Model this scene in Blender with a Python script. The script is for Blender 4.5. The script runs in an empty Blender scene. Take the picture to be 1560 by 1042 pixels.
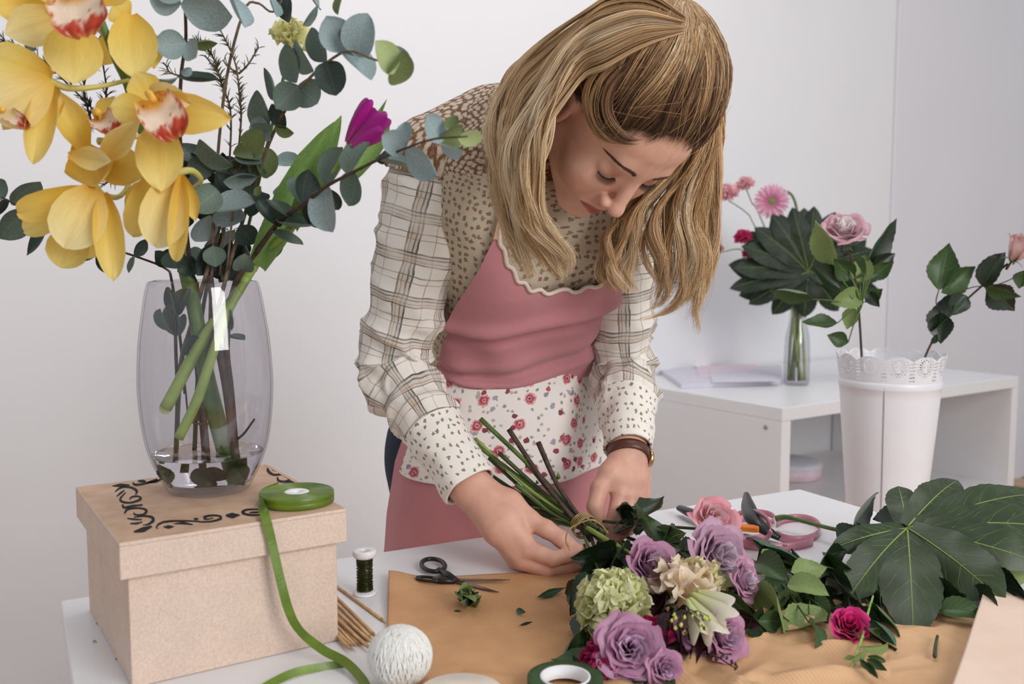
import bpy, math, random
import numpy as np
from mathutils import Vector, Matrix, Quaternion
import openvdb as vdb

random.seed(7)
rng = np.random.default_rng(7)
PI = math.pi
SC = bpy.context.scene
COL = SC.collection

# ---------------------------------------------------------------- camera, world, lights, exposure
CAM_Z = 1.19
FPX = 1450.0
PITCH = math.atan(131.0 / FPX)
cam_d = bpy.data.cameras.new('camera')
cam_d.lens = 36.0 * FPX / 1560.0
cam_d.sensor_width = 36.0
cam_d.clip_start = 0.05
cam_d.dof.use_dof = True
cam_d.dof.focus_distance = 1.33
cam_d.dof.aperture_fstop = 5.6
cam = bpy.data.objects.new('camera', cam_d)
COL.objects.link(cam)
cam.location = (0, 0, CAM_Z)
cam.rotation_euler = (PI / 2 - PITCH, 0, 0)
SC.camera = cam

world = bpy.data.worlds.new('world')
SC.world = world
world.use_nodes = True
bg = world.node_tree.nodes['Background']
bg.inputs[0].default_value = (0.93, 0.95, 1.0, 1)
bg.inputs[1].default_value = 0.52

def area(name, loc, target, sx, sy, power, color):
    d = bpy.data.lights.new(name, 'AREA')
    d.shape = 'RECTANGLE'; d.size = sx; d.size_y = sy; d.energy = power; d.color = color
    o = bpy.data.objects.new(name, d); COL.objects.link(o)
    o.location = loc
    o.rotation_euler = (Vector(target) - Vector(loc)).to_track_quat('-Z', 'Y').to_euler()
    return o
area('window_light', (2.3, -1.3, 2.3), (0.1, 1.7, 0.95), 1.7, 1.9, 84, (1.0, 0.985, 0.97))
area('ceiling_light', (0.5, 2.0, 3.3), (0.3, 2.2, 0.0), 1.6, 1.2, 20, (1.0, 0.99, 0.98))

SC.view_settings.view_transform = 'Standard'
SC.view_settings.look = 'None'
SC.view_settings.gamma = 1.0
SC.view_settings.use_curve_mapping = False
SC.view_settings.exposure = 0.0

# ---------------------------------------------------------------- helpers
CT, ST = math.cos(PITCH), math.sin(PITCH)
def P(px, py, Y):
    """world point seen at pixel px,py (1560x1042) at distance Y along the view axis on the ground plan"""
    u = (px - 780.0) / FPX; v = (py - 521.0) / FPX
    t = Y / (CT - v * ST)
    return Vector((u * t, Y, CAM_Z - t * (ST + v * CT)))
def PZ(px, py, z):
    u = (px - 780.0) / FPX; v = (py - 521.0) / FPX
    t = (CAM_Z - z) / (ST + v * CT)
    return Vector((u * t, t * (CT - v * ST), z))
TZ = 0.75   # work table top

def lin(c):
    return tuple(((x / 255.0) / 12.92 if x / 255.0 <= 0.04045 else ((x / 255.0 + 0.055) / 1.055) ** 2.4) for x in c)

def newmat(name):
    m = bpy.data.materials.new(name); m.use_nodes = True
    nt = m.node_tree
    b = nt.nodes['Principled BSDF']
    return m, nt, b
def N(nt, typ, **kw):
    n = nt.nodes.new(typ)
    for k, v in kw.items():
        if k.startswith('i_'):
            key = k[2:]
            n.inputs[int(key) if key.isdigit() else key].default_value = v
        else:
            setattr(n, k, v)
    return n
def ramp(nt, stops, interp='LINEAR'):
    r = nt.nodes.new('ShaderNodeValToRGB')
    e = r.color_ramp.elements
    r.color_ramp.interpolation = interp
    while len(e) < len(stops): e.new(0.5)
    for i, (p, c) in enumerate(stops):
        e[i].position = p; e[i].color = (*c, 1)
    return r
def mat(name, rgb, rough=0.6, var=0.12, scale=30.0, bump=0.0, bscale=None, metal=0.0, sss=0.0, spec=0.5, rgb2=None, trans=0.0, coat=0.0, coords='Object', sheen=0.0, stretch=None):
    """plain procedural material: two tones mixed by noise, optional bump"""
    m, nt, b = newmat(name)
    L = nt.links
    c1 = lin(rgb)
    c2 = lin(rgb2) if rgb2 else tuple(x * (1 - var) for x in c1)
    tc = N(nt, 'ShaderNodeTexCoord')
    mp = N(nt, 'ShaderNodeMapping')
    if stretch: mp.inputs['Scale'].default_value = stretch
    L.new(tc.outputs[coords], mp.inputs[0])
    no = N(nt, 'ShaderNodeTexNoise', i_Scale=scale, i_Detail=4.0)
    L.new(mp.outputs[0], no.inputs['Vector'])
    r = ramp(nt, [(0.35, c1), (0.68, c2)])
    L.new(no.outputs['Fac'], r.inputs[0])
    L.new(r.outputs[0], b.inputs['Base Color'])
    b.inputs['Roughness'].default_value = rough
    b.inputs['Metallic'].default_value = metal
    b.inputs['Specular IOR Level'].default_value = spec
    if coat: b.inputs['Coat Weight'].default_value = coat
    if sheen: b.inputs['Sheen Weight'].default_value = sheen
    if sss:
        b.inputs['Subsurface Weight'].default_value = sss
        b.inputs['Subsurface Radius'].default_value = (0.012, 0.006, 0.004)
        b.inputs['Subsurface Scale'].default_value = 0.4
    if bump:
        n2 = N(nt, 'ShaderNodeTexNoise', i_Scale=bscale or scale * 3, i_Detail=5.0)
        L.new(mp.outputs[0], n2.inputs['Vector'])
        bp = N(nt, 'ShaderNodeBump', i_Strength=bump, i_Distance=0.002)
        L.new(n2.outputs['Fac'], bp.inputs['Height'])
        L.new(bp.outputs[0], b.inputs['Normal'])
    if trans:
        # thin petals and leaves let some light through
        out = nt.nodes['Material Output']
        tl = N(nt, 'ShaderNodeBsdfTranslucent')
        L.new(r.outputs[0], tl.inputs[0])
        mx = N(nt, 'ShaderNodeMixShader', i_0=trans)
        L.new(b.outputs[0], mx.inputs[1]); L.new(tl.outputs[0], mx.inputs[2])
        L.new(mx.outputs[0], out.inputs['Surface'])
    return m

def mesh_data(name, v, f, mat=None, smooth=True, uv=None, col=None):
    me = bpy.data.meshes.new(name)
    v = np.asarray(v, dtype=np.float64).reshape(-1, 3)
    if isinstance(f, np.ndarray) and f.ndim == 2:
        n, k = f.shape
        me.vertices.add(len(v)); me.vertices.foreach_set('co', v.ravel())
        me.loops.add(n * k); me.loops.foreach_set('vertex_index', f.astype(np.int32).ravel())
        me.polygons.add(n)
        me.polygons.foreach_set('loop_start', np.arange(0, n * k, k, dtype=np.int32))
        me.update(calc_edges=True)
    else:
        me.from_pydata([tuple(x) for x in v], [], [tuple(int(i) for i in q) for q in f])
    if smooth:
        me.polygons.foreach_set('use_smooth', [True] * len(me.polygons))
    if uv is not None:
        uv = np.asarray(uv, dtype=np.float32)
        lay = me.uv_layers.new(name='UVMap')
        li = np.empty(len(me.loops), dtype=np.int32); me.loops.foreach_get('vertex_index', li)
        lay.data.foreach_set('uv', uv[li].ravel())
    if col is not None:
        ca = me.color_attributes.new(name='Col', type='FLOAT_COLOR', domain='POINT')
        c4 = np.ones((len(v), 4), dtype=np.float32); c4[:, :3] = col
        ca.data.foreach_set('color', c4.ravel())
    if mat:
        for mm in (mat if isinstance(mat, (list, tuple)) else [mat]): me.materials.append(mm)
    me.validate()
    return me
def link(name, me, parent=None, M=None):
    o = bpy.data.objects.new(name, me)
    COL.objects.link(o)
    if parent is not None: o.parent = parent
    if M is not None: o.matrix_local = M
    return o
def obj(name, geo, mat=None, parent=None, smooth=True, M=None, uv=None, col=None):
    v, f = geo[0], geo[1]
    if len(geo) > 2 and uv is None: uv = geo[2]
    return link(name, mesh_data(name, v, f, mat, smooth, uv, col), parent, M)
def tag(o, label=None, cat=None, group=None, kind=None):
    if label: o['label'] = label
    if cat: o['category'] = cat
    if group: o['group'] = group
    if kind: o['kind'] = kind
    return o
def empty(name, loc, label, cat, group=None, rz=0.0):
    o = bpy.data.objects.new(name, None); o.empty_display_size = 0.02
    COL.objects.link(o); o.location = loc; o.rotation_euler = (0, 0, rz)
    o['label'] = label; o['category'] = cat
    if group: o['group'] = group
    return o
def inv(o):
    """local matrix of world space under a top-level empty that has not been evaluated yet"""
    return (Matrix.Translation(o.location) @ o.rotation_euler.to_matrix().to_4x4()).inverted()
def child(name, geo, mat, parent, **kw):
    """geometry given in world coordinates, parented to top-level empty"""
    return obj(name, geo, mat, parent, M=inv(parent), **kw)

def V(a): return np.array(a, dtype=float)
def unit(a):
    a = np.asarray(a, float); return a / (np.linalg.norm(a) + 1e-12)
def spline(pts, n=24):
    """Catmull-Rom through pts"""
    p = np.array([tuple(q) for q in pts], float)
    if len(p) == 2: return p[0] + (p[1] - p[0]) * np.linspace(0, 1, n)[:, None]
    e = np.vstack([2 * p[0] - p[1], p, 2 * p[-1] - p[-2]])
    m = len(p) - 1
    t = np.linspace(0, m, n); i = np.minimum(t.astype(int), m - 1); u = (t - i)[:, None]
    a, b, c, d = e[i], e[i + 1], e[i + 2], e[i + 3]
    return 0.5 * (2 * b + (c - a) * u + (2 * a - 5 * b + 4 * c - d) * u ** 2 + (3 * b - a - 3 * c + d) * u ** 3)
def interp(vals, n):
    vals = np.asarray(vals, float)
    x = np.linspace(0, len(vals) - 1, n)
    if vals.ndim == 1: return np.interp(x, np.arange(len(vals)), vals)
    return np.stack([np.interp(x, np.arange(len(vals)), vals[:, k]) for k in range(vals.shape[1])], 1)
def frames(c, up=(0, 0, 1)):
    """parallel transport frames along a polyline"""
    t = np.gradient(c, axis=0); t /= np.linalg.norm(t, axis=1)[:, None] + 1e-12
    a = np.array(up, float)
    if abs(np.dot(a, t[0])) > 0.95: a = np.array([1.0, 0, 0])
    n = unit(a - np.dot(a, t[0]) * t[0]); ns = [n]
    for k in range(1, len(c)):
        n = ns[-1] - np.dot(ns[-1], t[k]) * t[k]; ns.append(unit(n))
    ns = np.array(ns); bs = np.cross(t, ns)
    return t, ns, bs
def tube(c, r, n=8, up=(0, 0, 1), cap=True, flat=1.0, close=False):
    c = np.asarray(c, float); m = len(c)
    r = np.broadcast_to(np.asarray(interp(r, m) if np.ndim(r) else r, float), (m,))
    t, ns, bs = frames(c, up)
    a = np.arange(n) * 2 * PI / n
    v = c[:, None] + r[:, None, None] * (np.cos(a)[None, :, None] * ns[:, None] * flat + np.sin(a)[None, :, None] * bs[:, None])
    v = v.reshape(-1, 3)
    i, j = np.meshgrid(np.arange(m - 1), np.arange(n), indexing='ij')
    f = np.stack([i * n + j, i * n + (j + 1) % n, (i + 1) * n + (j + 1) % n, (i + 1) * n + j], -1).reshape(-1, 4)
    f = [tuple(x) for x in f]
    if cap:
        f.append(tuple(range(n - 1, -1, -1))); f.append(tuple((m - 1) * n + k for k in range(n)))
    return v, f
def join(*gs):
    vs, fs, o = [], [], 0
    for g in gs:
        v = np.asarray(g[0], float).reshape(-1, 3)
        vs.append(v); fs += [tuple(int(i) + o for i in q) for q in g[1]]; o += len(v)
    return np.vstack(vs), fs
def xf(g, M):
    v = np.asarray(g[0], float); M = np.array(M)
    return (v @ M[:3, :3].T + M[:3, 3], *g[1:])
def lathe(prof, n=48, M=None):
    p = np.array(prof, float); m = len(p); a = np.arange(n) * 2 * PI / n
    v = np.stack([p[:, 0][:, None] * np.cos(a), p[:, 0][:, None] * np.sin(a), np.repeat(p[:, 1][:, None], n, 1)], -1).reshape(-1, 3)
    i, j = np.meshgrid(np.arange(m - 1), np.arange(n), indexing='ij')
    f = np.stack([i * n + j, i * n + (j + 1) % n, (i + 1) * n + (j + 1) % n, (i + 1) * n + j], -1).reshape(-1, 4)
    g = (v, [tuple(x) for x in f])
    return xf(g, M) if M is not None else g
def box(x0, x1, y0, y1, z0, z1, b=0.0):
    """box with small chamfer on vertical and horizontal edges"""
    if b <= 0:
        v = [(x, y, z) for z in (z0, z1) for x, y in ((x0, y0), (x1, y0), (x1, y1), (x0, y1))]
        return np.array(v, float), [(3, 2, 1, 0), (4, 5, 6, 7), (0, 1, 5, 4), (1, 2, 6, 5), (2, 3, 7, 6), (3, 0, 4, 7)]
    def ring(i, z):
        return [(x0 + i + b, y0 + i, z), (x1 - i - b, y0 + i, z), (x1 - i, y0 + i + b, z), (x1 - i, y1 - i - b, z),
                (x1 - i - b, y1 - i, z), (x0 + i + b, y1 - i, z), (x0 + i, y1 - i - b, z), (x0 + i, y0 + i + b, z)]
    v = ring(b, z0) + ring(0, z0 + b) + ring(0, z1 - b) + ring(b, z1)
    f = [tuple(range(7, -1, -1)), tuple(range(24, 32))]
    for k in range(3):
        for j in range(8): f.append((k * 8 + j, k * 8 + (j + 1) % 8, k * 8 + 8 + (j + 1) % 8, k * 8 + 8 + j))
    return np.array(v, float), f
def grid_faces(nu, nv, wrap=False):
    i, j = np.meshgrid(np.arange(nu - 1), np.arange(nv if wrap else nv - 1), indexing='ij')
    return np.stack([i * nv + j, i * nv + (j + 1) % nv, (i + 1) * nv + (j + 1) % nv, (i + 1) * nv + j], -1).reshape(-1, 4)
def frameM(o, x, y, z):
    M = np.eye(4); M[:3, 0] = x; M[:3, 1] = y; M[:3, 2] = z; M[:3, 3] = tuple(o)
    return Matrix(M.tolist())
def aim(o, d, nrm, s=1.0, sw=None):
    """local +Y along d, local +Z near nrm, scaled"""
    y = unit(tuple(d)); z = np.asarray(tuple(nrm), float); z = z - np.dot(z, y) * y
    if np.linalg.norm(z) < 1e-4: z = np.array([0.31, 0.2, 0.9]); z = z - np.dot(z, y) * y
    z = unit(z); x = np.cross(y, z)
    return frameM(o, x * (sw or s), y * s, z * s)
_K = [(rng.normal(size=3), rng.uniform(0, 6.28)) for _ in range(12)]
def sn(p, scale=1.0, seed=0):
    """cheap smooth noise on an array of points, about -1..1"""
    p = np.asarray(p, float) * scale; s = 0
    for k in range(6):
        d, ph = _K[(k + seed * 5) % 12]
        s = s + np.sin(p @ d * (1 + 0.5 * k) + ph * (1 + seed) + 1.3 * np.sin(p @ _K[(k + 3 + seed) % 12][0]))
    return s / 3.2

class SDF:
    def __init__(s, lo, hi, h):
        s.h = h; s.lo = np.array(lo, float); n = np.ceil((np.array(hi, float) - s.lo) / h).astype(int) + 1
        s.n = n; s.a = np.full(tuple(n), 1.0, dtype=np.float32)
    def _sub(s, lo, hi):
        i0 = np.clip(np.floor((lo - s.lo) / s.h).astype(int), 0, s.n); i1 = np.clip(np.ceil((hi - s.lo) / s.h).astype(int) + 1, 0, s.n)
        if (i1 <= i0).any(): return None
        ax = [s.lo[k] + s.h * np.arange(i0[k], i1[k]) for k in range(3)]
        g = np.stack(np.meshgrid(*ax, indexing='ij'), -1)
        return (slice(i0[0], i1[0]), slice(i0[1], i1[1]), slice(i0[2], i1[2])), g
    def _mix(s, sl, d, k, sub):
        a = s.a[sl]
        if sub:
            h = np.clip(0.5 - 0.5 * (a + d) / k, 0, 1); s.a[sl] = a * (1 - h) - d * h + k * h * (1 - h)
        else:
            h = np.clip(0.5 + 0.5 * (a - d) / k, 0, 1); s.a[sl] = a * (1 - h) + d * h - k * h * (1 - h)
    def cap(s, p, q, r1, r2=None, k=0.01, sub=False):
        p = np.array(tuple(p), float); q = np.array(tuple(q), float); r2 = r1 if r2 is None else r2
        m = max(r1, r2) + k * 1.5 + 3 * s.h
        sg = s._sub(np.minimum(p, q) - m, np.maximum(p, q) + m)
        if sg is None: return
        sl, g = sg; e = q - p; L = e @ e + 1e-12
        t = np.clip(((g - p) @ e) / L, 0, 1)
        d = np.linalg.norm(g - p - t[..., None] * e, axis=-1) - (r1 + (r2 - r1) * t)
        s._mix(sl, d, k, sub)
    def ell(s, c, r, R=None, k=0.01, sub=False):
        c = np.array(tuple(c), float); r = np.array(r, float); m = r.max() + k * 1.5 + 3 * s.h
        sg = s._sub(c - m, c + m)
        if sg is None: return
        sl, g = sg; q = g - c
        if R is not None: q = q @ np.asarray(R)
        k0 = np.linalg.norm(q / r, axis=-1); k1 = np.linalg.norm(q / (r * r), axis=-1) + 1e-9
        s._mix(sl, k0 * (k0 - 1) / k1, k, sub)
    def mesh(s):
        # coordinates start one cell in, so the grid border stays outside
        g = vdb.FloatGrid(1.0); g.copyFromArray(s.a.astype(np.float64))
        pts, quads = g.convertToQuads(isovalue=0.0) if False else g.convertToPolygons(isovalue=0.0, adaptivity=0.0)[0::2] if False else g.convertToQuads(0.0)
        v = s.lo + np.asarray(pts, float) * s.h; f = np.asarray(quads, int)
        a, b, c = v[f[:, 0]], v[f[:, 1]], v[f[:, 2]]
        if np.einsum('ij,ij->i', a, np.cross(b, c)).sum() * 1.0 < 0: f = f[:, ::-1]
        # smooth the lattice steps a little
        return v, f
def smooth_mesh(v, f, it=2, lam=0.5):
    e = np.vstack([f[:, [0, 1]], f[:, [1, 2]], f[:, [2, 3]], f[:, [3, 0]]])
    e = np.vstack([e, e[:, ::-1]])
    cnt = np.bincount(e[:, 0], minlength=len(v))[:, None]
    for _ in range(it):
        s = np.stack([np.bincount(e[:, 0], weights=v[e[:, 1], k], minlength=len(v)) for k in range(3)], 1)
        v = v * (1 - lam) + lam * s / np.maximum(cnt, 1)
    return v
# ---------------------------------------------------------------- setting
M_wall = mat('wall_paint', (237, 236, 239), 0.85, var=0.02, scale=2.0, bump=0.05, bscale=220)
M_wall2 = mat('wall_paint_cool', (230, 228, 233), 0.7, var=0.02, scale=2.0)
M_white = mat('white_lacquer', (232, 231, 233), 0.35, var=0.02, scale=6.0)
M_white_m = mat('white_matt', (235, 234, 235), 0.55, var=0.02, scale=8.0)
def floor_mat():
    m, nt, b = newmat('oak_laminate'); L = nt.links
    tc = N(nt, 'ShaderNodeTexCoord'); mp = N(nt, 'ShaderNodeMapping'); mp.inputs['Scale'].default_value = (14, 1.2, 1)
    L.new(tc.outputs['Object'], mp.inputs[0])
    no = N(nt, 'ShaderNodeTexNoise', i_Scale=3.0, i_Detail=8.0); L.new(mp.outputs[0], no.inputs['Vector'])
    r = ramp(nt, [(0.3, lin((176, 140, 108))), (0.7, lin((206, 176, 144)))]); L.new(no.outputs['Fac'], r.inputs[0])
    L.new(r.outputs[0], b.inputs['Base Color']); b.inputs['Roughness'].default_value = 0.5
    return m
# the wall runs parallel to the desk and the table
C1 = PZ(1192, 622, 0.745); C2 = PZ(1548, 574, 0.745)
dX = unit((C2.x - C1.x, C2.y - C1.y, 0)); dY = np.array([-dX[1], dX[0], 0])   # dY: away from the camera
DL = (C2 - C1).length + 0.02; DD = 0.78; BT = 0.040
W0 = V((C1.x, C1.y, 0)) + dY * (DD + 0.015)
MW = frameM(tuple(W0), dX, dY, (0, 0, 1))
# seam between the two wall planes where the picture shows it
_r = P(1357, 300, 3.0) - Vector((0, 0, CAM_Z)); _r = np.array([_r.x, _r.y]); _n = dY[:2]
_t = np.dot(W0[:2], _n) / np.dot(_r, _n); SU = float(np.dot(_r * _t - W0[:2], dX[:2]))
fl = obj('floor', xf(box(-4.2, 3.4, -5.0, 0.1, -0.06, -0.012), MW), mat('screed', (150, 130, 110), 0.9), smooth=False); tag(fl, kind='structure')
M_floor = floor_mat()
pm = mesh_data('floor_plank', *box(-0.0985, 0.0985, -0.6, 0.6, -0.012, 0.0, 0.0015), M_floor, smooth=False)
for i in range(36):
    for j in range(4):
        y = -0.6 - 1.2 * j - (0.6 if i % 2 else 0.0)
        p = link('floor_plank', pm, fl, MW @ Matrix.Translation((-4.0 + 0.2 * i, y, 0)))
wb = obj('wall_back', xf(box(-4.2, SU - 0.004, 0, 0.12, 0, 3.0), MW), M_wall, smooth=False); tag(wb, kind='structure')
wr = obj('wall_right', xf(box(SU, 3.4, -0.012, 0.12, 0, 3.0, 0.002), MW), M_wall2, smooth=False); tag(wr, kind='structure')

# ---------------------------------------------------------------- work table
A = PZ(93, 915, TZ); B = PZ(1218, 745, TZ)
eX = unit((B.x - A.x, B.y - A.y, 0)); eY = np.array([eX[1], -eX[0], 0.0])   # eY points to the camera side
TW = (B - A).length; TD = 0.80
table = empty('work_table', (A.x, A.y, 0), 'white work table that the florist leans over, covered with flowers and paper', 'table')
Mt = inv(table)
def tbl(u, v, z):  # table coordinates: u along back edge, v toward the camera
    return V((A.x, A.y, z)) + eX * u + eY * v
MT = frameM((A.x, A.y, 0), eX, -eY, (0, 0, 1))
def tb(x0, x1, y0, y1, z0, z1, b=0.002): return xf(box(x0, x1, y0, y1, z0, z1, b), MT)
child('table_top', tb(0, TW, -TD, 0, TZ - 0.034, TZ, 0.0015), M_white, table, smooth=False)
for (u0, v0) in ((0.02, -0.08), (TW - 0.08, -0.08), (0.02, -TD + 0.02), (TW - 0.08, -TD + 0.02)):
    child('leg', tb(u0, u0 + 0.055, v0, v0 + 0.055, 0, TZ - 0.0345), M_white, table, smooth=False)

# ---------------------------------------------------------------- shelving desk behind
desk = empty('shelf_desk', (C1.x, C1.y, 0), 'white open shelf desk standing against the wall behind the florist', 'desk')
MD = frameM((C1.x, C1.y, 0), dX, dY, (0, 0, 1))
def db(x0, x1, y0, y1, z0, z1): return xf(box(x0, x1, y0, y1, z0, z1, 0.0015), MD)
child('desk_top', db(0, DL, 0, DD, 0.745 - BT, 0.745), M_white, desk, smooth=False)
child('side_panel', db(0, BT, 0, DD, 0, 0.745 - BT - .0005), M_white, desk, smooth=False)
child('side_panel', db(DL - BT, DL, 0, DD, 0, 0.745 - BT - .0005), M_white, desk, smooth=False)
child('shelf', db(BT + .0005, DL - BT - .0005, 0.02, DD, 0.31, 0.34), M_white, desk, smooth=False)
M_dot = mat('cam_cover', (150, 150, 154), 0.5)
sc = xf(lathe([(0, 0), (0.006, 0), (0.007, 0.001), (0.007, 0.002), (0, 0.002)], 16), MD @ Matrix.Translation((-0.0005, 0.06, 0.68)) @ Matrix.Rotation(-PI / 2, 4, 'Y'))
child('screw_cover', sc, M_dot, desk)
def dpt(u, v, z): return V((C1.x, C1.y, z)) + dX * u + dY * v
# papers and folder lying over the left end of the desk top
M_paper = mat('paper_lilac', (214, 210, 222), 0.7, var=0.03)
M_paperp = mat('paper_pink', (226, 208, 218), 0.7, var=0.03)
def slab(corners, z0, z1):
    c = [tuple(q) for q in corners]; n = len(c)
    v = [(x, y, z0) for x, y in c] + [(x, y, z1) for x, y in c]
    f = [tuple(range(n - 1, -1, -1)), tuple(range(n, 2 * n))] + [(k, (k + 1) % n, n + (k + 1) % n, n + k) for k in range(n)]
    return np.array(v, float), f
def onplane(pxs, z): return [PZ(x, y, z)[:2] for x, y in pxs]
z = 0.7455
fo = slab(onplane([(1006, 563), (1038, 585), (1192, 578), (1190, 556)], z + 0.016), z, z + 0.016)
tag(obj('folder', fo, M_paper, smooth=False), 'flat lilac folder lying over the end of the shelf desk', 'folder')
for k, (a, mm) in enumerate((((1060, 566), M_paperp), ((1080, 574), M_paper))):
    x, y = a
    g = slab(onplane([(x, y - 10), (x + 5, y + 8), (x + 106, y + 6), (x + 92, y - 12)], z + 0.02), z + 0.0165 + k * .0015, z + 0.0178 + k * .0015)
    tag(obj('paper_sheet', g, mm, smooth=False), ['pinkish paper sheet lying on the lilac folder', 'pale lilac paper sheet topmost on the folder'][k], 'paper')
# pink round box on the inner shelf
pb = PZ(1212, 738, 0.341)
t = empty('round_box', (pb.x + .02, pb.y + 0.13, 0.341), 'round pink box with a pale lid on the shelf under the desk', 'box')
obj('box_wall', lathe([(0, 0), (0.105, 0), (0.112, 0.004), (0.115, 0.05), (0.11, 0.052), (0.0, 0.052)], 40), mat('pink_card', (232, 205, 214), 0.6), t)
obj('lid', lathe([(0.116, 0.045), (0.118, 0.05), (0.116, 0.058), (0.10, 0.066), (0.0, 0.07)], 40), mat('lid_card', (214, 214, 226), 0.6), t)
# stool that carries the lace pot
M_oak = mat('light_wood', (206, 170, 132), 0.5, rgb2=(188, 148, 110), scale=8, stretch=(1, 12, 1))
st = empty('stool', (0.90, 2.03, 0), 'light wooden stool behind the table corner under the lace pot', 'stool')
SH = 0.63
obj('seat', box(-0.17, 0.17, -0.115, 0.115, SH - 0.03, SH, 0.004), M_oak, st, smooth=False)
for sx in (-1, 1):
    for sy in (-1, 1):
        obj('leg', tube([(sx * .15, sy * .10, 0.0), (sx * .135, sy * .085, SH - .031)], [.015, .018], 10), M_oak, st)

# ---------------------------------------------------------------- lace pot
pot_c = P(1348, 790, 1.99); POTX = pot_c.x; POTY = 1.99
pot = empty('lace_flowerpot', (POTX, POTY, SH), 'tall white metal pot with a punched lace rim on the stool', 'flowerpot')
M_pot = mat('pot_enamel', (236, 235, 240), 0.35, var=0.02, coat=0.2)
hp = P(1348, 583, POTY).z - SH  # height of ridge
rt = 0.106
def potr(z): return 0.076 + (rt - 0.076) * (z / (hp + 0.06)) ** 0.9
prof = [(0, 0.002), (0.070, 0.002), (0.074, 0.0), (0.0775, 0.004)]
for k in range(1, 12): prof.append((potr(hp * k / 12), hp * k / 12))
prof += [(potr(hp) , hp - 0.006), (potr(hp) + 0.0028, hp - 0.003), (potr(hp) + .0005, hp), (potr(hp) + 0.0028, hp + 0.004), (potr(hp) + .0003, hp + 0.007), (potr(hp), hp + 0.010)]
inner = [(r - 0.0022, max(zz, 0.006)) for r, zz in prof[::-1][:-3]] + [(0, 0.006)]
obj('pot_body', lathe(prof + inner, 96), M_pot, pot)
sv = [(-(potr(hp * k / 10) + 0.0008), 0, hp * k / 10) for k in range(0, 11)]
seam = xf(tube(np.array(sv), 0.0011, 6), Matrix.Rotation(math.radians(63), 4, 'Z'))
obj('seam', seam, mat('seam_grey', (170, 168, 180), 0.5), pot)
# lace band: scalloped ring with punched holes
def lace():
    ns = 12; lace_h = 0.055; nx, nz = 30, 34
    cols, rows = ns * nx, nz
    a = np.arange(cols) * 2 * PI / cols
    zz = np.linspace(0, 1, rows + 1)
    top = 0.80 + 0.20 * np.abs(np.sin(ns * a / 2)) ** 0.8
    v = []
    for s in (0, -1):
        for zq in zz:
            h = lace_h * zq
            hh = h * top
            r = potr(hp) + (rt + .003 - potr(hp)) * (hh / lace_h) + s * 0.0012
            v.append(np.stack([r * np.cos(a), r * np.sin(a), hp + 0.010 + hh], -1))
    v = np.array(v).reshape(-1, 3)
    f = []
    W = (rt * 2 * PI) / cols
    for i in range(rows):
        for j in range(cols):
            # flower coordinates inside the scallop
            x = ((j % nx) + 0.5 - nx / 2) * W
            y = (zz[i] + 0.5 / rows) * lace_h * top[j] - 0.034
            r = math.hypot(x, y); th = math.atan2(y, x)
            hole = False
            if 0.008 < r < 0.0155 and math.cos(th * 16) > 0.35: hole = True
            if 0.0178 < r < 0.0205 and math.cos(th * 22) > 0.5: hole = True
            if 0.0028 < r < 0.005 and math.cos(th * 6) > 0.0: hole = True
            if abs(x) > 0.0225 and math.cos(y * 900) > 0.4 and y < 0.012: hole = True
            if hole: continue
            j2 = (j + 1) % cols; o = (rows + 1) * cols
            f.append((i * cols + j, i * cols + j2, (i + 1) * cols + j2, (i + 1) * cols + j))
            f.append((o + i * cols + j, o + (i + 1) * cols + j, o + (i + 1) * cols + j2, o + i * cols + j2))
    o = (rows + 1) * cols
    for j in range(cols):
        j2 = (j + 1) % cols
        f.append((rows * cols + j, rows * cols + j2, o + rows * cols + j2, o + rows * cols + j))
    return v, f
obj('lace_rim', xf(lace(), Matrix.Rotation(-PI / 2 + 0.03, 4, 'Z')), M_pot, pot, smooth=False)

# ---------------------------------------------------------------- cardboard gift box
LZ = 0.9055
q = [PZ(181, 828, LZ), PZ(528, 775, LZ), PZ(445, 700, LZ), PZ(147, 738, LZ)]
bx_o = V(q[0]); bxX = unit(V(q[1]) - bx_o); bxX[2] = 0; bxX = unit(bxX); bxY = np.array([-bxX[1], bxX[0], 0])
BW = (q[1] - q[0]).length; BD = float(np.dot(V(q[3]) - bx_o, bxY))
MB = frameM((bx_o[0], bx_o[1], 0), bxX, bxY, (0, 0, 1))
def mdf():
    m, nt, b = newmat('mdf_board'); L = nt.links
    tc = N(nt, 'ShaderNodeTexCoord')
    n1 = N(nt, 'ShaderNodeTexNoise', i_Scale=350.0, i_Detail=3.0); n2 = N(nt, 'ShaderNodeTexNoise', i_Scale=25.0, i_Detail=4.0)
    L.new(tc.outputs['Object'], n1.inputs['Vector']); L.new(tc.outputs['Object'], n2.inputs['Vector'])
    r1 = ramp(nt, [(0.3, lin((212, 186, 168))), (0.65, lin((226, 203, 186)))]); L.new(n1.outputs['Fac'], r1.inputs[0])
    r2 = ramp(nt, [(0.3, (0.93, 0.93, 0.93)), (0.7, (1, 1, 1))]); L.new(n2.outputs['Fac'], r2.inputs[0])
    mx = N(nt, 'ShaderNodeMix', data_type='RGBA', blend_type='MULTIPLY', i_0=1.0)
    L.new(r1.outputs[0], mx.inputs[6]); L.new(r2.outputs[0], mx.inputs[7]); L.new(mx.outputs[2], b.inputs['Base Color'])
    b.inputs['Roughness'].default_value = 0.8
    return m
M_mdf = mdf(); M_dark = mat('cutout_shade', (20, 16, 14), 0.9)
M_mdf_shaded = mat('mdf_lid_top_shaded', (205, 172, 146), 0.75, rgb2=(190, 154, 126), scale=40)  # darker copy of the board: shade on the lid top put into its colour
gift = empty('gift_box', (bx_o[0], bx_o[1], TZ), 'pale brown fibreboard box with a cut out scroll border in its lid', 'box')
LH = 0.038; ins = 0.009
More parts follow.
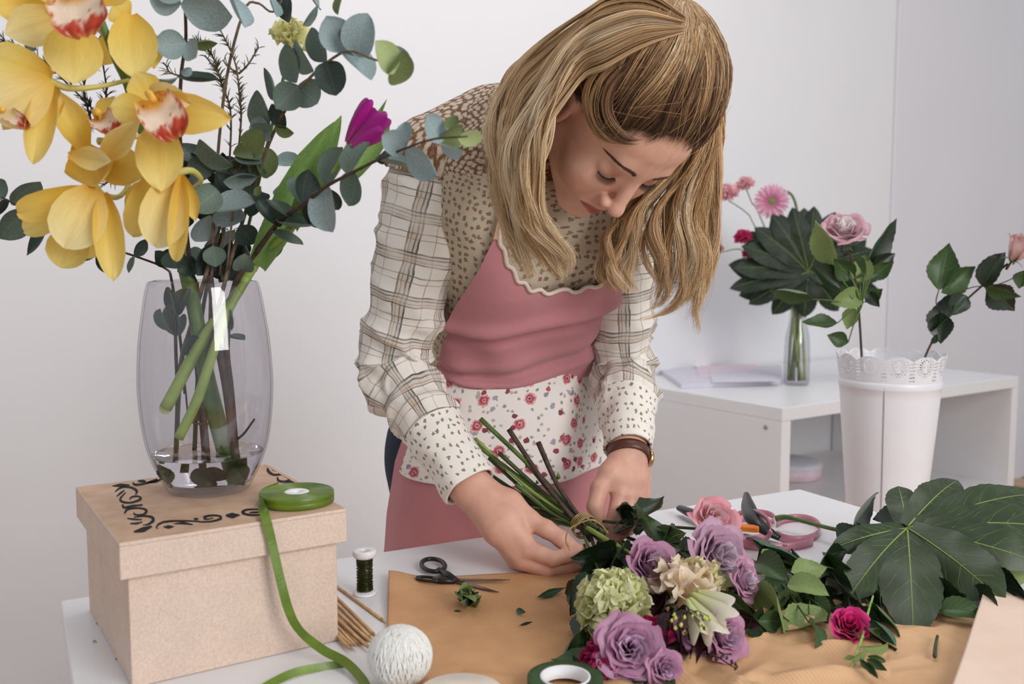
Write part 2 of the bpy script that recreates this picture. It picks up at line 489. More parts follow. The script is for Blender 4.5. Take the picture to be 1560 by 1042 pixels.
def gb(x0, x1, y0, y1, z0, z1, b=0.0008): return xf(box(x0, x1, y0, y1, z0, z1, b), MB)
child('box_body', gb(ins, BW - ins, ins, BD - ins, TZ + .0005, LZ - 0.005), M_mdf, gift, smooth=False)
lid = child('lid', join(gb(0, BW, 0, 0.004, LZ - LH, LZ - .0041), gb(0, BW, BD - 0.004, BD, LZ - LH, LZ - .0041), gb(0, .004, .0041, BD - .0041, LZ - LH, LZ - .0041), gb(BW - .004, BW, .0041, BD - .0041, LZ - LH, LZ - .0041),
                        gb(0, BW, 0, BD, LZ - 0.004, LZ)), [M_mdf, M_mdf_shaded], gift, smooth=False)
for pl in lid.data.polygons:
    if pl.normal.z > 0.9 and (lid.data.vertices[pl.vertices[0]].co.z > LZ - 0.001): pl.material_index = 1
# scroll border: thin solid slabs whose dark colour paints the shade inside the cut-outs
def blob(poly, zt=LZ + 0.0004):
    poly = [(x, y) for x, y in poly]
    g = slab(poly, LZ - 0.0008, zt)
    return xf(g, MB)
def stroke(pts, w):
    c = spline([(x, y, 0) for x, y in pts], 18); t = np.gradient(c, axis=0); t /= np.linalg.norm(t, axis=1)[:, None] + 1e-9
    n = np.stack([-t[:, 1], t[:, 0], 0 * t[:, 0]], 1); ww = interp(w, 18)[:, None]
    a = c + n * ww; b = c - n * ww
    poly = [tuple(p[:2]) for p in a] + [tuple(p[:2]) for p in b[::-1]]
    # strip of quads so that concave strokes stay valid
    m = 18; v = []; 
    for zt in (LZ - .0008, LZ + .0004):
        v += [(p[0], p[1], zt) for p in a] + [(p[0], p[1], zt) for p in b]
    f = []
    for k in range(m - 1):
        f.append((2 * m + k, 2 * m + k + 1, 3 * m + k + 1, 3 * m + k))
        f.append((k, k + 1, 2 * m + k + 1, 2 * m + k)); f.append((m + k + 1, m + k, 3 * m + k, 3 * m + k + 1))
    return xf((np.array(v, float), f), MB)
def pstroke(pts, w):
    """stroke drawn on the lid plane through picture points of a 380x150 detail, widths in its pixels"""
    n = 20; c = spline([(x, y, 0) for x, y in pts], n); t = np.gradient(c, axis=0); t /= np.linalg.norm(t, axis=1)[:, None] + 1e-9
    nn = np.stack([-t[:, 1], t[:, 0]], 1); ww = interp(w, n)[:, None] * 1.0
    v = []
    for zt in (LZ - .0008, LZ + .0004):
        for sg in (1, -1):
            for p, q, k in zip(c[:, :2], nn, ww): x, y = p + q * k * sg; l_ = MB.inverted() @ PZ(140 + x / 4.105, 690 + y / 4.105, zt); l_.x = min(max(l_.x, .006), BW - .006); l_.y = min(max(l_.y, .006), BD - .006); v.append(tuple(MB @ l_))
    f = []
    for k in range(n - 1): f += [(2 * n + k, 2 * n + k + 1, 3 * n + k + 1, 3 * n + k), (k, k + 1, 2 * n + k + 1, 2 * n + k), (n + k + 1, n + k, 3 * n + k, 3 * n + k + 1)]
    return np.array(v), f
SCROLL = [
 ([(128, 206), (180, 202), (236, 200)], [2, 12, 3]), ([(145, 243), (168, 224), (202, 212), (250, 217), (281, 238), (272, 262)], [3, 6, 6, 7, 9, 3]), ([(155, 272), (180, 250), (205, 232)], [3, 7, 3]),
 ([(212, 246), (178, 284), (190, 305), (240, 311), (290, 297), (306, 284), (288, 270), (250, 275), (236, 290)], [3, 7, 7, 6, 7, 8, 5, 6, 3]), ([(192, 322), (202, 341), (250, 331), (318, 324)], [6, 7, 7, 5]),
 ([(205, 378), (222, 352), (270, 344), (322, 348), (342, 364), (320, 385), (272, 386), (262, 372)], [5, 8, 6, 6, 9, 6, 6, 3]), ([(262, 402), (330, 394), (376, 402), (382, 425), (350, 446), (318, 450)], [3, 6, 9, 10, 6, 2]),
 ([(222, 408), (260, 414), (312, 416)], [4, 6, 4]), ([(240, 441), (280, 440), (316, 431)], [4, 7, 3]), ([(262, 493), (320, 479), (375, 458)], [5, 17, 6]),
 ([(412, 474), (404, 458), (436, 434), (500, 425), (570, 424), (640, 426), (700, 431), (760, 426), (806, 411), (808, 398), (780, 390), (730, 392), (698, 404), (716, 416), (760, 406)], [3, 6, 7, 7, 5, 5, 5, 6, 9, 6, 6, 7, 9, 5, 3]),
 ([(448, 462), (480, 462), (512, 460)], [3, 12, 3]), ([(512, 443), (570, 438), (632, 448)], [2, 9, 3]), ([(636, 412), (652, 412), (668, 412)], [3, 8, 3]), ([(838, 390), (878, 391), (926, 388)], [6, 19, 3]),
 ([(1062, 386), (1000, 388), (952, 379), (944, 366), (980, 353), (1062, 352)], [4, 7, 8, 9, 6, 4]), ([(985, 372), (1015, 371), (1045, 370)], [3, 7, 4]),
 ([(255, 184), (272, 198), (330, 191), (410, 166)], [4, 8, 6, 9]), ([(288, 176), (312, 173), (338, 181)], [6, 12, 5]), ([(345, 186), (400, 178), (440, 160)], [3, 8, 6]),
 ([(1100, 82), (1140, 71), (1178, 70)], [3, 11, 3]), ([(1100, 93), (1104, 114), (1140, 136), (1200, 130), (1244, 124)], [5, 10, 7, 6, 9]), ([(1150, 116), (1180, 106), (1218, 95)], [3, 7, 3]), ([(1130, 110), (1150, 102), (1172, 97)], [3, 5, 2]),
 ([(1160, 150), (1166, 171), (1200, 179), (1245, 166), (1275, 154), (1252, 140), (1212, 151)], [4, 8, 6, 7, 9, 6, 3]), ([(1195, 196), (1250, 183), (1306, 185)], [4, 9, 6]), ([(1225, 215), (1290, 205), (1340, 212)], [4, 8, 5])]
parts = [pstroke(p_, w_) for p_, w_ in SCROLL]
for g in parts: child('scroll_cutout', g, M_dark, gift, smooth=False)
def lidpt(x, y, z=LZ): return np.array(MB @ Vector((x, y, z)))
# ---------------------------------------------------------------- the florist
LFT = np.array([0.886, 0.463, 0.0])    # towards her left hand
FWD = np.array([0.463, -0.886, 0.0])   # where her body faces
person = empty('person', (0.0, 1.66, 0), 'blond woman in plaid shirt and pink apron bending over the table tying flowers', 'person')

# ---- head frame
HS = 1.10
Xh = unit((0.815, 0.587, -0.094)); Fh = np.array([0.145, -0.354, -0.915]); Fh = unit(Fh - Fh @ Xh * Xh); Zh = np.cross(Fh, Xh)
HO = V(P(947, 172, 1.265))
RH = np.stack([Xh, Fh, Zh], 1)
def H(x, y, z): return HO + RH @ (np.array([x, y, z]) * HS)
def build_head():
    s = SDF(HO - 0.19, HO + 0.16, 0.0019)
    def E(c, r, k=0.012, sub=False): s.ell(H(*c), np.array(r) * HS, RH, k, sub)
    def C(p, q, r1, r2=None, k=0.01, sub=False): s.cap(H(*p), H(*q), r1 * HS, (r1 if r2 is None else r2) * HS, k, sub)
    E((0, -0.008, 0.025), (0.073, 0.092, 0.086))
    E((0, 0.030, -0.030), (0.060, 0.058, 0.074), 0.02)
    E((0, 0.058, 0.034), (0.052, 0.030, 0.040), 0.02)
    for q in (-1, 1):
        C((q * .052, 0.0, -0.055), (q * 0.018, 0.062, -0.100), 0.016, 0.013, 0.02)
        E((q * .036, 0.058, -0.044), (.024, .026, .026), 0.02)
        E((q * .030, 0.070, -0.030), (.018, .014, .012), 0.012)
    E((0, 0.074, -0.101), (0.020, 0.015, 0.014), 0.02)
    E((0, 0.068, -0.072), (0.028, 0.020, 0.026), 0.018)
    C((-.028, 0.078, 0.017), (.028, .078, 0.017), 0.011, k=0.014)
    # sockets
    for q in (-1, 1):
        E((q * .031, 0.098, -0.006), (.018, .014, .012), 0.012, True)
        E((q * .031, 0.0715, -0.007), (.0150, .0145, .0125), 0.004)       # lidded eye
    # nose
    C((0, 0.084, 0.008), (0, 0.104, -0.034), 0.0075, 0.0085, 0.012)
    E((0, 0.107, -0.040), (0.0105, 0.0105, 0.009), 0.006)
    for q in (-1, 1):
        E((q * .0125, 0.096, -0.043), (.0068, .0090, .0068), 0.005)
        E((q * .0065, 0.101, -0.0505), (.0032, .0040, .0034), 0.003, True)
    # lips
    for q in (-1, 1):
        C((q * .004, 0.0925, -0.0660), (q * .022, 0.082, -0.0715), 0.0052, 0.0028, 0.005)
        C((q * .000, 0.0900, -0.0765), (q * .020, 0.082, -0.0735), 0.0062, 0.0030, 0.005)
        C((0, 0.0985, -0.0712), (q * .025, 0.086, -0.0722), 0.0011, 0.0010, 0.003, True)
    C((0, 0.0945, -0.055), (0, 0.098, -0.062), 0.002, 0.002, 0.004, True)
    # ears
    for q in (-1, 1):
        E((q * .074, -0.006, -0.018), (.008, .018, .030), 0.006)
        E((q * .083, -0.003, -0.016), (.006, .011, .020), 0.005, True)
    # neck
    s.cap(H(0, -0.030, -0.05), NECK, 0.050, 0.056, 0.03)
    v, f = s.mesh()
    v = smooth_mesh(v, f, 3)
    # skin's own lip, cheek and eyelid colours, plus shade painted at nostrils and mouth
    q = ((v - HO) @ RH) / HS
    base = np.array(lin((226, 178, 156)))
    col = np.repeat(base[None], len(v), 0)
    def blend(mask, c):
        nonlocal col
        mask = np.clip(mask, 0, 1)[:, None]; col = col * (1 - mask) + np.array(lin(c)) * mask
    for sgn in (-1, 1):
        d = np.linalg.norm((q - [sgn * .040, 0.068, -0.045]) / [.022, .03, .020], axis=1); blend((1 - d) * 0.55, (222, 140, 124))
        d = np.linalg.norm((q - [sgn * .031, 0.085, -0.004]) / [.018, .02, .010], axis=1); blend((1 - d) * 1.1, (176, 124, 106))
        d = np.linalg.norm((q - [sgn * .0065, 0.101, -0.0505]) / [.004, .006, .0035], axis=1); blend((1 - d) * 1.6, (110, 50, 42))  # nostril shade painted into the skin colour
    d = np.linalg.norm((q - [0, 0.108, -0.042]) / [.014, .016, .014], axis=1); blend((1 - d) * 0.6, (224, 150, 134))
    lipc = np.abs(q[:, 0]) < 0.0235
    zt = -0.0628 - 0.0070 * (np.abs(q[:, 0]) / 0.0235) ** 1.4 + 0.0016 * np.exp(-(q[:, 0] / 0.003) ** 2) * -1
    zb = -0.0812 + 0.0075 * (np.abs(q[:, 0]) / 0.0235) ** 2
    m = np.minimum((zt - q[:, 2]) / 0.0012, (q[:, 2] - zb) / 0.0014) * lipc * (q[:, 1] > 0.074)
    blend(m, (178, 100, 92))
    m = (1 - np.abs(q[:, 2] + 0.0712) / 0.0011) * (np.abs(q[:, 0]) < 0.024) * (q[:, 1] > 0.074); blend(m * 0.8, (96, 36, 34))  # crease shade painted as a dark line between the lips
    return v, f, col
NECK = V((0.050, 1.445, 1.372))

# ---- arms: shoulder, elbow, wrist
R_SH, R_EL, R_WR = V(P(662, 250, 1.43)), V(P(597, 560, 1.45)), V(P(716, 742, 1.335))
L_SH, L_EL, L_WR = V(P(938, 318, 1.56)), V(P(950, 560, 1.60)), V(P(957, 690, 1.465))
HC = np.array(lin((222, 172, 150)))
def build_arm(EL, WR, k0, hand, lo_m, hi_m):
    pts = [WR] + [V(P(*j)) for ch in hand for j in ch[0]]
    pts = np.array(pts)
    lo = np.minimum(pts.min(0), WR) - 0.03; hi = np.maximum(pts.max(0), WR) + 0.03
    E2 = WR + (EL - WR) * 0.55
    lo = np.minimum(lo, E2 - 0.045); hi = np.maximum(hi, E2 + 0.045)
    s = SDF(lo, hi, 0.00155)
    s.cap(E2, WR + (EL - WR) * 0.12, 0.037, 0.0262, 0.02)
    s.cap(WR + (EL - WR) * 0.12, WR, 0.0262, 0.0245, 0.02)
    for ci_, (ch, rr, kk) in enumerate(hand):
        rr = [r * (1.10 if ci_ < 5 else 1.13) for r in rr]
        J = [V(P(*j)) for j in ch]
        for a in range(len(J) - 1):
            s.cap(J[a], J[a + 1], rr[a], rr[a + 1], kk[a] if hasattr(kk, '__len__') else kk)
    v, f = s.mesh(); v = smooth_mesh(v, f, 2)
    col = np.repeat(HC[None], len(v), 0)
    for ch, rr, kk in hand:                       # rosier knuckles and fingertips
        for c_ in (ch[-1], ch[1], ch[2] if len(ch) > 3 else ch[-1]):
            d = np.linalg.norm(v - V(P(*c_)), axis=1) / 0.016
            m = np.clip(1 - d, 0, 1)[:, None] * 0.4; col = col * (1 - m) + np.array(lin((208, 128, 112))) * m
    return v, f, col
# her right hand (holds the bouquet); each chain: pixel x, pixel y, distance
RHAND = [
    # palm struts
    ([(716, 742, 1.335), (770, 790, 1.305), (806, 836, 1.285)], [.023, .0185, .0125], .012),
    ([(716, 742, 1.335), (758, 806, 1.300), (794, 852, 1.288)], [.022, .0185, .0125], .012),
    ([(716, 742, 1.335), (756, 800, 1.320), (788, 856, 1.312)], [.022, .018, .0125], .012),
    ([(716, 742, 1.335), (760, 790, 1.340), (790, 850, 1.335)], [.021, .017, .0115], .012),
    ([(726, 744, 1.335), (775, 768, 1.322), (806, 790, 1.312)], [.020, .0170, .0125], .012),
    # thumb
    ([(804, 792, 1.312), (832, 806, 1.300), (856, 822, 1.294), (876, 836, 1.292)], [.0125, .0108, .0102, .0080], .006),
    # fingers
    ([(806, 838, 1.284), (842, 851, 1.272), (864, 846, 1.280), (882, 838, 1.288)], [.0118, .0096, .0086, .0074], .0035),
    ([(794, 854, 1.288), (834, 868, 1.279), (866, 865, 1.290), (888, 858, 1.303)], [.0118, .0098, .0088, .0076], .0035),
    ([(790, 856, 1.310), (830, 872, 1.305), (862, 871, 1.318), (882, 864, 1.330)], [.0112, .0094, .0084, .0074], .0035),
    ([(790, 850, 1.335), (826, 868, 1.334), (852, 868, 1.346), (868, 862, 1.356)], [.0104, .0084, .0075, .0066], .0035),
]
LHAND = [
    ([(957, 690, 1.465), (948, 728, 1.435), (944, 752, 1.420)], [.0225, .0170, .0125], .010),
    ([(957, 690, 1.465), (958, 728, 1.440), (960, 754, 1.425)], [.0225, .0170, .0125], .010),
    ([(959, 692, 1.467), (968, 728, 1.450), (972, 752, 1.438)], [.0220, .0165, .0120], .010),
    ([(959, 692, 1.470), (973, 726, 1.465), (980, 748, 1.455)], [.0210, .0155, .0110], .010),
    ([(952, 694, 1.460), (930, 722, 1.430), (913, 744, 1.412)], [.0200, .0160, .0120], .010),
    ([(913, 744, 1.412), (906, 772, 1.398), (916, 798, 1.390)], [.0120, .0105, .0085], .005),
    ([(944, 752, 1.420), (936, 786, 1.404), (926, 806, 1.396), (918, 816, 1.392)], [.0115, .0095, .0085, .0074], .0035),
    ([(960, 754, 1.425), (956, 790, 1.408), (944, 812, 1.402), (932, 822, 1.400)], [.0115, .0098, .0086, .0076], .0035),
    ([(972, 752, 1.438), (972, 786, 1.424), (958, 806, 1.418), (944, 816, 1.418)], [.0110, .0092, .0082, .0072], .0035),
    ([(980, 748, 1.455), (983, 776, 1.444), (972, 794, 1.438), (960, 804, 1.436)], [.0100, .0082, .0073, .0064], .0035),
]
def skin_mat():
    m, nt, b = newmat('skin'); L = nt.links
    at = N(nt, 'ShaderNodeAttribute', attribute_name='Col')
    no = N(nt, 'ShaderNodeTexNoise', i_Scale=60.0, i_Detail=5.0)
    tc = N(nt, 'ShaderNodeTexCoord'); L.new(tc.outputs['Object'], no.inputs['Vector'])
    r = ramp(nt, [(0.35, (0.90, 0.86, 0.86)), (0.65, (1, 1, 1))]); L.new(no.outputs['Fac'], r.inputs[0])
    mx = N(nt, 'ShaderNodeMix', data_type='RGBA', blend_type='MULTIPLY', i_0=1.0)
    L.new(at.outputs['Color'], mx.inputs[6]); L.new(r.outputs[0], mx.inputs[7]); L.new(mx.outputs[2], b.inputs['Base Color'])
    b.inputs['Roughness'].default_value = 0.46; b.inputs['Specular IOR Level'].default_value = 0.35
    b.inputs['Subsurface Weight'].default_value = 0.18; b.inputs['Subsurface Radius'].default_value = (0.010, 0.004, 0.002); b.inputs['Subsurface Scale'].default_value = 0.5
    n2 = N(nt, 'ShaderNodeTexNoise', i_Scale=420.0, i_Detail=3.0); L.new(tc.outputs['Object'], n2.inputs['Vector'])
    bp = N(nt, 'ShaderNodeBump', i_Strength=0.12, i_Distance=0.0006); L.new(n2.outputs['Fac'], bp.inputs['Height']); L.new(bp.outputs[0], b.inputs['Normal'])
    return m
M_skin = skin_mat()
gs = [build_head(), build_arm(R_EL, R_WR, 0, RHAND, 0, 0), build_arm(L_EL, L_WR, 0, LHAND, 0, 0)]
def build_core():
    """upper body, arms and legs inside the clothes, one surface"""
    s = SDF((-0.42, 1.30, 0.02), (0.42, 1.95, 1.45), 0.008)
    hip = V((-0.03, 1.68, 0.86)); 
    s.ell(hip, (0.13, 0.095, 0.12), np.stack([LFT, FWD, (0, 0, 1)], 1), 0.03)
    s.cap(hip, (0.0, 1.60, 1.08), 0.09, 0.085, 0.04); s.cap((0.0, 1.60, 1.08), (0.02, 1.50, 1.27), 0.085, 0.095, 0.04)
    s.cap((0.02, 1.50, 1.27), NECK, 0.085, 0.05, 0.04)
    for SHd, EL, WR in ((R_SH, R_EL, R_WR), (L_SH, L_EL, L_WR)):
        s.cap((0.03, 1.49, 1.30), SHd, 0.06, 0.042, 0.03); s.cap(SHd, EL, 0.040, 0.034, 0.02); s.cap(EL, EL + (WR - EL) * .6, 0.034, 0.030, 0.02)
    for q in (-1, 1):
        h = hip + LFT * q * 0.08; k_ = h - V((0, 0, 0.42)) - FWD * 0.01; a = V((h[0], h[1], 0.09)) - FWD * 0.02
        s.cap(h, k_, 0.075, 0.048, 0.03); s.cap(k_, a, 0.047, 0.03, 0.02)
        s.cap(a - V((0, 0, .03)), a - V((0, 0, .05)) + FWD * 0.13, 0.026, 0.022, 0.02)
    v, f = s.mesh(); return v, f, np.repeat(HC[None], len(v), 0)
gs.append(build_core())
o_ = 0; vv, ff, cc = [], [], []
for v, f, c in gs: vv.append(v); ff.append(f + o_); cc.append(c); o_ += len(v)
child('body', (np.vstack(vv), np.vstack(ff)), M_skin, person, col=np.vstack(cc))

# ---- brows, lashes
from mathutils.bvhtree import BVHTree
_bv = BVHTree.FromPolygons([tuple(x) for x in gs[0][0]], [tuple(int(i) for i in q) for q in gs[0][1]])
def onface(x, z, off=0.0):
    hit = _bv.ray_cast(Vector(H(x, 0.16, z)), Vector(-Fh))
    return V(hit[0]) + Fh * off if hit[0] is not None else H(x, 0.085, z)
M_brow = mat('brow_hair', (92, 62, 44), 0.6)
for q in (-1, 1):
    hs = []
    for k in range(130):
        t_ = k / 129.0; x = 0.013 + 0.034 * t_
        z = 0.0125 + 0.0085 * math.sin(PI * min(1, t_ * 0.9 + 0.05)) - 0.002 * t_
        z1 = z + rng.uniform(-.0027, .0027) * (1 - t_ * .6)
        a = onface(q * x, z1, 0.0001); b = onface(q * (x + 0.006), z1 + 0.0022 - .004 * t_, 0.0006)
        hs.append(tube([a, (a + b) / 2 + RH @ np.array([0, .0008, 0]), b], [.00052, .0004, .0001], 3, cap=False))
    child('eyebrow', join(*hs), M_brow, person)
    hs = []
    line = []
    for k in range(34):
        t_ = k / 33.0; x = 0.0185 + 0.027 * t_
        yy = 0.0715 + 0.0150 * math.sqrt(max(0, 1 - ((x - 0.031) / 0.0165) ** 2)) * 0.93
        z = -0.0115 - 0.0015 * math.sin(PI * t_)
        a = H(q * x, yy, z); line.append(a)
        b = H(q * (x + 0.004 * (t_ - .3)), yy + 0.0075, z - 0.0035)
        hs.append(tube([a, (a + b) / 2 + RH @ np.array([0, 0, -.0008]), b], [.00036, .0003, .00008], 3, cap=False))
    hs.append(tube(line, .0010, 5))
    child('eyelashes', join(*hs), mat('lash', (30, 20, 16), 0.5), person)

# ---- clothes materials (pattern in metres along the cloth)
def uvn(nt, sx=1.0, sy=1.0):
    tc = N(nt, 'ShaderNodeTexCoord'); mp = N(nt, 'ShaderNodeMapping'); mp.inputs['Scale'].default_value = (sx, sy, 1)
    nt.links.new(tc.outputs['UV'], mp.inputs[0]); return mp.outputs[0]
def math_(nt, op, a, b=None, c=None):
    n = N(nt, 'ShaderNodeMath', operation=op)
    for i, x in enumerate((a, b, c)):
        if x is None: continue
        if isinstance(x, (int, float)): n.inputs[i].default_value = x
        else: nt.links.new(x, n.inputs[i])
    return n.outputs[0]
def mixc(nt, fac, a, b, mode='MIX'):
    n = N(nt, 'ShaderNodeMix', data_type='RGBA', blend_type=mode)
    for i, x in ((0, fac), (6, a), (7, b)):
        if isinstance(x, (int, float)): n.inputs[i].default_value = x
        elif isinstance(x, tuple): n.inputs[i].default_value = (*x, 1) if len(x) == 3 else x
        else: nt.links.new(x, n.inputs[i])
    return n.outputs[2]
def cloth_bump(nt, b, vec, sc_=900, st_=0.25, extra=None):
    w1 = N(nt, 'ShaderNodeTexNoise', i_Scale=sc_, i_Detail=2.0); nt.links.new(vec, w1.inputs['Vector'])
    w2 = N(nt, 'ShaderNodeTexNoise', i_Scale=45.0, i_Detail=3.0); nt.links.new(vec, w2.inputs['Vector'])
    h = math_(nt, 'ADD', w1.outputs['Fac'], math_(nt, 'MULTIPLY', w2.outputs['Fac'], 2.0))
    bp = N(nt, 'ShaderNodeBump', i_Strength=st_, i_Distance=0.0012); nt.links.new(h, bp.inputs['Height']); nt.links.new(bp.outputs[0], b.inputs['Normal'])
def band(nt, x, period, pos, w):
    """1 on a stripe of width w at pos of each period"""
    f = math_(nt, 'FRACT', math_(nt, 'DIVIDE', x, period))
    return math_(nt, 'LESS_THAN', math_(nt, 'ABSOLUTE', math_(nt, 'SUBTRACT', f, pos)), w / period / 2)
def plaid():
    m, nt, b = newmat('plaid_cotton'); L = nt.links
    uv = uvn(nt); sp = N(nt, 'ShaderNodeSeparateXYZ')
    ns = N(nt, 'ShaderNodeTexNoise', i_Scale=16.0, i_Detail=3.0); L.new(uv, ns.inputs['Vector'])
    wob = N(nt, 'ShaderNodeMix', data_type='VECTOR', i_0=0.013); L.new(uv, wob.inputs[4]); L.new(ns.outputs['Color'], wob.inputs[5])
    L.new(wob.outputs[1], sp.inputs[0]); X, Y = sp.outputs[0], sp.outputs[1]
    c = lin((240, 235, 228))
    n2 = N(nt, 'ShaderNodeTexNoise', i_Scale=22.0, i_Detail=4.0); L.new(uv, n2.inputs['Vector'])
    cur = mixc(nt, n2.outputs['Fac'], c, lin((228, 219, 208)))
    n3 = N(nt, 'ShaderNodeTexNoise', i_Scale=30.0, i_Detail=2.0); L.new(uv, n3.inputs['Vector'])
    fade = math_(nt, 'MULTIPLY', math_(nt, 'SUBTRACT', n3.outputs['Fac'], 0.12), 3.0)
    def S(cur, x, per, pos, w, colr, a): return mixc(nt, math_(nt, 'MULTIPLY', math_(nt, 'MULTIPLY', band(nt, x, per, pos, w), a), fade), cur, lin(colr))
    for ax in (X, Y):
        cur = S(cur, ax, 0.060, 0.50, 0.014, (196, 180, 164), 0.50)
        cur = S(cur, ax, 0.060, 0.38, 0.0022, (84, 84, 84), 0.62)
        cur = S(cur, ax, 0.060, 0.46, 0.0018, (90, 92, 90), 0.55)
        cur = S(cur, ax, 0.060, 0.62, 0.0022, (96, 78, 68), 0.55)
        cur = S(cur, ax, 0.030, 0.10, 0.0013, (158, 128, 104), 0.5)
    cur = S(cur, Y, 0.060, 0.90, 0.0020, (106, 118, 112), 0.5)
    L.new(cur, b.inputs['Base Color']); b.inputs['Roughness'].default_value = 0.9; b.inputs['Sheen Weight'].default_value = 0.15
    cloth_bump(nt, b, uv)
    return m
def small_print(name, base, dots, scale, dens=0.33, yoke=False):
    m, nt, b = newmat(name); L = nt.links
    uv = uvn(nt)
    vo = N(nt, 'ShaderNodeTexVoronoi', i_Scale=scale); L.new(uv, vo.inputs['Vector']); vo.voronoi_dimensions = '2D'; vo.inputs['Randomness'].default_value = 0.55
    no = N(nt, 'ShaderNodeTexNoise', i_Scale=scale * 3.2, i_Detail=2.0); L.new(uv, no.inputs['Vector'])
    d = math_(nt, 'ADD', vo.outputs['Distance'], math_(nt, 'MULTIPLY', math_(nt, 'SUBTRACT', no.outputs['Fac'], 0.5), 0.75))
    if yoke:
        r = ramp(nt, [(0.0, lin((214, 198, 182))), (0.34, lin((200, 178, 158))), (0.47, lin((134, 98, 72))), (0.58, lin((108, 74, 50))), (0.8, lin((150, 118, 92)))])
        L.new(d, r.inputs[0]); cur = r.outputs[0]
    else:
        msk = math_(nt, 'LESS_THAN', d, dens)
        sp = N(nt, 'ShaderNodeSeparateColor'); L.new(vo.outputs['Color'], sp.inputs[0])
        cr = ramp(nt, [(0.0, lin(dots[0])), (0.5, lin(dots[1])), (0.8, lin(dots[2]))], 'CONSTANT'); L.new(sp.outputs[0], cr.inputs[0])
        cur = mixc(nt, msk, lin(base), cr.outputs[0])
    L.new(cur, b.inputs['Base Color']); b.inputs['Roughness'].default_value = 0.9
    cloth_bump(nt, b, uv)
    return m
def floral():
    m, nt, b = newmat('rose_print_cotton'); L = nt.links
    uv = uvn(nt)
    no = N(nt, 'ShaderNodeTexNoise', i_Scale=150.0, i_Detail=2.0); L.new(uv, no.inputs['Vector'])
    cur = lin((236, 228, 222))
    def layer(cur, sc_, rnd, thr, keep, cols, off, ring=False, nz=0.35):
        mp = N(nt, 'ShaderNodeMapping'); mp.inputs['Location'].default_value = (off, off * .7, 0); L.new(uv, mp.inputs[0])
        vo = N(nt, 'ShaderNodeTexVoronoi', i_Scale=sc_); vo.voronoi_dimensions = '2D'; vo.inputs['Randomness'].default_value = rnd; L.new(mp.outputs[0], vo.inputs['Vector'])
        d = math_(nt, 'ADD', vo.outputs['Distance'], math_(nt, 'MULTIPLY', math_(nt, 'SUBTRACT', no.outputs['Fac'], 0.5), nz))
        sp = N(nt, 'ShaderNodeSeparateColor'); L.new(vo.outputs['Color'], sp.inputs[0])
        on = math_(nt, 'LESS_THAN', sp.outputs[1], keep)
        msk = math_(nt, 'MULTIPLY', math_(nt, 'LESS_THAN', d, thr), on)
        cr = ramp(nt, [(k / len(cols), lin(c)) for k, c in enumerate(cols)], 'CONSTANT')
        if ring:
            rr = math_(nt, 'DIVIDE', d, thr); L.new(rr, cr.inputs[0])
        else: L.new(sp.outputs[0], cr.inputs[0])
        return mixc(nt, msk, cur, cr.outputs[0])
    cur = layer(cur, 95, 1.0, 0.24, 0.42, [(166, 158, 150), (190, 176, 158), (150, 150, 142)], 0.3, nz=0.7)
    cur = layer(cur, 52, 0.9, 0.22, 0.22, [(164, 158, 172), (150, 140, 158), (186, 166, 160)], 1.1, nz=0.6)
    cur = layer(cur, 27, 0.8, 0.27, 0.50, [(122, 50, 62), (214, 150, 152), (160, 60, 76), (196, 110, 118), (222, 176, 172)], 2.3, ring=True, nz=0.28)
    cur = layer(cur, 50, 0.9, 0.22, 0.22, [(150, 66, 78), (180, 90, 96), (132, 60, 70)], 4.1, nz=0.35)
    L.new(cur, b.inputs['Base Color']); b.inputs['Roughness'].default_value = 0.85
    cloth_bump(nt, b, uv, st_=0.15)
    return m
M_plaid = plaid()
M_cuff = small_print('cuff_print', (240, 234, 225), [(150, 134, 100), (158, 124, 108), (138, 132, 104)], 70, 0.18)
M_front = small_print('front_print_shaded', (198, 184, 162), [(138, 114, 90), (146, 110, 92), (142, 128, 104)], 88, 0.27)  # base tone darkened to paint in the shade on the shirt front
M_yoke = small_print('yoke_print', (0, 0, 0), None, 84, yoke=True)
M_floral = floral()
M_pink = mat('apron_pink', (194, 128, 134), 0.8, var=0.06, scale=8, bump=0.25, bscale=800, sheen=0.15)
M_trim = mat('cream_trim', (224, 206, 190), 0.8)

# ---- torso (shirt): loft of ellipses along the spine
#            centre               half width, half depth
SP = [((-0.035, 1.700, 0.78), 0.178, 0.125), ((-0.030, 1.695, 0.90), 0.165, 0.118), ((-0.010, 1.655, 1.01), 0.142, 0.104),
      ((0.002, 1.595, 1.11), 0.148, 0.112), ((0.014, 1.530, 1.21), 0.162, 0.125), ((0.022, 1.485, 1.29), 0.170, 0.122),
      ((0.030, 1.460, 1.345), 0.158, 0.108), ((0.042, 1.440, 1.385), 0.112, 0.080), ((0.052, 1.430, 1.405), 0.066, 0.062)]
spc = np.array([s_[0] for s_ in SP]); spw = np.array([s_[1] for s_ in SP]); spd = np.array([s_[2] for s_ in SP])
def torso_at(t):
    """centre, frame and radii; t 0..1 from hips to neck"""
    c = spline(spc, 101); x = t * 100; i = np.clip(x.astype(int), 0, 99); u = (x - i)[:, None]
    cc_ = c[i] * (1 - u) + c[np.minimum(i + 1, 100)] * u
    tg = np.gradient(c, axis=0); tg = tg[i]; tg[:, :] = tg / np.linalg.norm(tg, axis=1)[:, None]
    lf = LFT[None] - (tg @ LFT)[:, None] * tg; lf /= np.linalg.norm(lf, axis=1)[:, None]
    fw = np.cross(tg, lf) * -1
    fw = np.where((fw @ FWD)[:, None] < 0, -fw, fw)
    w = np.interp(t, np.linspace(0, 1, len(SP)), spw); d = np.interp(t, np.linspace(0, 1, len(SP)), spd)
    return cc_, lf, fw, w, d
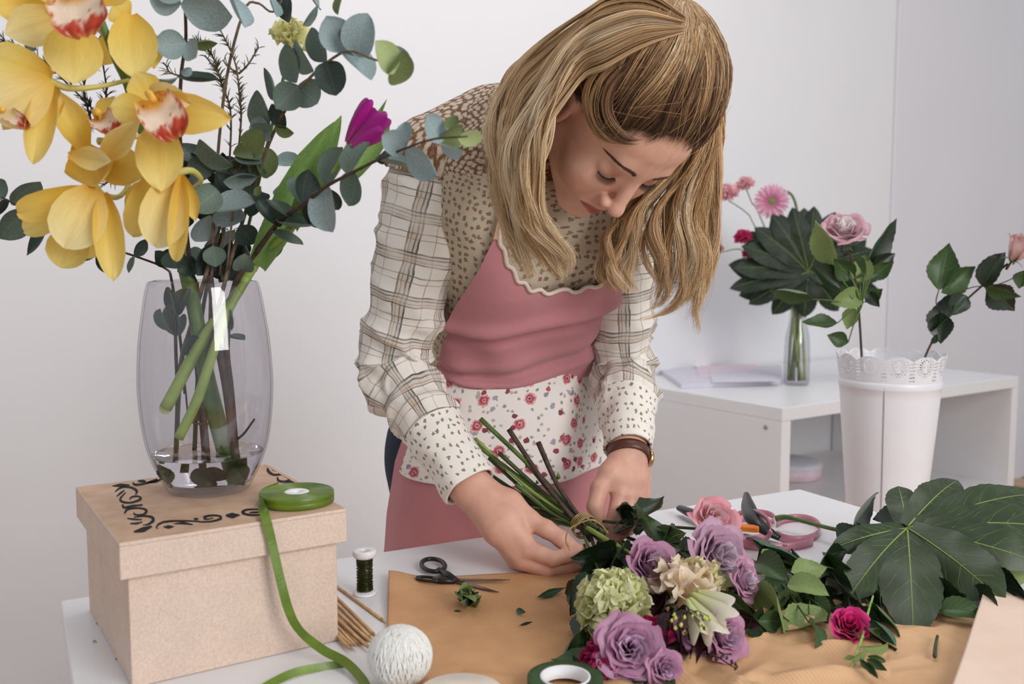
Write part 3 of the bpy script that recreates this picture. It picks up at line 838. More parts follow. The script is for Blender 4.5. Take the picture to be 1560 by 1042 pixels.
def torso_pt(t, a, off=0.0):
    """a: angle, 0 = front, +90deg = her left"""
    t = np.asarray(t, float); a = np.asarray(a, float)
    c, lf, fw, w, d = torso_at(t.ravel())
    a_ = a.ravel()
    chest = 0.022 * np.exp(-((t.ravel() - 0.52) / 0.10) ** 2) * (np.exp(-((np.abs(a_) - 0.55) / 0.42) ** 2))
    ex = 0.82
    ca = np.sign(np.cos(a_)) * np.abs(np.cos(a_)) ** ex; sa = np.sign(np.sin(a_)) * np.abs(np.sin(a_)) ** ex
    o = np.broadcast_to(off, t.shape).ravel()
    p = c + lf * (sa * (w + o))[:, None] + fw * (ca * (d + o + chest))[:, None]
    return p.reshape(*t.shape, 3)
def torso_patch(t0, t1, a0, a1, nt_, na, off):
    """a0,a1 may be arrays over t; off(T,A) -> offset"""
    T, U = np.meshgrid(np.linspace(0, 1, nt_), np.linspace(0, 1, na), indexing='ij')
    T2 = (t0(U) if callable(t0) else t0) * (1 - T) + (t1(U) if callable(t1) else t1) * T
    A0 = a0(T2) if callable(a0) else a0; A1 = a1(T2) if callable(a1) else a1
    A2 = A0 * (1 - U) + A1 * U
    p = torso_pt(T2, A2, off(T2, A2))
    uv = np.stack([A2 * 0.14, T2 * 0.75], -1)
    return p.reshape(-1, 3), grid_faces(nt_, na), uv.reshape(-1, 2)
wr_ = lambda T, A: 0.002 * sn(np.stack([A * 3, T * 26, 0 * T], -1), 1.0, 1) + 0.0015 * sn(np.stack([A * 9, T * 12, 0 * T + 3], -1), 1.0, 2)
shirt = torso_patch(0.0, 1.0, -PI, PI, 90, 96, lambda T, A: 0.001 + wr_(T, A))
sh = child('shirt', (shirt[0], shirt[1]), [M_front, M_yoke, M_plaid], person, uv=shirt[2])
# yoke print over the shoulders, plaid on the back
na = 96
for k, pl in enumerate(sh.data.polygons):
    i, j = divmod(k, na - 1); t_ = i / 89.0; a = -PI + 2 * PI * j / (na - 1)
    pl.material_index = 1 if t_ > 0.70 + 0.05 * math.cos(a) else (2 if abs(a) > 1.9 else 0)

def sleeve(SHd, EL, WR, r, side, M_list, cuff_t=0.80, wrap=0.0, bag=None):
    bag = bag or [0, 0, 0]
    pts = [SHd - (EL - SHd) * 0.02, SHd + (EL - SHd) * 0.33 + bag, SHd + (EL - SHd) * 0.72, EL, EL + (WR - EL) * 0.30, EL + (WR - EL) * 0.65, WR]
    n, m = 170, 84
    c = spline(pts, n); s = np.concatenate([[0], np.cumsum(np.linalg.norm(np.diff(c, axis=0), axis=1))])
    rr = interp(r, n)
    t, ns, bs = frames(c, up=(0, -1, 0))
    a = np.arange(m + 1) * 2 * PI / m + wrap
    Sg, Ag = np.meshgrid(s, a, indexing='ij')
    el = 1.0 * np.exp(-((s - s[n // 2]) / 0.085) ** 2)
    ca, sa = np.cos(Ag), np.sin(Ag)
    q = np.stack([ca * 1.1, sa * 1.1, Sg * 0], -1)
    # long folds that run round the arm, deeper near the elbow
    ph = Sg * 88 + 2.2 * np.sin(Ag + side) + 1.5 * sn(q + np.stack([0 * Sg, 0 * Sg, Sg * 7], -1), 1.2, 3)
    fold = (0.9 - 2.1 * np.abs(np.sin(ph * .5)) ** .75) * (0.5 + 0.5 * sn(q + np.stack([0 * Sg, 0 * Sg, Sg * 11], -1), 1.6, 4))
    ph2 = Sg * 170 + 3.0 * np.cos(Ag * 1 + 1 + side) + 2 * sn(q + np.stack([0 * Sg, 0 * Sg, Sg * 16], -1), 1.5, 5)
    fold2 = (1 - 2.2 * np.abs(np.sin(ph2 * .5)) ** .7) * np.clip(sn(q + np.stack([0 * Sg, 0 * Sg, Sg * 14], -1), 1.8, 1), 0, 1)
    amp = (0.0045 + 0.0050 * el)[:, None]; cuffd = (s / s[-1] > cuff_t)[:, None]
    amp = np.where(cuffd, amp * 0.45, amp)
    R = rr[:, None] + amp * fold + 0.6 * amp * fold2 + 0.0022 * sn(q * 2 + np.stack([0 * Sg, 0 * Sg, Sg * 9], -1), 1.0, 2)
    R = R + np.where(s / s[-1] > cuff_t, 0.0, 0.0025 * np.exp(-((s / s[-1] - cuff_t) / 0.02) ** 2))[:, None]
    p = c[:, None] + R[..., None] * (ca[..., None] * ns[:, None] + sa[..., None] * bs[:, None])
    # inside of the cuff
    pin = p[::-1][:26] - (R[::-1][:26, :, None] * 0.075 + 0.001) * (ca[0][None, :, None] * ns[::-1][:26, None] + sa[0][None, :, None] * bs[::-1][:26, None])
    P_ = np.concatenate([p, pin], 0); S2 = np.concatenate([Sg, Sg[::-1][:26]], 0)
    uv = np.stack([np.broadcast_to(Ag[0] * 0.052, S2.shape), S2], -1).reshape(-1, 2)
    o = child('sleeve', (P_.reshape(-1, 3), grid_faces(len(P_), m + 1)), M_list, person, uv=uv)
    ci = int(np.searchsorted(s / s[-1], cuff_t))
    idx = np.zeros((len(P_) - 1, m), dtype=np.int32); idx[ci:] = 1
    o.data.polygons.foreach_set('material_index', idx.ravel())
    return o
sleeve(R_SH, R_EL, R_WR + (R_WR - R_EL) * 0.0, [0.066, 0.070, 0.064, 0.060, 0.060, 0.056, 0.050, 0.043, 0.041], 0.4, [M_plaid, M_cuff], 0.80, wrap=PI * 0.9)
sleeve(L_SH, L_EL, L_WR + (L_EL - L_WR) * 0.05, [0.062, 0.064, 0.058, 0.056, 0.057, 0.056, 0.052, 0.044, 0.039], 2.1, [M_plaid, M_cuff], 0.78, wrap=PI * 0.9)
# shoulder caps that join sleeve and yoke (same shirt, brown print)
def shoulder_cap(SHd, EL, side):
    s = SDF(SHd - 0.18, SHd + 0.18, 0.0045)
    nk = V((0.030, 1.50, 1.375))
    ad = unit(EL - SHd)
    inn = SHd + (nk - SHd) * 0.62 + V((0, 0.0, 0.008))
    s.cap(SHd - ad * 0.004, inn, 0.0705, 0.086, 0.03)
    s.cap(SHd, SHd + ad * 0.06, 0.0700, 0.0725, 0.01)
    v, f = s.mesh(); v = smooth_mesh(v, f, 2)
    v = v + 0.0022 * sn(v, 50, 2)[:, None]
    keep = ((v[f].mean(1) - SHd) @ ad) < 0.016 + 0.004 * side
    f = f[keep]
    q = v - SHd
    uv = np.stack([q @ LFT, q @ np.array([-.3, .5, .5]) - q @ FWD * .5], -1)
    child('shoulder_yoke', (v, f), M_yoke, person, uv=uv)
shoulder_cap(R_SH, R_EL, 0.5); shoulder_cap(L_SH, L_EL, 1)

# ---- apron
t_waist = 0.262
def fold_apron(T, A):
    z = 0.0135 + 0.0015 * sn(np.stack([A * 2, T * 9, 0 * T], -1), 1.0, 3)
    # horizontal folds under the bust and at the waist
    z = z + 0.011 * np.exp(-((T - (0.43 + 0.012 * np.sin(A * 2 + 1))) / 0.016) ** 2) - 0.010 * np.exp(-((T - (0.405 + 0.012 * np.sin(A * 2 + 1))) / 0.012) ** 2)
    z = z + 0.0050 * np.exp(-((T - (0.355 + 0.02 * np.sin(A * 1.4))) / 0.014) ** 2) - 0.0045 * np.exp(-((T - (0.333 + 0.02 * np.sin(A * 1.4))) / 0.010) ** 2)
    z = z + 0.0045 * np.exp(-((T - (0.302 + 0.012 * np.sin(A * 3))) / 0.010) ** 2)
    z = z + 0.0035 * np.sin(A * 9 + T * 30) * np.exp(-((T - 0.36) / 0.08) ** 2)
    z = z + 0.003 * np.exp(-((T - 0.60) / 0.05) ** 2) * np.sin(A * 5 + 1)
    return z
ncol = 90
top_t = lambda U: 0.635 - 0.135 * np.sin(PI * U) ** 0.85 + 0.0035 * np.cos(U * PI * 22)
aL = lambda T: np.interp(T, [0.2, 0.30, 0.45, 0.55, 0.66], [-1.30, -1.22, -0.98, -0.72, -0.45])
aR = lambda T: np.interp(T, [0.2, 0.30, 0.45, 0.55, 0.66], [1.35, 1.30, 1.12, 0.98, 0.86])
bib = torso_patch(t_waist - 0.02, top_t, aL, aR, 110, ncol, fold_apron)
child('apron_bib', (bib[0], bib[1]), M_pink, person, uv=bib[2])
edge = bib[0].reshape(110, ncol, 3)[-1]
child('bib_trim', tube(edge + FWD * 0.001, 0.0034, 6, flat=1.0), M_trim, person)
# strap up to the neck
def strap(U0, t_end, a_end, w):
    i = int(U0 * (ncol - 1)); p0 = edge[i]
    p1 = torso_pt(np.array([0.5 * (0.64 + t_end)]), np.array([a_end * .8]), 0.012)[0]; p2 = torso_pt(np.array([t_end]), np.array([a_end]), 0.013)[0]
    c = spline([p0 + FWD * 0.002, p1, p2], 14)
    lf = LFT * w
    v = np.concatenate([c - lf, c + lf, c + lf - FWD * .0016, c - lf - FWD * .0016]); n_ = 14
    f = []
    for k in range(n_ - 1):
        for (a, b) in ((0, 1), (1, 2), (2, 3), (3, 0)): f.append((a * n_ + k, b * n_ + k, b * n_ + k + 1, a * n_ + k + 1))
    child('apron_strap', (v, f), mat('strap_tan', (196, 160, 128), 0.8), person, smooth=False)
strap(0.04, 0.93, -0.55, 0.010); strap(0.96, 0.93, 0.9, 0.010)
# skirt of the apron
def skirt(off, z0, z1, a0, a1, n, m, uvk=1.0):
    z0f = z0 if callable(z0) else (lambda U: z0 + 0 * U)
    Z, U = np.meshgrid(np.linspace(0, 1, n), np.linspace(0, 1, m), indexing='ij')
    zt = 1.008 + 0 * U; zz = zt * (1 - Z) + z0f(U) * Z
    A_ = a0 + (a1 - a0) * U
    dn = (1.008 - zz)
    c = np.stack([-0.008 - 0.10 * dn, 1.655 + 0.12 * dn, zz], -1)
    c[..., 0] = -0.008 - 0.12 * np.minimum(dn, 0.25); c[..., 1] = 1.655 + 0.13 * np.minimum(dn, 0.25)
    w = 0.145 + 0.24 * np.minimum(dn, 0.16) + 0.10 * dn; d = 0.108 + 0.16 * np.minimum(dn, .16) + 0.05 * dn
    fo = off + (0.004 + 0.02 * dn) * np.sin(A_ * 6 + 0.8 + 2 * dn) * np.clip(dn * 6, 0, 1) + 0.003 * sn(np.stack([A_ * 4, dn * 4, 0 * dn], -1), 1, 2)
    p = c + LFT * (np.sin(A_) * (w + fo))[..., None] + FWD * (np.cos(A_) * (d + fo))[..., None]
    # the cloth hangs against the table edge, never through it
    sd = (p[..., :2] - np.array([A.x, A.y])) @ (-eY[:2]); lim = 0.006 + off * .5
    push = np.where((zz < 0.80), np.clip(lim - sd, 0, None), 0) * np.clip((0.80 - zz) / .03, 0, 1)
    p = p - eY * push[..., None]
    uv = np.stack([A_ * 0.17, zz], -1)
    return p.reshape(-1, 3), grid_faces(n, m), uv.reshape(-1, 2)
g = skirt(0.012, 0.40, None, -1.42, 1.75, 70, 110); child('apron_skirt', (g[0], g[1]), M_pink, person, uv=g[2])
g = skirt(0.019, lambda U: 0.840 - 0.022 * np.sin(PI * U) ** 0.6 , None, -1.22, 1.32, 50, 110)
child('apron_floral_panel', (g[0], g[1]), M_floral, person, uv=g[2])
bt = g[0].reshape(50, 110, 3)[-1]; child('panel_hem', tube(bt, 0.0018, 5), mat('hem_white', (232, 226, 220), .8), person)
tp = g[0].reshape(50, 110, 3)[0]; child('waist_seam', tube(tp + V((0, 0, .001)) + FWD * 0.0, 0.0035, 6), M_pink, person)
# jeans
M_jean = mat('dark_denim', (38, 46, 66), 0.85, var=0.2, scale=200)
s = SDF((-0.36, 1.42, 0.05), (0.32, 1.95, 1.05), 0.009)
hip = V((-0.030, 1.700, 0.86))
s.ell(hip, (0.205, 0.120, 0.15), np.stack([LFT, FWD, (0, 0, 1)], 1), 0.03)
for q in (-1, 1):
    h = hip + LFT * q * 0.095 - V((0, 0, .05)); k_ = h - V((0, 0, 0.38)) - FWD * 0.01; a = V((h[0], h[1], 0.10)) - FWD * 0.02
    s.cap(h, k_, 0.105, 0.065, 0.03); s.cap(k_, a, 0.064, 0.05, 0.02)
v, f = s.mesh(); v = smooth_mesh(v, f, 3); child('jeans', (v, f), M_jean, person)
M_shoe = mat('shoe_canvas', (60, 58, 60), 0.8)
for q in (-1, 1):
    h = hip + LFT * q * 0.085 - FWD * 0.02
    s = SDF((h[0] - 0.2, h[1] - 0.25, 0), (h[0] + 0.2, h[1] + 0.12, 0.16), 0.004)
    s.cap((h[0], h[1], 0.05), (h[0], h[1], 0.11), 0.042, 0.040, 0.02); e = V((h[0], h[1], 0.036)) + FWD * 0.15
    s.cap((h[0], h[1], 0.04), e, 0.038, 0.034, 0.02)
    v, f = s.mesh(); v[:, 2] = np.maximum(v[:, 2], 0.001); child('shoe', (v, f), M_shoe, person)
# watch on her left wrist
wc = L_WR + (L_WR - L_EL) * 0.02; wd = unit(L_WR - L_EL)
x_ = unit(np.cross(wd, (0, 1, 0))); y_ = np.cross(wd, x_)
a = np.linspace(0, 2 * PI, 49)
ring = lambda r, o: wc + wd * o + r * (np.cos(a)[:, None] * x_ + np.sin(a)[:, None] * y_ * 0.95)
prof = [(0.0315, -0.009), (0.0335, -0.008), (0.0335, 0.008), (0.0315, 0.009), (0.0300, 0.008), (0.0300, -0.008), (0.0315, -0.009)]
v = np.concatenate([ring(r, o) for r, o in prof]); f = grid_faces(len(prof), 49)
watch = child('watch_strap', (v, f), mat('brown_leather', (92, 52, 38), 0.4), person); tag(watch, 'brown leather watch strap')
M_gold = mat('watch_gold', (214, 176, 120), 0.25, metal=0.9)
dirn = unit(V(P(986, 716, 1.45)) - wc); dirn = unit(dirn - dirn @ wd * wd)
cs = lathe([(0, 0), (0.0125, 0), (0.0135, 0.002), (0.0125, 0.006), (0.0105, 0.0068), (0, 0.0068)], 28)
child('watch_case', xf(cs, aim(wc + dirn * 0.0325, wd, dirn)), M_gold, person)
# ---------------------------------------------------------------- hair: thousands of fine strands, one part of the person
EC = np.array([0, -0.008, 0.028]); ER = np.array([0.0765, 0.0985, 0.090])
def scalp(d, r=1.0):
    """d: unit directions in head space -> world point on the enlarged skull"""
    return HO + ((EC + d * ER * np.asarray(r)[..., None]) @ RH.T) * HS
def hairline(az):
    a = np.abs(az)
    return np.interp(a, [0, .35, .75, 1.05, 1.3, 1.6, 2.2, 3.2], [0.58, 0.50, 0.27, 0.00, -0.18, -0.36, -0.50, -0.55])
def strands(pts, rad, col):
    """pts N,K,3; rad N,K ; col N,K,3 -> three sided tubes"""
    Nn, K, _ = pts.shape
    t = np.gradient(pts, axis=1); t /= np.linalg.norm(t, axis=2, keepdims=True) + 1e-9
    ref = np.array([0.2, -0.9, 0.3]); a = np.cross(t, ref); a /= np.linalg.norm(a, axis=2, keepdims=True) + 1e-9
    b = np.cross(t, a)
    an = np.arange(3) * 2 * PI / 3
    v = pts[:, :, None] + rad[:, :, None, None] * (np.cos(an)[None, None, :, None] * a[:, :, None] + np.sin(an)[None, None, :, None] * b[:, :, None])
    base = (np.arange(Nn) * K * 3)[:, None, None]
    i = np.arange(K - 1)[None, :, None] * 3; j = np.arange(3)[None, None, :]; j2 = (j + 1) % 3
    f = np.stack([base + i + j, base + i + j2, base + i + 3 + j2, base + i + 3 + j], -1).reshape(-1, 4)
    c = np.repeat(col[:, :, None], 3, 2)
    return v.reshape(-1, 3), f, c.reshape(-1, 3)
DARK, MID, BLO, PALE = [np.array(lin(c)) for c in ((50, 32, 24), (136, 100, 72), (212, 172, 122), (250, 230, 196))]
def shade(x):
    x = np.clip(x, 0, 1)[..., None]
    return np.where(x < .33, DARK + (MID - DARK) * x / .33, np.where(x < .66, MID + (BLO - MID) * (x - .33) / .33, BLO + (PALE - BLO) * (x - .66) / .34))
Tdir = unit(np.array([0.0, -0.60, 0.95]) / 1.0)
HG = []
def scalp_hair(Nn, K=15, lift=0.26, jit=0.0):
    az = rng.uniform(-2.0, 2.0, Nn); e0 = hairline(az)
    # more roots close to the hairline
    el = e0 + (1.25 - e0) * rng.uniform(0, 1, Nn) ** 1.5
    el = el + rng.normal(0, 0.045, Nn) * (1 - .5 * (np.abs(az) > 1)) + .03 * np.sin(az * 17) + .02 * np.sin(az * 41)
    d0 = np.stack([np.sin(az) * np.cos(el), np.cos(az) * np.cos(el), np.sin(el)], -1)
    T = np.broadcast_to(Tdir, d0.shape) + rng.normal(0, 0.035, d0.shape); T = T / np.linalg.norm(T, axis=1)[:, None]
    om = np.arccos(np.clip((d0 * T).sum(1), -1, 1))
    keep = om > 0.25; az, el, e0, d0, T, om = az[keep], el[keep], e0[keep], d0[keep], T[keep], om[keep]
    s = np.linspace(0, 1, K)[None, :]
    so = np.sin(om)[:, None]
    dd = (np.sin((1 - s) * om[:, None]) / so)[..., None] * d0[:, None] + (np.sin(s * om[:, None]) / so)[..., None] * T[:, None]
    # sideways droop of the swept locks and slow waves shared by neighbours
    ph = az * 5.0
    side = np.cross(d0, T); side /= np.linalg.norm(side, axis=1)[:, None] + 1e-9
    droop = -0.20 * np.sin(PI * s) * np.sign(az)[:, None] * np.clip(np.abs(az) - .2, 0, 1)[:, None]
    wav = 0.055 * np.sin(s * 8 + 2.2 * ph[:, None]) * s * (1 - s) * 3 + 0.020 * np.sin(s * 17 + az[:, None] * 13) * (1 - s) + 0.05 * np.sin(az[:, None] * 31) * s * (1 - s)
    fr = rng.normal(0, 0.012, (len(az), 1)) + rng.normal(0, 0.030, (len(az), 1)) * s * (1 - s) * 2
    dd = dd + side[:, None] * (wav + fr + droop)[..., None]
    dd /= np.linalg.norm(dd, axis=2)[..., None]
    lay = rng.uniform(0, 1, (len(az), 1))
    puff = 1.035 + (lift * (np.clip(s * 1.8, 0, 1) ** 0.8) * (0.55 + 0.45 * lay)) - 0.05 * np.clip(s - .85, 0, 1) * 6
    puff = puff + 0.050 * np.sin(az[:, None] * 19 + 2 * np.sin(s * 4 + az[:, None] * 3)) * np.clip(s * 3, 0, 1) * (1 - s)
    puff = puff * (1 + rng.normal(0, 0.004, puff.shape[:1] + (1,)))
    p = scalp(dd, puff)
    r = np.full(p.shape[:2], 0.00042) * (0.6 + 0.4 * np.sin(PI * np.clip(s + .1, 0, 1))); r[:, -1] *= .3; r[:, 0] *= .25; r[:, 1] *= .7
    lock = 0.5 + 0.5 * np.sin(az * 23 + 1.7 * np.sin(el * 7)) * np.cos(az * 9 + el * 6)
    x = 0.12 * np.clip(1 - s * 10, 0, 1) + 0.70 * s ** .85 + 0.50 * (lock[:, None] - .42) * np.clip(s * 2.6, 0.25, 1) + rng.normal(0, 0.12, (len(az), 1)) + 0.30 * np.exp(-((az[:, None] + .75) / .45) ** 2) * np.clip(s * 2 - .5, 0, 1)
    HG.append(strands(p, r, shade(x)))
scalp_hair(12500)
def curtain(guides, Nn, K=34, thick=0.012, wave=0.006, nl=26, light=0.55, seed=1, ends=0.10, freq=3.2, root=.30):
    r_ = np.random.default_rng(seed)
    G = np.array([spline([scalp(np.array([math.sin(g[1]) * math.cos(g[2]), math.cos(g[1]) * math.cos(g[2]), math.sin(g[2])]), np.array(g[3])) if g[0] == 'S' else P(*g) for g in gg], K) for gg in guides])      # ng,K,3
    ng = len(G)
    lk = np.sort(r_.uniform(0, ng - 1, nl)); li = r_.integers(0, nl, Nn)
    s = np.linspace(0, 1, K)[None, :]
    spread = (ng - 1) / nl * 0.85
    g = np.clip(lk[li][:, None] + r_.normal(0, 1, (Nn, 1)) * spread * (1.0 - 0.60 * s) , 0, ng - 1.001)
    gi = g.astype(int); u = g - gi; kk = np.broadcast_to(np.arange(K)[None], g.shape)
    c = G[gi, kk] * (1 - u[..., None]) + G[np.minimum(gi + 1, ng - 1), kk] * u[..., None]
    dep = (r_.normal(0, 1, nl)[li] * 0.7 + r_.normal(0, 0.45, Nn))[:, None] * thick * np.sin(PI * np.clip(s * .9 + .08, 0, 1)) ** .6
    ph = r_.uniform(0, 6.28, nl)[li][:, None]; am = r_.uniform(.5, 1.3, nl)[li][:, None]
    w = wave * am * np.sin(2 * PI * freq * s + ph + r_.normal(0, .25, (Nn, 1))) * np.clip(s * 2 - .1, 0, 1)
    w2 = wave * am * np.cos(2 * PI * freq * s + ph) * np.clip(s * 2 - .1, 0, 1)
    fly = r_.normal(0, 1, (Nn, 1)) * 0.0022 * s + r_.normal(0, 1, (Nn, 1)) * 0.006 * (s ** 3) * (r_.random((Nn, 1)) < .25)
    c = c + np.array([1, 0, 0]) * (w + fly)[..., None] + np.array([0, -1, 0.0]) * (dep + w2)[..., None]
    # strands end at different lengths
    cut = 1 - r_.uniform(0, ends, (Nn, 1)) * 1.0 - r_.uniform(0, .20, nl)[li][:, None]
    ss = s * cut * (K - 1); i0 = np.clip(ss.astype(int), 0, K - 2); uu = (ss - i0)[..., None]
    rows = np.arange(Nn)[:, None]
    c = c[rows, i0] * (1 - uu) + c[rows, i0 + 1] * uu
    r = 0.00046 * (1 - 0.75 * s ** 3) * np.ones((Nn, 1))
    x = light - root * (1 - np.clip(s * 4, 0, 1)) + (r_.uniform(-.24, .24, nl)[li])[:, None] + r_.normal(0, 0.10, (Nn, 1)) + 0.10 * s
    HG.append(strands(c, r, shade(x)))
LEFTG = [
 [('S', -2.5, 1.25, 1.20), ('S', -2.5, .8, 1.22), ('S', -2.5, .35, 1.22), ('S', -2.35, .05, 1.22), (822, 72, 1.30), (782, 105, 1.32), (757, 155, 1.32), (748, 215, 1.30), (755, 280, 1.28), (768, 345, 1.27), (790, 395, 1.28), (808, 432, 1.28)],
 [('S', -2.2, 1.25, 1.24), ('S', -2.1, .8, 1.26), ('S', -2.05, .4, 1.26), ('S', -2.0, .1, 1.26), (840, 102, 1.22), (806, 145, 1.23), (778, 205, 1.23), (768, 275, 1.23), (778, 335, 1.23), (800, 390, 1.24), (812, 440, 1.26)],
 [('S', -1.9, 1.25, 1.26), ('S', -1.75, .8, 1.28), ('S', -1.7, .4, 1.28), ('S', -1.7, .1, 1.27), (850, 132, 1.18), (826, 175, 1.18), (804, 232, 1.18), (796, 295, 1.18), (806, 350, 1.20), (842, 396, 1.22), (862, 432, 1.25)],
 [('S', -1.7, 1.25, 1.27), ('S', -1.5, .8, 1.29), ('S', -1.45, .4, 1.29), ('S', -1.5, .12, 1.27), (858, 158, 1.165), (838, 200, 1.165), (824, 250, 1.165), (826, 305, 1.175), (846, 350, 1.19), (870, 392, 1.21), (858, 440, 1.23)],
]
curtain(LEFTG, 4600, K=44, light=.70, seed=3, nl=46, wave=.0062, root=.12, thick=.013, freq=3.4)
RIGHTG = [
 [('S', 2.4, 1.2, 1.18), ('S', 2.1, .8, 1.2), ('S', 2.0, .4, 1.16), (1090, 130, 1.33), (1100, 180, 1.36), (1092, 240, 1.37), (1084, 310, 1.38), (1090, 375, 1.38), (1076, 430, 1.38), (1066, 475, 1.38), (1080, 520, 1.38)],
 [('S', 2.2, 1.2, 1.16), ('S', 1.9, .8, 1.16), ('S', 1.8, .4, 1.12), (1080, 160, 1.33), (1084, 215, 1.34), (1068, 275, 1.35), (1058, 335, 1.36), (1066, 388, 1.36), (1050, 438, 1.36), (1015, 476, 1.36), (970, 492, 1.36)],
 [('S', 1.9, .9, 1.12), ('S', 1.7, .5, 1.10), (1062, 180, 1.32), (1058, 215, 1.33), (1040, 265, 1.34), (1012, 315, 1.35), (994, 360, 1.36), (1004, 405, 1.36), (1014, 440, 1.36), (988, 475, 1.36)],
 [('S', 1.7, .6, 1.06), (1052, 185, 1.30), (1040, 235, 1.33), (1000, 290, 1.35), (965, 335, 1.36), (942, 380, 1.37), (942, 420, 1.37), (965, 458, 1.37)],
 [('S', 1.6, .3, 1.04), (1035, 210, 1.31), (1000, 260, 1.35), (960, 310, 1.37), (932, 345, 1.38), (920, 385, 1.38), (922, 425, 1.38), (940, 455, 1.38)],
]
curtain(RIGHTG, 5000, K=44, light=.64, seed=5, nl=52, wave=.0080, thick=.016, freq=2.8, root=.2)
BACKG = [
 [(1020, 30, 1.36), (930, 40, 1.41), (850, 70, 1.43), (790, 100, 1.43), (752, 140, 1.40), (735, 185, 1.36), (742, 235, 1.33)],
 [(1015, 40, 1.34), (930, 60, 1.38), (860, 90, 1.41), (800, 120, 1.40), (768, 165, 1.37), (752, 220, 1.33), (755, 290, 1.30)],
 [(1010, 60, 1.32), (930, 90, 1.36), (870, 130, 1.38), (820, 170, 1.36), (785, 220, 1.33), (770, 280, 1.30), (775, 330, 1.28)],
]
curtain(BACKG, 2200, light=.74, seed=8, nl=20, wave=.005, ends=.25)
# the lock over her temple and ear
TEMP = [
 [('S', -1.5, .95, 1.24), ('S', -1.30, .50, 1.20), ('S', -1.15, .30, 1.14), ('S', -.95, .20, 1.10), ('S', -.70, .26, 1.09), ('S', -.50, .42, 1.05)],
 [('S', -1.55, .85, 1.25), ('S', -1.42, .40, 1.21), ('S', -1.25, .16, 1.15), ('S', -1.0, .06, 1.10), ('S', -.74, .12, 1.10), ('S', -.55, .28, 1.05)],
 [('S', -1.60, .75, 1.26), ('S', -1.52, .30, 1.22), ('S', -1.40, .02, 1.15), ('S', -1.15, -.10, 1.10), ('S', -.90, -.06, 1.08), ('S', -.74, .06, 1.05)],
]
curtain(TEMP, 1100, K=18, light=.30, seed=11, nl=16, wave=.0030, thick=.0030, ends=.22, freq=1.0)
curtain([[('S', 1.2, .35, 1.16), ('S', 1.0, .22, 1.12), ('S', .8, .30, 1.08), ('S', .62, .42, 1.05)], [('S', 1.35, .2, 1.16), ('S', 1.2, .05, 1.12), ('S', 1.0, .12, 1.08), ('S', .85, .22, 1.05)]], 500, K=14, light=.40, seed=13, nl=8, wave=.0015, thick=.003, ends=.2, freq=1.0)
# twist where the half-up hair is tied
def twist():
    tw = scalp(Tdir[None], np.array([1.30]))[0]
    out = []
    for k in range(700):
        a0 = rng.uniform(0, 2 * PI); rr = rng.uniform(0.006, 0.013)
        K = 14; s = np.linspace(0, 1, K)
        ax = unit(V(P(1068, 52, 1.36)) - V(P(1028, 14, 1.33)))
        b1 = unit(np.cross(ax, (0, 1, 0))); b2 = np.cross(ax, b1)
        th = a0 + s * 4.2
        c = V(P(1026, 12, 1.33)) + ax * (s * 0.048)[:, None] + (rr * (0.6 + .4 * np.sin(PI * s)))[:, None] * (np.cos(th)[:, None] * b1 + np.sin(th)[:, None] * b2)
        out.append(c)
    p = np.array(out); r = np.full(p.shape[:2], .0005)
    HG.append(strands(p, r, shade(0.55 + rng.normal(0, .16, (len(p), 1)) + 0 * r)))
twist()
# stray fine hairs round the outline
def strays(Nn=260):
    K = 12; az = rng.uniform(-PI, PI, Nn); el = rng.uniform(0.0, 1.4, Nn)
    d0 = np.stack([np.sin(az) * np.cos(el), np.cos(az) * np.cos(el), np.sin(el)], -1)
    s = np.linspace(0, 1, K)[None]
    t_ = rng.normal(0, 1, (Nn, 3)) * .5 + Tdir; d = d0[:, None] + t_[:, None] * s[..., None] * .5; d /= np.linalg.norm(d, axis=2)[..., None]
    p = scalp(d, 1.18 + .16 * s * rng.random((Nn, 1)) + .0 * s)
    HG.append(strands(p, np.full(p.shape[:2], .00016), shade(0.62 + 0 * s * np.ones((Nn, 1)))))
strays()
o_ = 0; vv, ff, cc = [], [], []
for v, f, c in HG: vv.append(v); ff.append(f + o_); cc.append(c); o_ += len(v)
def hair_mat():
    m, nt, b = newmat('hair'); L = nt.links
    at = N(nt, 'ShaderNodeAttribute', attribute_name='Col'); L.new(at.outputs['Color'], b.inputs['Base Color'])
    b.inputs['Roughness'].default_value = 0.38; b.inputs['Specular IOR Level'].default_value = 0.45
    return m
M_hair = hair_mat()
hair = child('hair', (np.vstack(vv), np.vstack(ff)), M_hair, person, smooth=True, col=np.vstack(cc)); tag(hair, 'long wavy dark blond hair tied half up', kind='stuff')
# scalp layer under the strands
nu, nv = 60, 90
vv = []
for i in range(nu):
    azs = np.linspace(-PI, PI, nv); e0 = hairline(azs) + .03
    el = e0 + (PI / 2 - e0) * i / (nu - 1)
    d = np.stack([np.sin(azs) * np.cos(el), np.cos(azs) * np.cos(el), np.sin(el)], -1)
    ins_ = min(1, i / 14)
    back = np.clip((-(d @ np.array([0, .75, -.3])) + .3), 0, 1)
    vv.append(scalp(d, 0.985 + (0.045 + 0.16 * back) * ins_))
child('scalp_hair', (np.array(vv).reshape(-1, 3), grid_faces(nu, nv)), mat('hair_roots', (84, 58, 40), 0.7, var=.3, scale=120), person)
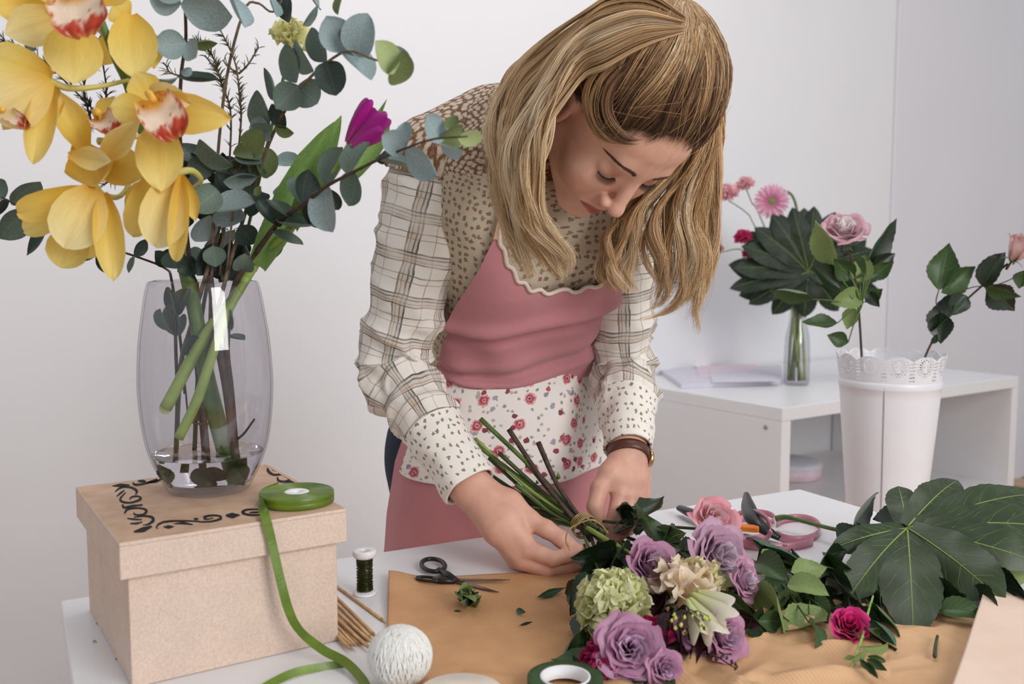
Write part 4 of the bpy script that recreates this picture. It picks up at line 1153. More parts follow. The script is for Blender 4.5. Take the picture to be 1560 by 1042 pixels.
# ---------------------------------------------------------------- petals and leaves
def sheet(prof, L=1.0, W=0.5, cup=0.5, a0=0.0, a1=0.0, nl=10, nw=6, ruffle=0.0, rf=3.0, fold=0.0, serr=0.0, seed=0, twist=0.0, keep=False):
    """curved blade from the origin to (0,1,0); W half width relative to its length. Returns verts, faces, uv"""
    s = np.linspace(0, 1, nl + 1)
    th = a0 + (a1 - a0) * s
    y = np.concatenate([[0], np.cumsum(np.cos((th[1:] + th[:-1]) / 2))]) / nl
    z = np.concatenate([[0], np.cumsum(np.sin((th[1:] + th[:-1]) / 2))]) / nl
    if not keep:
        d = math.hypot(y[-1], z[-1]); ca, sa = y[-1] / d, z[-1] / d
        y, z = (y * ca + z * sa) / d, (-y * sa + z * ca) / d
        th = th - math.atan2(sa, ca)
    w = np.interp(s, [p[0] for p in prof], [p[1] for p in prof]) * W
    u = np.linspace(-1, 1, nw + 1)
    U, S = np.meshgrid(u, s); Wd = w[:, None]
    if serr: Wd = Wd * (1 + serr * (np.abs(U) > .99) * ((np.arange(nl + 1) % 2)[:, None] - .5))
    c = max(cup, 1e-3) if cup >= 0 else cup
    X = Wd * np.sin(U * c) / c; Zc = Wd * (1 - np.cos(U * c)) / c + fold * np.abs(U) * Wd
    if ruffle: Zc = Zc + ruffle * np.sin(S * rf * 6.28 + np.sign(U) * 1.1 + seed) * np.abs(U) ** 1.5 * np.clip(S * 2, 0, 1) + ruffle * .8 * np.sin(U * rf * 3 + seed * 2) * S ** 4
    T = twist * S
    X2 = X * np.cos(T) - Zc * np.sin(T); Z2 = X * np.sin(T) + Zc * np.cos(T)
    Yp = y[:, None] - np.sin(th)[:, None] * Z2; Zp = z[:, None] + np.cos(th)[:, None] * Z2
    v = np.stack([X2, Yp, Zp], -1).reshape(-1, 3) * L
    return v, grid_faces(nl + 1, nw + 1), np.stack([U * .5 + .5, S], -1).reshape(-1, 2)
ROUND = [(0, .10), (.06, .42), (.15, .72), (.3, .95), (.48, 1), (.65, .94), (.8, .74), (.9, .48), (.97, .22), (1, .02)]
OVATE = [(0, .04), (.08, .45), (.2, .82), (.35, 1), (.5, .96), (.65, .78), (.8, .5), (.92, .2), (1, 0.01)]
TEPAL = [(0, .22), (.15, .5), (.35, .85), (.55, 1), (.72, .94), (.86, .66), (.95, .32), (1, .03)]
LANCE = [(0, .1), (.2, .7), (.4, 1), (.6, .85), (.8, .5), (1, .02)]
STRAP = [(0, .55), (.2, .8), (.5, 1), (.75, .85), (.92, .4), (1, .03)]
FAN = [(0, .14), (.3, .36), (.6, .72), (.8, .98), (.93, 1), (1, .86)]
BOWL = [(0, .35), (.2, .72), (.5, 1), (.8, 1), (.94, .78), (1, .45)]

def leaf_mat(name, rgb, rgb2, vein, rough=0.5, trans=0.12, nv=9.0, spec=0.4, vb=0.3, under=None):
    m, nt, b = newmat(name); L = nt.links
    tc = N(nt, 'ShaderNodeTexCoord'); sp = N(nt, 'ShaderNodeSeparateXYZ'); L.new(tc.outputs['UV'], sp.inputs[0])
    U = math_(nt, 'MULTIPLY', math_(nt, 'ABSOLUTE', math_(nt, 'SUBTRACT', sp.outputs[0], 0.5)), 2.0); Vv = sp.outputs[1]
    mid = math_(nt, 'LESS_THAN', U, 0.045)
    x = math_(nt, 'FRACT', math_(nt, 'SUBTRACT', math_(nt, 'MULTIPLY', Vv, nv), math_(nt, 'MULTIPLY', U, nv * 0.28)))
    side = math_(nt, 'LESS_THAN', math_(nt, 'ABSOLUTE', math_(nt, 'SUBTRACT', x, 0.5)), 0.055)
    vn = math_(nt, 'MAXIMUM', mid, math_(nt, 'MULTIPLY', side, 0.55))
    no = N(nt, 'ShaderNodeTexNoise', i_Scale=34.0, i_Detail=4.0); L.new(tc.outputs['Object'], no.inputs['Vector'])
    r = ramp(nt, [(0.32, lin(rgb)), (0.68, lin(rgb2))]); L.new(no.outputs['Fac'], r.inputs[0])
    cur = mixc(nt, math_(nt, 'MULTIPLY', vn, vb), r.outputs[0], lin(vein))
    if under:
        ge = N(nt, 'ShaderNodeNewGeometry'); cur = mixc(nt, ge.outputs['Backfacing'], cur, lin(under))
    L.new(cur, b.inputs['Base Color']); b.inputs['Roughness'].default_value = rough; b.inputs['Specular IOR Level'].default_value = spec
    h = math_(nt, 'SUBTRACT', math_(nt, 'MULTIPLY', no.outputs['Fac'], .5), vn)
    bp = N(nt, 'ShaderNodeBump', i_Strength=0.35, i_Distance=0.0006); L.new(h, bp.inputs['Height']); L.new(bp.outputs[0], b.inputs['Normal'])
    out = nt.nodes['Material Output']; tl = N(nt, 'ShaderNodeBsdfTranslucent'); L.new(cur, tl.inputs[0])
    mx = N(nt, 'ShaderNodeMixShader', i_0=trans); L.new(b.outputs[0], mx.inputs[1]); L.new(tl.outputs[0], mx.inputs[2]); L.new(mx.outputs[0], out.inputs['Surface'])
    return m
EU = {'b': leaf_mat('eucalyptus_blue', (162, 180, 182), (128, 148, 150), (170, 184, 184), .6, .1, 7, .3, .35),
      'm': leaf_mat('eucalyptus_grey_green', (116, 134, 122), (92, 110, 100), (134, 150, 140), .55, .1, 7, .35, .35),
      'd': leaf_mat('eucalyptus_dark', (66, 80, 72), (48, 62, 56), (96, 112, 102), .5, .06, 7, .35, .3),
      'o': leaf_mat('eucalyptus_olive', (116, 130, 82), (92, 108, 66), (130, 140, 96), .5, .15, 7, .35, .3),
      'y': leaf_mat('eucalyptus_young', (190, 202, 146), (164, 184, 128), (190, 200, 150), .5, .25, 7, .35, .3)}
LF = {'d': leaf_mat('rose_leaf_dark', (34, 52, 30), (24, 38, 24), (70, 92, 54), .36, .05, 9, .5, .5, (70, 90, 60)),
      'm': leaf_mat('rose_leaf_green', (66, 92, 48), (48, 72, 38), (104, 130, 78), .42, .1, 9, .45, .5, (100, 120, 84)),
      'l': leaf_mat('leaf_light', (146, 164, 104), (118, 140, 82), (140, 154, 106), .5, .18, 9, .4, .5),
      'g': leaf_mat('leaf_blue_green', (84, 116, 92), (64, 94, 74), (116, 144, 116), .5, .1, 9, .4, .3),
      'r': leaf_mat('leaf_reddish', (110, 44, 52), (70, 58, 40), (130, 80, 74), .45, .1, 9, .4, .4),
      'w': leaf_mat('leaf_wine', (56, 16, 26), (34, 10, 18), (80, 30, 40), .5, .06, 9, .3, .3),
      't': leaf_mat('tulip_leaf', (150, 184, 110), (122, 162, 88), (168, 196, 128), .5, .42, 1.0, .4, .25)}
M_stem = mat('stem_green', (96, 122, 56), 0.5, rgb2=(70, 96, 42), scale=60)
M_stemL = mat('stem_light', (156, 176, 92), 0.45, rgb2=(130, 156, 74), scale=40)
M_stemD = mat('stem_dark', (62, 74, 36), 0.5, rgb2=(46, 52, 30), scale=70)
M_wood = mat('stem_woody', (82, 60, 50), 0.7, rgb2=(54, 38, 32), scale=120, bump=.4)
M_woodL = mat('twig_brown', (128, 108, 88), 0.7, rgb2=(96, 78, 62), scale=120)
def petal_mat():
    m, nt, b = newmat('petal'); L = nt.links
    at = N(nt, 'ShaderNodeAttribute', attribute_name='Col')
    tc = N(nt, 'ShaderNodeTexCoord'); mp = N(nt, 'ShaderNodeMapping'); mp.inputs['Scale'].default_value = (26, 3, 1); L.new(tc.outputs['UV'], mp.inputs[0])
    no = N(nt, 'ShaderNodeTexNoise', i_Scale=1.5, i_Detail=4.0); L.new(mp.outputs[0], no.inputs['Vector'])
    r = ramp(nt, [(0.3, (0.90, 0.88, 0.88)), (0.7, (1, 1, 1))]); L.new(no.outputs['Fac'], r.inputs[0])
    cur = mixc(nt, 1.0, at.outputs['Color'], r.outputs[0], 'MULTIPLY')
    L.new(cur, b.inputs['Base Color']); b.inputs['Roughness'].default_value = 0.55; b.inputs['Specular IOR Level'].default_value = 0.3; b.inputs['Sheen Weight'].default_value = 0.1
    bp = N(nt, 'ShaderNodeBump', i_Strength=0.15, i_Distance=0.0005); L.new(no.outputs['Fac'], bp.inputs['Height']); L.new(bp.outputs[0], b.inputs['Normal'])
    out = nt.nodes['Material Output']; tl = N(nt, 'ShaderNodeBsdfTranslucent'); L.new(cur, tl.inputs[0])
    mx = N(nt, 'ShaderNodeMixShader', i_0=0.28); L.new(b.outputs[0], mx.inputs[1]); L.new(tl.outputs[0], mx.inputs[2]); L.new(mx.outputs[0], out.inputs['Surface'])
    return m
M_petal = petal_mat()
def grad(uv, cols, edge=None, ew=0.25):
    """colour along the petal, optional edge colour"""
    t = uv[:, 1]; k = np.linspace(0, 1, len(cols)); C_ = np.array([lin(c) for c in cols])
    c = np.stack([np.interp(t, k, C_[:, i]) for i in range(3)], 1)
    if edge is not None:
        e = np.clip((np.maximum(np.abs(uv[:, 0] - .5) * 2, t) - (1 - ew)) / ew, 0, 1)[:, None]
        c = c * (1 - e) + np.array(lin(edge)) * e
    return c
def PH(px, py, h): return PZ(px, py, TZ + h)
def toP(p):
    """(px,py,Y) tuple or a ready vector"""
    return V(P(*p)) if not isinstance(p, (Vector, np.ndarray)) else V(p)
CAMP = np.array([0, 0, CAM_Z])
_lc = {}
def leaf_mesh(kind, key, **kw):
    k = (kind, key)
    if k not in _lc:
        v, f, uv = sheet(**kw); _lc[k] = mesh_data('leaf_blade', v, f, None, True, uv)
    return _lc[k]
_lm = {}
def put_leaf(parent, B_, T_, wpx_m, mt, shape='round', side=1, name='leaf', tiltmin=0.0, nrm=None, real=None, sd=None):
    """leaf from base B_ to tip T_ (world), apparent width in metres; turned about its axis so that a naturally wide leaf shows that width"""
    B_, T_ = V(B_), V(T_); d = T_ - B_; L_ = np.linalg.norm(d); y = d / L_
    ratio = {'round': .92, 'ovate': .62, 'lance': .26, 'strap': .2, 'flat': .1}[shape] if real is None else real
    w_real = max(wpx_m, ratio * L_)
    tocam = unit(CAMP - (B_ + T_) / 2); n0 = tocam - (tocam @ y) * y; n0 = unit(n0)
    if nrm is not None: n = np.asarray(nrm, float)
    else:
        a = math.acos(min(1, wpx_m / w_real)); a = max(a, tiltmin) * side
        x = np.cross(y, n0); n = n0 * math.cos(a) + x * math.sin(a)
    sd = random.randrange(4) if sd is None else sd
    key = (shape, sd, mt.name)
    if key not in _lm:
        rs = [(-.25, .5), (.35, -.35), (-.5, .2), (.15, .5)][sd]
        if shape == 'round': g = sheet(ROUND, W=.5, cup=.55 + .12 * sd, a0=rs[0], a1=rs[1], nl=12, nw=8, ruffle=.012, rf=1.2, seed=sd)
        elif shape == 'ovate': g = sheet(OVATE, W=.5, cup=.35, a0=rs[0] * 1.2, a1=rs[1] * 1.3, nl=16, nw=6, fold=.18, ruffle=.018, rf=1.8, serr=.07, seed=sd)
        elif shape == 'flat': g = sheet(STRAP, W=.5, cup=.35, a0=rs[0] * .6, a1=rs[1] * .6, nl=20, nw=6, ruffle=.004, rf=1, seed=sd)
        elif shape == 'lance': g = sheet(LANCE, W=.5, cup=.3, a0=rs[0] * 1.4, a1=rs[1] * 1.6, nl=10, nw=4, fold=.2, seed=sd)
        else: g = sheet(STRAP, W=.5, cup=.9, a0=rs[0] * .8, a1=rs[1] * .8, nl=20, nw=6, ruffle=.004, rf=1, seed=sd)
        _lm[key] = mesh_data('leaf_blade', g[0], g[1], mt, True, g[2])
    Mx = aim(B_, d, n, s=L_, sw=w_real)
    return link(name, _lm[key], parent, inv(parent) @ Mx)
def leaves(parent, lst, Y0, mats, shape='round', dY=0.02, sub=None):
    """(bx,by,tx,ty,w,mat[,Ybase,Ytip])"""
    for q in lst:
        bx, by, tx, ty, w, mk = q[:6]
        Yb = q[6] if len(q) > 6 else (Y0(bx, by) if callable(Y0) else Y0)
        Yt = q[7] if len(q) > 7 else Yb + random.uniform(-dY, dY)
        put_leaf(parent, P(bx, by, Yb), P(tx, ty, Yt), w * Yb / FPX, mats[mk], shape, side=random.choice((-1, 1)))
def stem(parent, pts, r, mt, n=26, name='stem', k=8):
    c = spline([toP(p) for p in pts], n)
    child(name, tube(c, r, k), mt, parent)
    return c

# ---------------------------------------------------------------- glass vase on the box
vb = PZ(319, 745, LZ + 0.0006); VY = vb.y
vase = empty('glass_vase', (vb.x, vb.y, LZ + 0.0008), 'tall clear glass vase with a little water standing on the fibreboard box', 'vase')
def zat(py): return P(320, py, VY).z - LZ
m_px = VY / FPX
VP = [(0.043, 0.0), (0.0485, 0.003), (0.0575, 0.020), (0.0655, 0.038), (0.0720, 0.060), (0.0762, 0.088), (0.0785, 0.120), (0.0783, 0.145), (0.0760, 0.18), (0.0712, 0.215), (0.0645, 0.25), (0.0570, zat(429))]
sp_ = spline([(r, 0, z) for r, z in VP], 60); VPs = [(p[0], p[2]) for p in sp_]
def glassmat():
    m, nt, b = newmat('clear_glass'); L = nt.links; nt.nodes.remove(b)
    out = nt.nodes['Material Output']
    lw = N(nt, 'ShaderNodeLayerWeight', i_0=0.28)
    tr = N(nt, 'ShaderNodeBsdfTransparent'); gl = N(nt, 'ShaderNodeBsdfGlossy', i_1=0.015)
    edge = ramp(nt, [(0.0, (0.955, 0.95, 0.965)), (0.55, (0.90, 0.895, 0.915)), (0.9, (0.50, 0.49, 0.52)), (1.0, (0.28, 0.27, 0.30))]); L.new(lw.outputs['Facing'], edge.inputs[0]); L.new(edge.outputs[0], tr.inputs[0])
    mx = N(nt, 'ShaderNodeMixShader'); f = math_(nt, 'ADD', math_(nt, 'MULTIPLY', math_(nt, 'POWER', lw.outputs['Facing'], 5.0), 0.5), 0.06); L.new(f, mx.inputs[0]); L.new(tr.outputs[0], mx.inputs[1]); L.new(gl.outputs[0], mx.inputs[2])
    L.new(mx.outputs[0], out.inputs['Surface'])
    return m
M_glass = glassmat()
outer = VPs; inn = [(r - 0.0022, z) for r, z in VPs if z > 0.010][::-1]
obj('glass', lathe([(0, 0)] + outer + [(VPs[-1][0] - .0008, VPs[-1][1] + .0012), (VPs[-1][0] - .0018, VPs[-1][1] + .0008)] + inn + [(0.0, 0.010)], 96), M_glass, vase)
def watermat():
    m, nt, b = newmat('vase_water'); L = nt.links
    b.inputs['Base Color'].default_value = (0.86, 0.86, 0.88, 1); b.inputs['Roughness'].default_value = 0.0
    b.inputs['IOR'].default_value = 1.33; b.inputs['Transmission Weight'].default_value = 1.0
    return m
wz = P(320, 690, VY).z - LZ
wp = [(r - 0.0030, z) for r, z in VPs if 0.0112 < z < wz]
wr0 = wp[-1][0]
water = obj('water', lathe([(0, 0.0108)] + wp + [(wr0 + .0002, wz + .0008), (wr0 - 0.003, wz), (0, wz)], 96), watermat(), vase); tag(water, 'clear water in the bottom of the vase')

# ---- stems in the vase
def YV(dx=0): return VY + dx
orch = empty('orchid_spray', (vb.x, vb.y, LZ + .012), 'arching spray of large yellow orchids with red freckled lips in the vase', 'orchid')
stem(orch, [(150, 20, 1.02), (165, 60, 1.03), (180, 95, 1.05), (196, 128, 1.07), (225, 220, 1.12), (252, 310, 1.16), (275, 385, 1.19), (296, 470, VY - .01), (312, 560, VY), (328, 630, VY + .01), (350, 708, VY + .005)],
     [.0035, .0045, .006, .0068, .0072, .0085, .009, .0105, .0112], M_stem, 60, k=14)
# tepals: bx,by,tx,ty,width px, Ybase,Ytip, curl a0,a1, cup
YEL = [(230, 182, 56), (243, 214, 108), (248, 230, 148)]
YEL2 = [(224, 168, 36), (238, 200, 84), (245, 218, 124)]
PALE_Y = [(234, 190, 76), (248, 228, 152), (250, 238, 186)]
def tepal(par, bx, by, tx, ty, w, Yb, Yt, a=(-.5, .6), cup=.55, c=YEL, tilt=0.0, seed=0, name='petal'):
    v, f, uv = sheet(TEPAL, W=.5, cup=cup, a0=a[0], a1=a[1], nl=18, nw=10, ruffle=.022, rf=1.3, seed=seed)
    B_, T_ = V(P(bx, by, Yb)), V(P(tx, ty, Yt)); d = T_ - B_; y = unit(d); L_ = np.linalg.norm(d)
    n0 = unit(CAMP - B_); n0 = unit(n0 - n0 @ y * y); x = np.cross(y, n0); n = n0 * math.cos(tilt) + x * math.sin(tilt)
    wm = w * Yb / FPX * 1.04
    col = grad(uv, c)
    mid = np.exp(-((uv[:, 0] - .5) / .05) ** 2)[:, None] * 0.25; col = col * (1 - mid) + np.array(lin((222, 178, 70))) * mid
    me = mesh_data(name, v, f, M_petal, True, uv, col)
    return link(name, me, par, aim(B_, d, n, L_, wm))
M_col = mat('orchid_column', (240, 196, 80), .5, rgb2=(228, 170, 60))
def lip(root, bx, by, tx, ty, w, Yb, Yt, nfac=None, size=1.0):
    """labellum: yellow throat, white, deep red freckled border; with the column above. Returns the flower part"""
    B_, T_ = V(P(bx, by, Yb)), V(P(tx, ty, Yt)); d = T_ - B_; L_ = np.linalg.norm(d); y = unit(d)
    v, f, uv = sheet(BOWL, W=.5, cup=.75, a0=.45, a1=-.7, nl=22, nw=20, ruffle=.07, rf=3.2, seed=2)
    t, e = uv[:, 1], np.abs(uv[:, 0] - .5) * 2
    nz = sn(v * 38, 1.0, 2)
    m = np.clip((np.maximum(t - .70, ((e - .80) * .9) * (t > .35)) + .11 * nz - .02) / .08, 0, 1)[:, None]
    thr = np.clip((.50 - t) / .2 - e * .3, 0, 1)[:, None]
    col = np.array(lin((246, 226, 206))) * np.ones((len(v), 3)); col = col * (1 - thr) + np.array(lin((238, 176, 40))) * thr
    red = np.array(lin((176, 44, 26))) * np.ones((len(v), 3)); lt = np.clip(.5 + nz[:, None], 0, 1) * .35; red = red * (1 - lt) + np.array(lin((226, 110, 70))) * lt
    edge = np.clip((np.maximum(t, e) - .93) / .07, 0, 1)[:, None] * .6; red = red * (1 - edge) + np.array(lin((240, 190, 120))) * edge
    col = col * (1 - m) + red * m
    n0 = unit(CAMP - B_) if nfac is None else unit(nfac); n0 = unit(n0 - n0 @ y * y)
    A_ = aim(B_, d, n0, L_, w * Yb / FPX)
    fl = child('flower', xf((v, f), A_), M_petal, root, uv=uv, col=col)
    c = spline([B_ - y * .004, B_ + y * L_ * .18 + n0 * L_ * .30, B_ + y * L_ * .45 + n0 * L_ * .38], 12)
    g = tube(c, [.0030 * size, .0042 * size, .0052 * size, .0045 * size], 10)
    link('column', mesh_data('column', g[0], g[1], M_col), fl)
    return fl
def tepals(fl, lst):
    for k, q in enumerate(lst):
        kw = q[7] if len(q) > 7 else {}
        tepal(fl, *q[:7], seed=k, **kw)
# O4, facing the camera, right of the stem
f4 = lip(orch, 230, 152, 270, 212, 70, .975, 0.945, (0.25, -1, .15), .8)
tepals(f4, [(236, 168, 352, 181, 60, 1.02, .98, dict(a=(.9, -.9), cup=.5, c=YEL2)), (236, 160, 205, 110, 50, 1.02, 1.0, dict(c=YEL)),
            (228, 140, 292, 158, 40, .99, .97, dict(a=(.7, -.4), c=PALE_Y)), (240, 186, 246, 292, 66, 1.02, .985, dict(a=(.2, -.5), cup=.35, c=YEL)),
            (232, 172, 168, 162, 48, 1.02, 1.0, dict(a=(.4, -.3), c=YEL))])
# O3, nodding beside it
f3 = lip(orch, 150, 184, 176, 206, 44, 1.03, 1.0, (0.3, -1, .4), .8)
tepals(f3, [(134, 240, 92, 140, 52, 1.03, 1.0, dict(a=(-.6, .7), cup=.9, c=YEL)), (118, 215, 150, 282, 78, 1.05, 1.0, dict(a=(-.6, .9), cup=.9, c=YEL2)),
            (150, 250, 212, 182, 46, 1.0, .96, dict(a=(-.5, .5), cup=1.1, c=PALE_Y)), (150, 200, 188, 150, 52, 1.06, 1.05, dict(c=YEL)), (150, 245, 226, 262, 60, 1.05, 1.03, dict(a=(.4, -.4), c=YEL2)),
            (104, 236, 168, 246, 36, 1.0, .97, dict(a=(-.4, .4), c=PALE_Y))])
# O1 at the top
f1 = lip(orch, 122, -14, 134, 56, 88, .98, .95, (0.1, -1, .1), .8)
tepals(f1, [(112, 34, 112, 128, 80, 1.02, 1.0, dict(a=(.1, -.5), cup=.4, c=YEL)), (104, 22, 8, 52, 62, 1.03, 1.01, dict(c=PALE_Y)), (88, 2, -16, 8, 60, 1.05, 1.03, dict(c=YEL2)),
            (138, 6, 188, -42, 60, 1.03, 1.0, dict(c=YEL)), (108, 10, 68, -48, 66, 1.04, 1.02, dict(c=YEL)), (100, 40, 82, -10, 40, 1.0, .98, dict(c=YEL2))])
# O1b seen from behind on the right of the stem
f1b = lip(orch, 206, 60, 196, 92, 26, 1.08, 1.10, (0.2, 1, 0), .7)
tepals(f1b, [(200, 22, 206, 120, 70, 1.05, 1.03, dict(a=(.3, -.5), cup=.6, c=YEL)), (212, 34, 236, 104, 46, 1.07, 1.07, dict(c=YEL2)), (184, 44, 152, 100, 40, 1.08, 1.07, dict(c=YEL2)), (196, 30, 172, 6, 44, 1.06, 1.05, dict(c=YEL))])
# O2 at the left border
f2 = lip(orch, 8, 170, 46, 194, 24, .99, .97, (0, -1, .2), .6)
tepals(f2, [(80, 116, -14, 82, 54, 1.0, .98, dict(a=(.8, -.5), c=YEL)), (76, 122, -14, 176, 84, .99, .97, dict(a=(.5, -.5), c=PALE_Y)), (74, 124, 50, 250, 44, 1.01, .99, dict(a=(.5, -.5), cup=.8, c=YEL)),
            (78, 120, 90, 176, 24, 1.02, 1.0, dict(c=YEL2)), (60, 130, 4, 196, 40, 1.01, .98, dict(c=YEL2))])
# O5 nodding at the lower left
f5 = lip(orch, 150, 356, 112, 364, 24, 1.03, 1.01, (0, -1, -.2), .8)
tepals(f5, [(146, 292, 28, 324, 46, 1.03, 1.0, dict(a=(1.0, -.9), cup=.7, c=YEL2)), (128, 300, 36, 354, 40, 1.04, 1.03, dict(a=(.5, -.5), c=YEL)), (142, 286, 98, 378, 84, 1.01, .985, dict(a=(.5, -.6), cup=.8, c=PALE_Y)),
            (118, 338, 92, 408, 66, 1.03, 1.02, dict(a=(.3, -.5), cup=.9, c=YEL)), (158, 296, 174, 428, 46, 1.02, 1.0, dict(a=(.5, -.6), cup=.8, c=YEL)), (140, 350, 126, 394, 50, 1.04, 1.04, dict(c=YEL))])
# O6 hanging in front of the eucalyptus
f6 = lip(orch, 246, 320, 240, 344, 20, 1.04, 1.04, (0, 1, 0), .7)
tepals(f6, [(236, 268, 202, 360, 54, 1.04, 1.02, dict(a=(.7, -.6), cup=.9, c=YEL)), (264, 270, 238, 378, 72, 1.01, .99, dict(a=(.5, -.6), cup=.7, c=PALE_Y)), (276, 268, 268, 398, 34, 1.01, 1.0, dict(a=(.7, -.5), cup=1.0, c=YEL)),
            (280, 268, 298, 336, 26, 1.03, 1.03, dict(c=YEL2)), (250, 272, 190, 316, 40, 1.05, 1.04, dict(c=YEL2))])
for pts in ([(196, 122, 1.06), (150, 132, 1.03), (104, 134, 1.01), (74, 122, 1.0)], [(222, 215, 1.12), (190, 292, 1.06), (160, 298, 1.03), (144, 284, 1.02)],
            [(250, 300, 1.15), (304, 280, 1.08), (292, 260, 1.04), (262, 266, 1.02)], [(205, 150, 1.08), (222, 150, 1.04), (234, 164, 1.02)], [(222, 205, 1.10), (180, 215, 1.07), (150, 215, 1.05)],
            [(165, 60, 1.03), (140, 35, 1.03), (120, 18, 1.02)], [(190, 110, 1.06), (206, 60, 1.08), (204, 30, 1.07)]):
    stem(orch, pts, [.0022, .0026, .0036, .0042], mat('pedicel', (206, 196, 110), .5), 16, 'pedicel')

# ---- eucalyptus branches, each a thing with its stem and every leaf
def branch(label, pts, r, lst, Yf, mt=M_woodL, group='eucalyptus branches in the glass vase', name='eucalyptus_branch', cat='eucalyptus', shape='round', mats=EU, base=None, dY=.02):
    b0 = toP(pts[-1]); e = empty(name, tuple(b0), label, cat, group)
    stem(e, pts, r, mt, 40)
    leaves(e, lst, Yf, mats, shape, dY)
    return e
def Yline(p0, p1):
    (x0, Y0), (x1, Y1) = p0, p1
    return lambda x, y: float(np.interp(x, sorted([x0, x1]), [Y0, Y1] if x0 < x1 else [Y1, Y0])) + random.uniform(-.012, .012)
branch('eucalyptus branch arching to the upper right with big round blue grey leaves', [(612, 90, .93), (575, 92, .96), (530, 78, .99), (490, 102, 1.03), (455, 138, 1.06), (425, 185, 1.10), (400, 245, 1.13), (372, 330, 1.17), (345, 420, VY), (322, 520, VY), (300, 640, VY + .02)],
  [.0010, .0016, .0022, .003], [
  (526, 80, 497, 24, 54, 'b'), (545, 86, 560, 20, 54, 'b'), (497, 94, 512, 146, 50, 'd'), (524, 80, 566, 122, 34, 'b'), (498, 94, 474, 42, 34, 'm'),
  (454, 130, 420, 166, 50, 'm'), (454, 130, 484, 158, 50, 'm'), (452, 126, 435, 66, 34, 'm'), (478, 108, 452, 58, 24, 'm'), (600, 112, 572, 62, 42, 'y', .92, .90), (598, 130, 614, 76, 38, 'o', .93, .91),
  (582, 78, 624, 84, 34, 'b'), (420, 152, 402, 103, 13, 'm'), (418, 192, 448, 203, 20, 'o'), (412, 196, 388, 140, 38, 'm'), (386, 180, 412, 214, 36, 'b'), (414, 158, 436, 196, 26, 'd'), (540, 84, 524, 40, 30, 'm'), (466, 120, 484, 128, 14, 'o')],
  Yline((390, 1.12), (620, .93)))
branch('eucalyptus branch reaching right past the tulip to a young lime green tip', [(712, 208, .88), (660, 212, .91), (618, 226, .95), (575, 244, .98), (535, 264, 1.01), (497, 284, 1.03), (462, 312, 1.06), (425, 338, 1.10), (390, 385, 1.15), (360, 430, VY), (345, 520, VY), (352, 600, VY), (360, 706, VY)],
  [.0008, .0014, .002, .003, .0038, .0045], [
  (462, 312, 470, 258, 42, 'd'), (462, 312, 446, 270, 30, 'b'), (496, 282, 522, 224, 38, 'm'), (530, 266, 563, 217, 30, 'm'), (540, 262, 531, 314, 38, 'm'), (497, 284, 507, 354, 44, 'b'), (497, 286, 516, 320, 34, 'd'),
  (468, 308, 497, 346, 18, 'd'), (618, 226, 582, 206, 42, 'b'), (616, 224, 616, 186, 32, 'b'), (618, 228, 667, 268, 42, 'b'), (572, 242, 630, 254, 13, 'm'), (574, 246, 592, 228, 16, 'd'),
  (674, 216, 650, 174, 36, 'b'), (668, 212, 704, 198, 36, 'o'), (680, 196, 697, 176, 18, 'o'), (698, 212, 737, 208, 26, 'y'), (670, 218, 706, 229, 18, 'b'), (426, 346, 394, 304, 40, 'd'), (440, 330, 406, 304, 16, 'm'), (422, 334, 480, 343, 20, 'm'), (414, 350, 462, 373, 15, 'm')],
  Yline((390, 1.12), (735, .90)), mt=M_wood)
branch('bushy eucalyptus branch with dusty blue leaves above the rim of the vase', [(400, 165, 1.14), (388, 205, 1.14), (368, 250, 1.14), (350, 300, 1.15), (330, 360, 1.17), (312, 425, VY), (290, 500, VY + .02), (275, 560, VY + .02), (268, 690, VY + .02)],
  [.0012, .002, .0028, .0032], [
  (304, 212, 356, 253, 28, 'm'), (312, 252, 274, 218, 38, 'd'), (322, 266, 288, 244, 42, 'd'), (376, 226, 400, 198, 38, 'o'), (355, 234, 404, 242, 28, 'o'), (395, 224, 406, 272, 36, 'o'), (358, 238, 400, 250, 18, 'm'),
  (354, 262, 406, 264, 28, 'm'), (340, 276, 392, 270, 24, 'b'), (332, 290, 294, 320, 48, 'm'), (322, 318, 389, 309, 36, 'b'), (325, 328, 374, 334, 36, 'b'), (320, 328, 297, 368, 40, 'b'), (312, 382, 358, 351, 26, 'b'),
  (314, 386, 288, 404, 34, 'b'), (362, 406, 350, 368, 28, 'd'), (372, 370, 392, 413, 26, 'b'), (396, 392, 426, 354, 42, 'd'), (386, 372, 364, 344, 38, 'd'), (345, 392, 318, 416, 44, 'd'), (340, 400, 372, 420, 40, 'd'), (330, 370, 300, 420, 40, 'd'),
  (388, 298, 398, 284, 12, 'o'), (350, 300, 330, 262, 34, 'd'), (366, 296, 400, 300, 34, 'd'), (300, 400, 270, 414, 34, 'd'), (380, 330, 410, 296, 30, 'd')],
  lambda x, y: 1.12 + .05 * (y > 360) + random.uniform(-.03, .03))
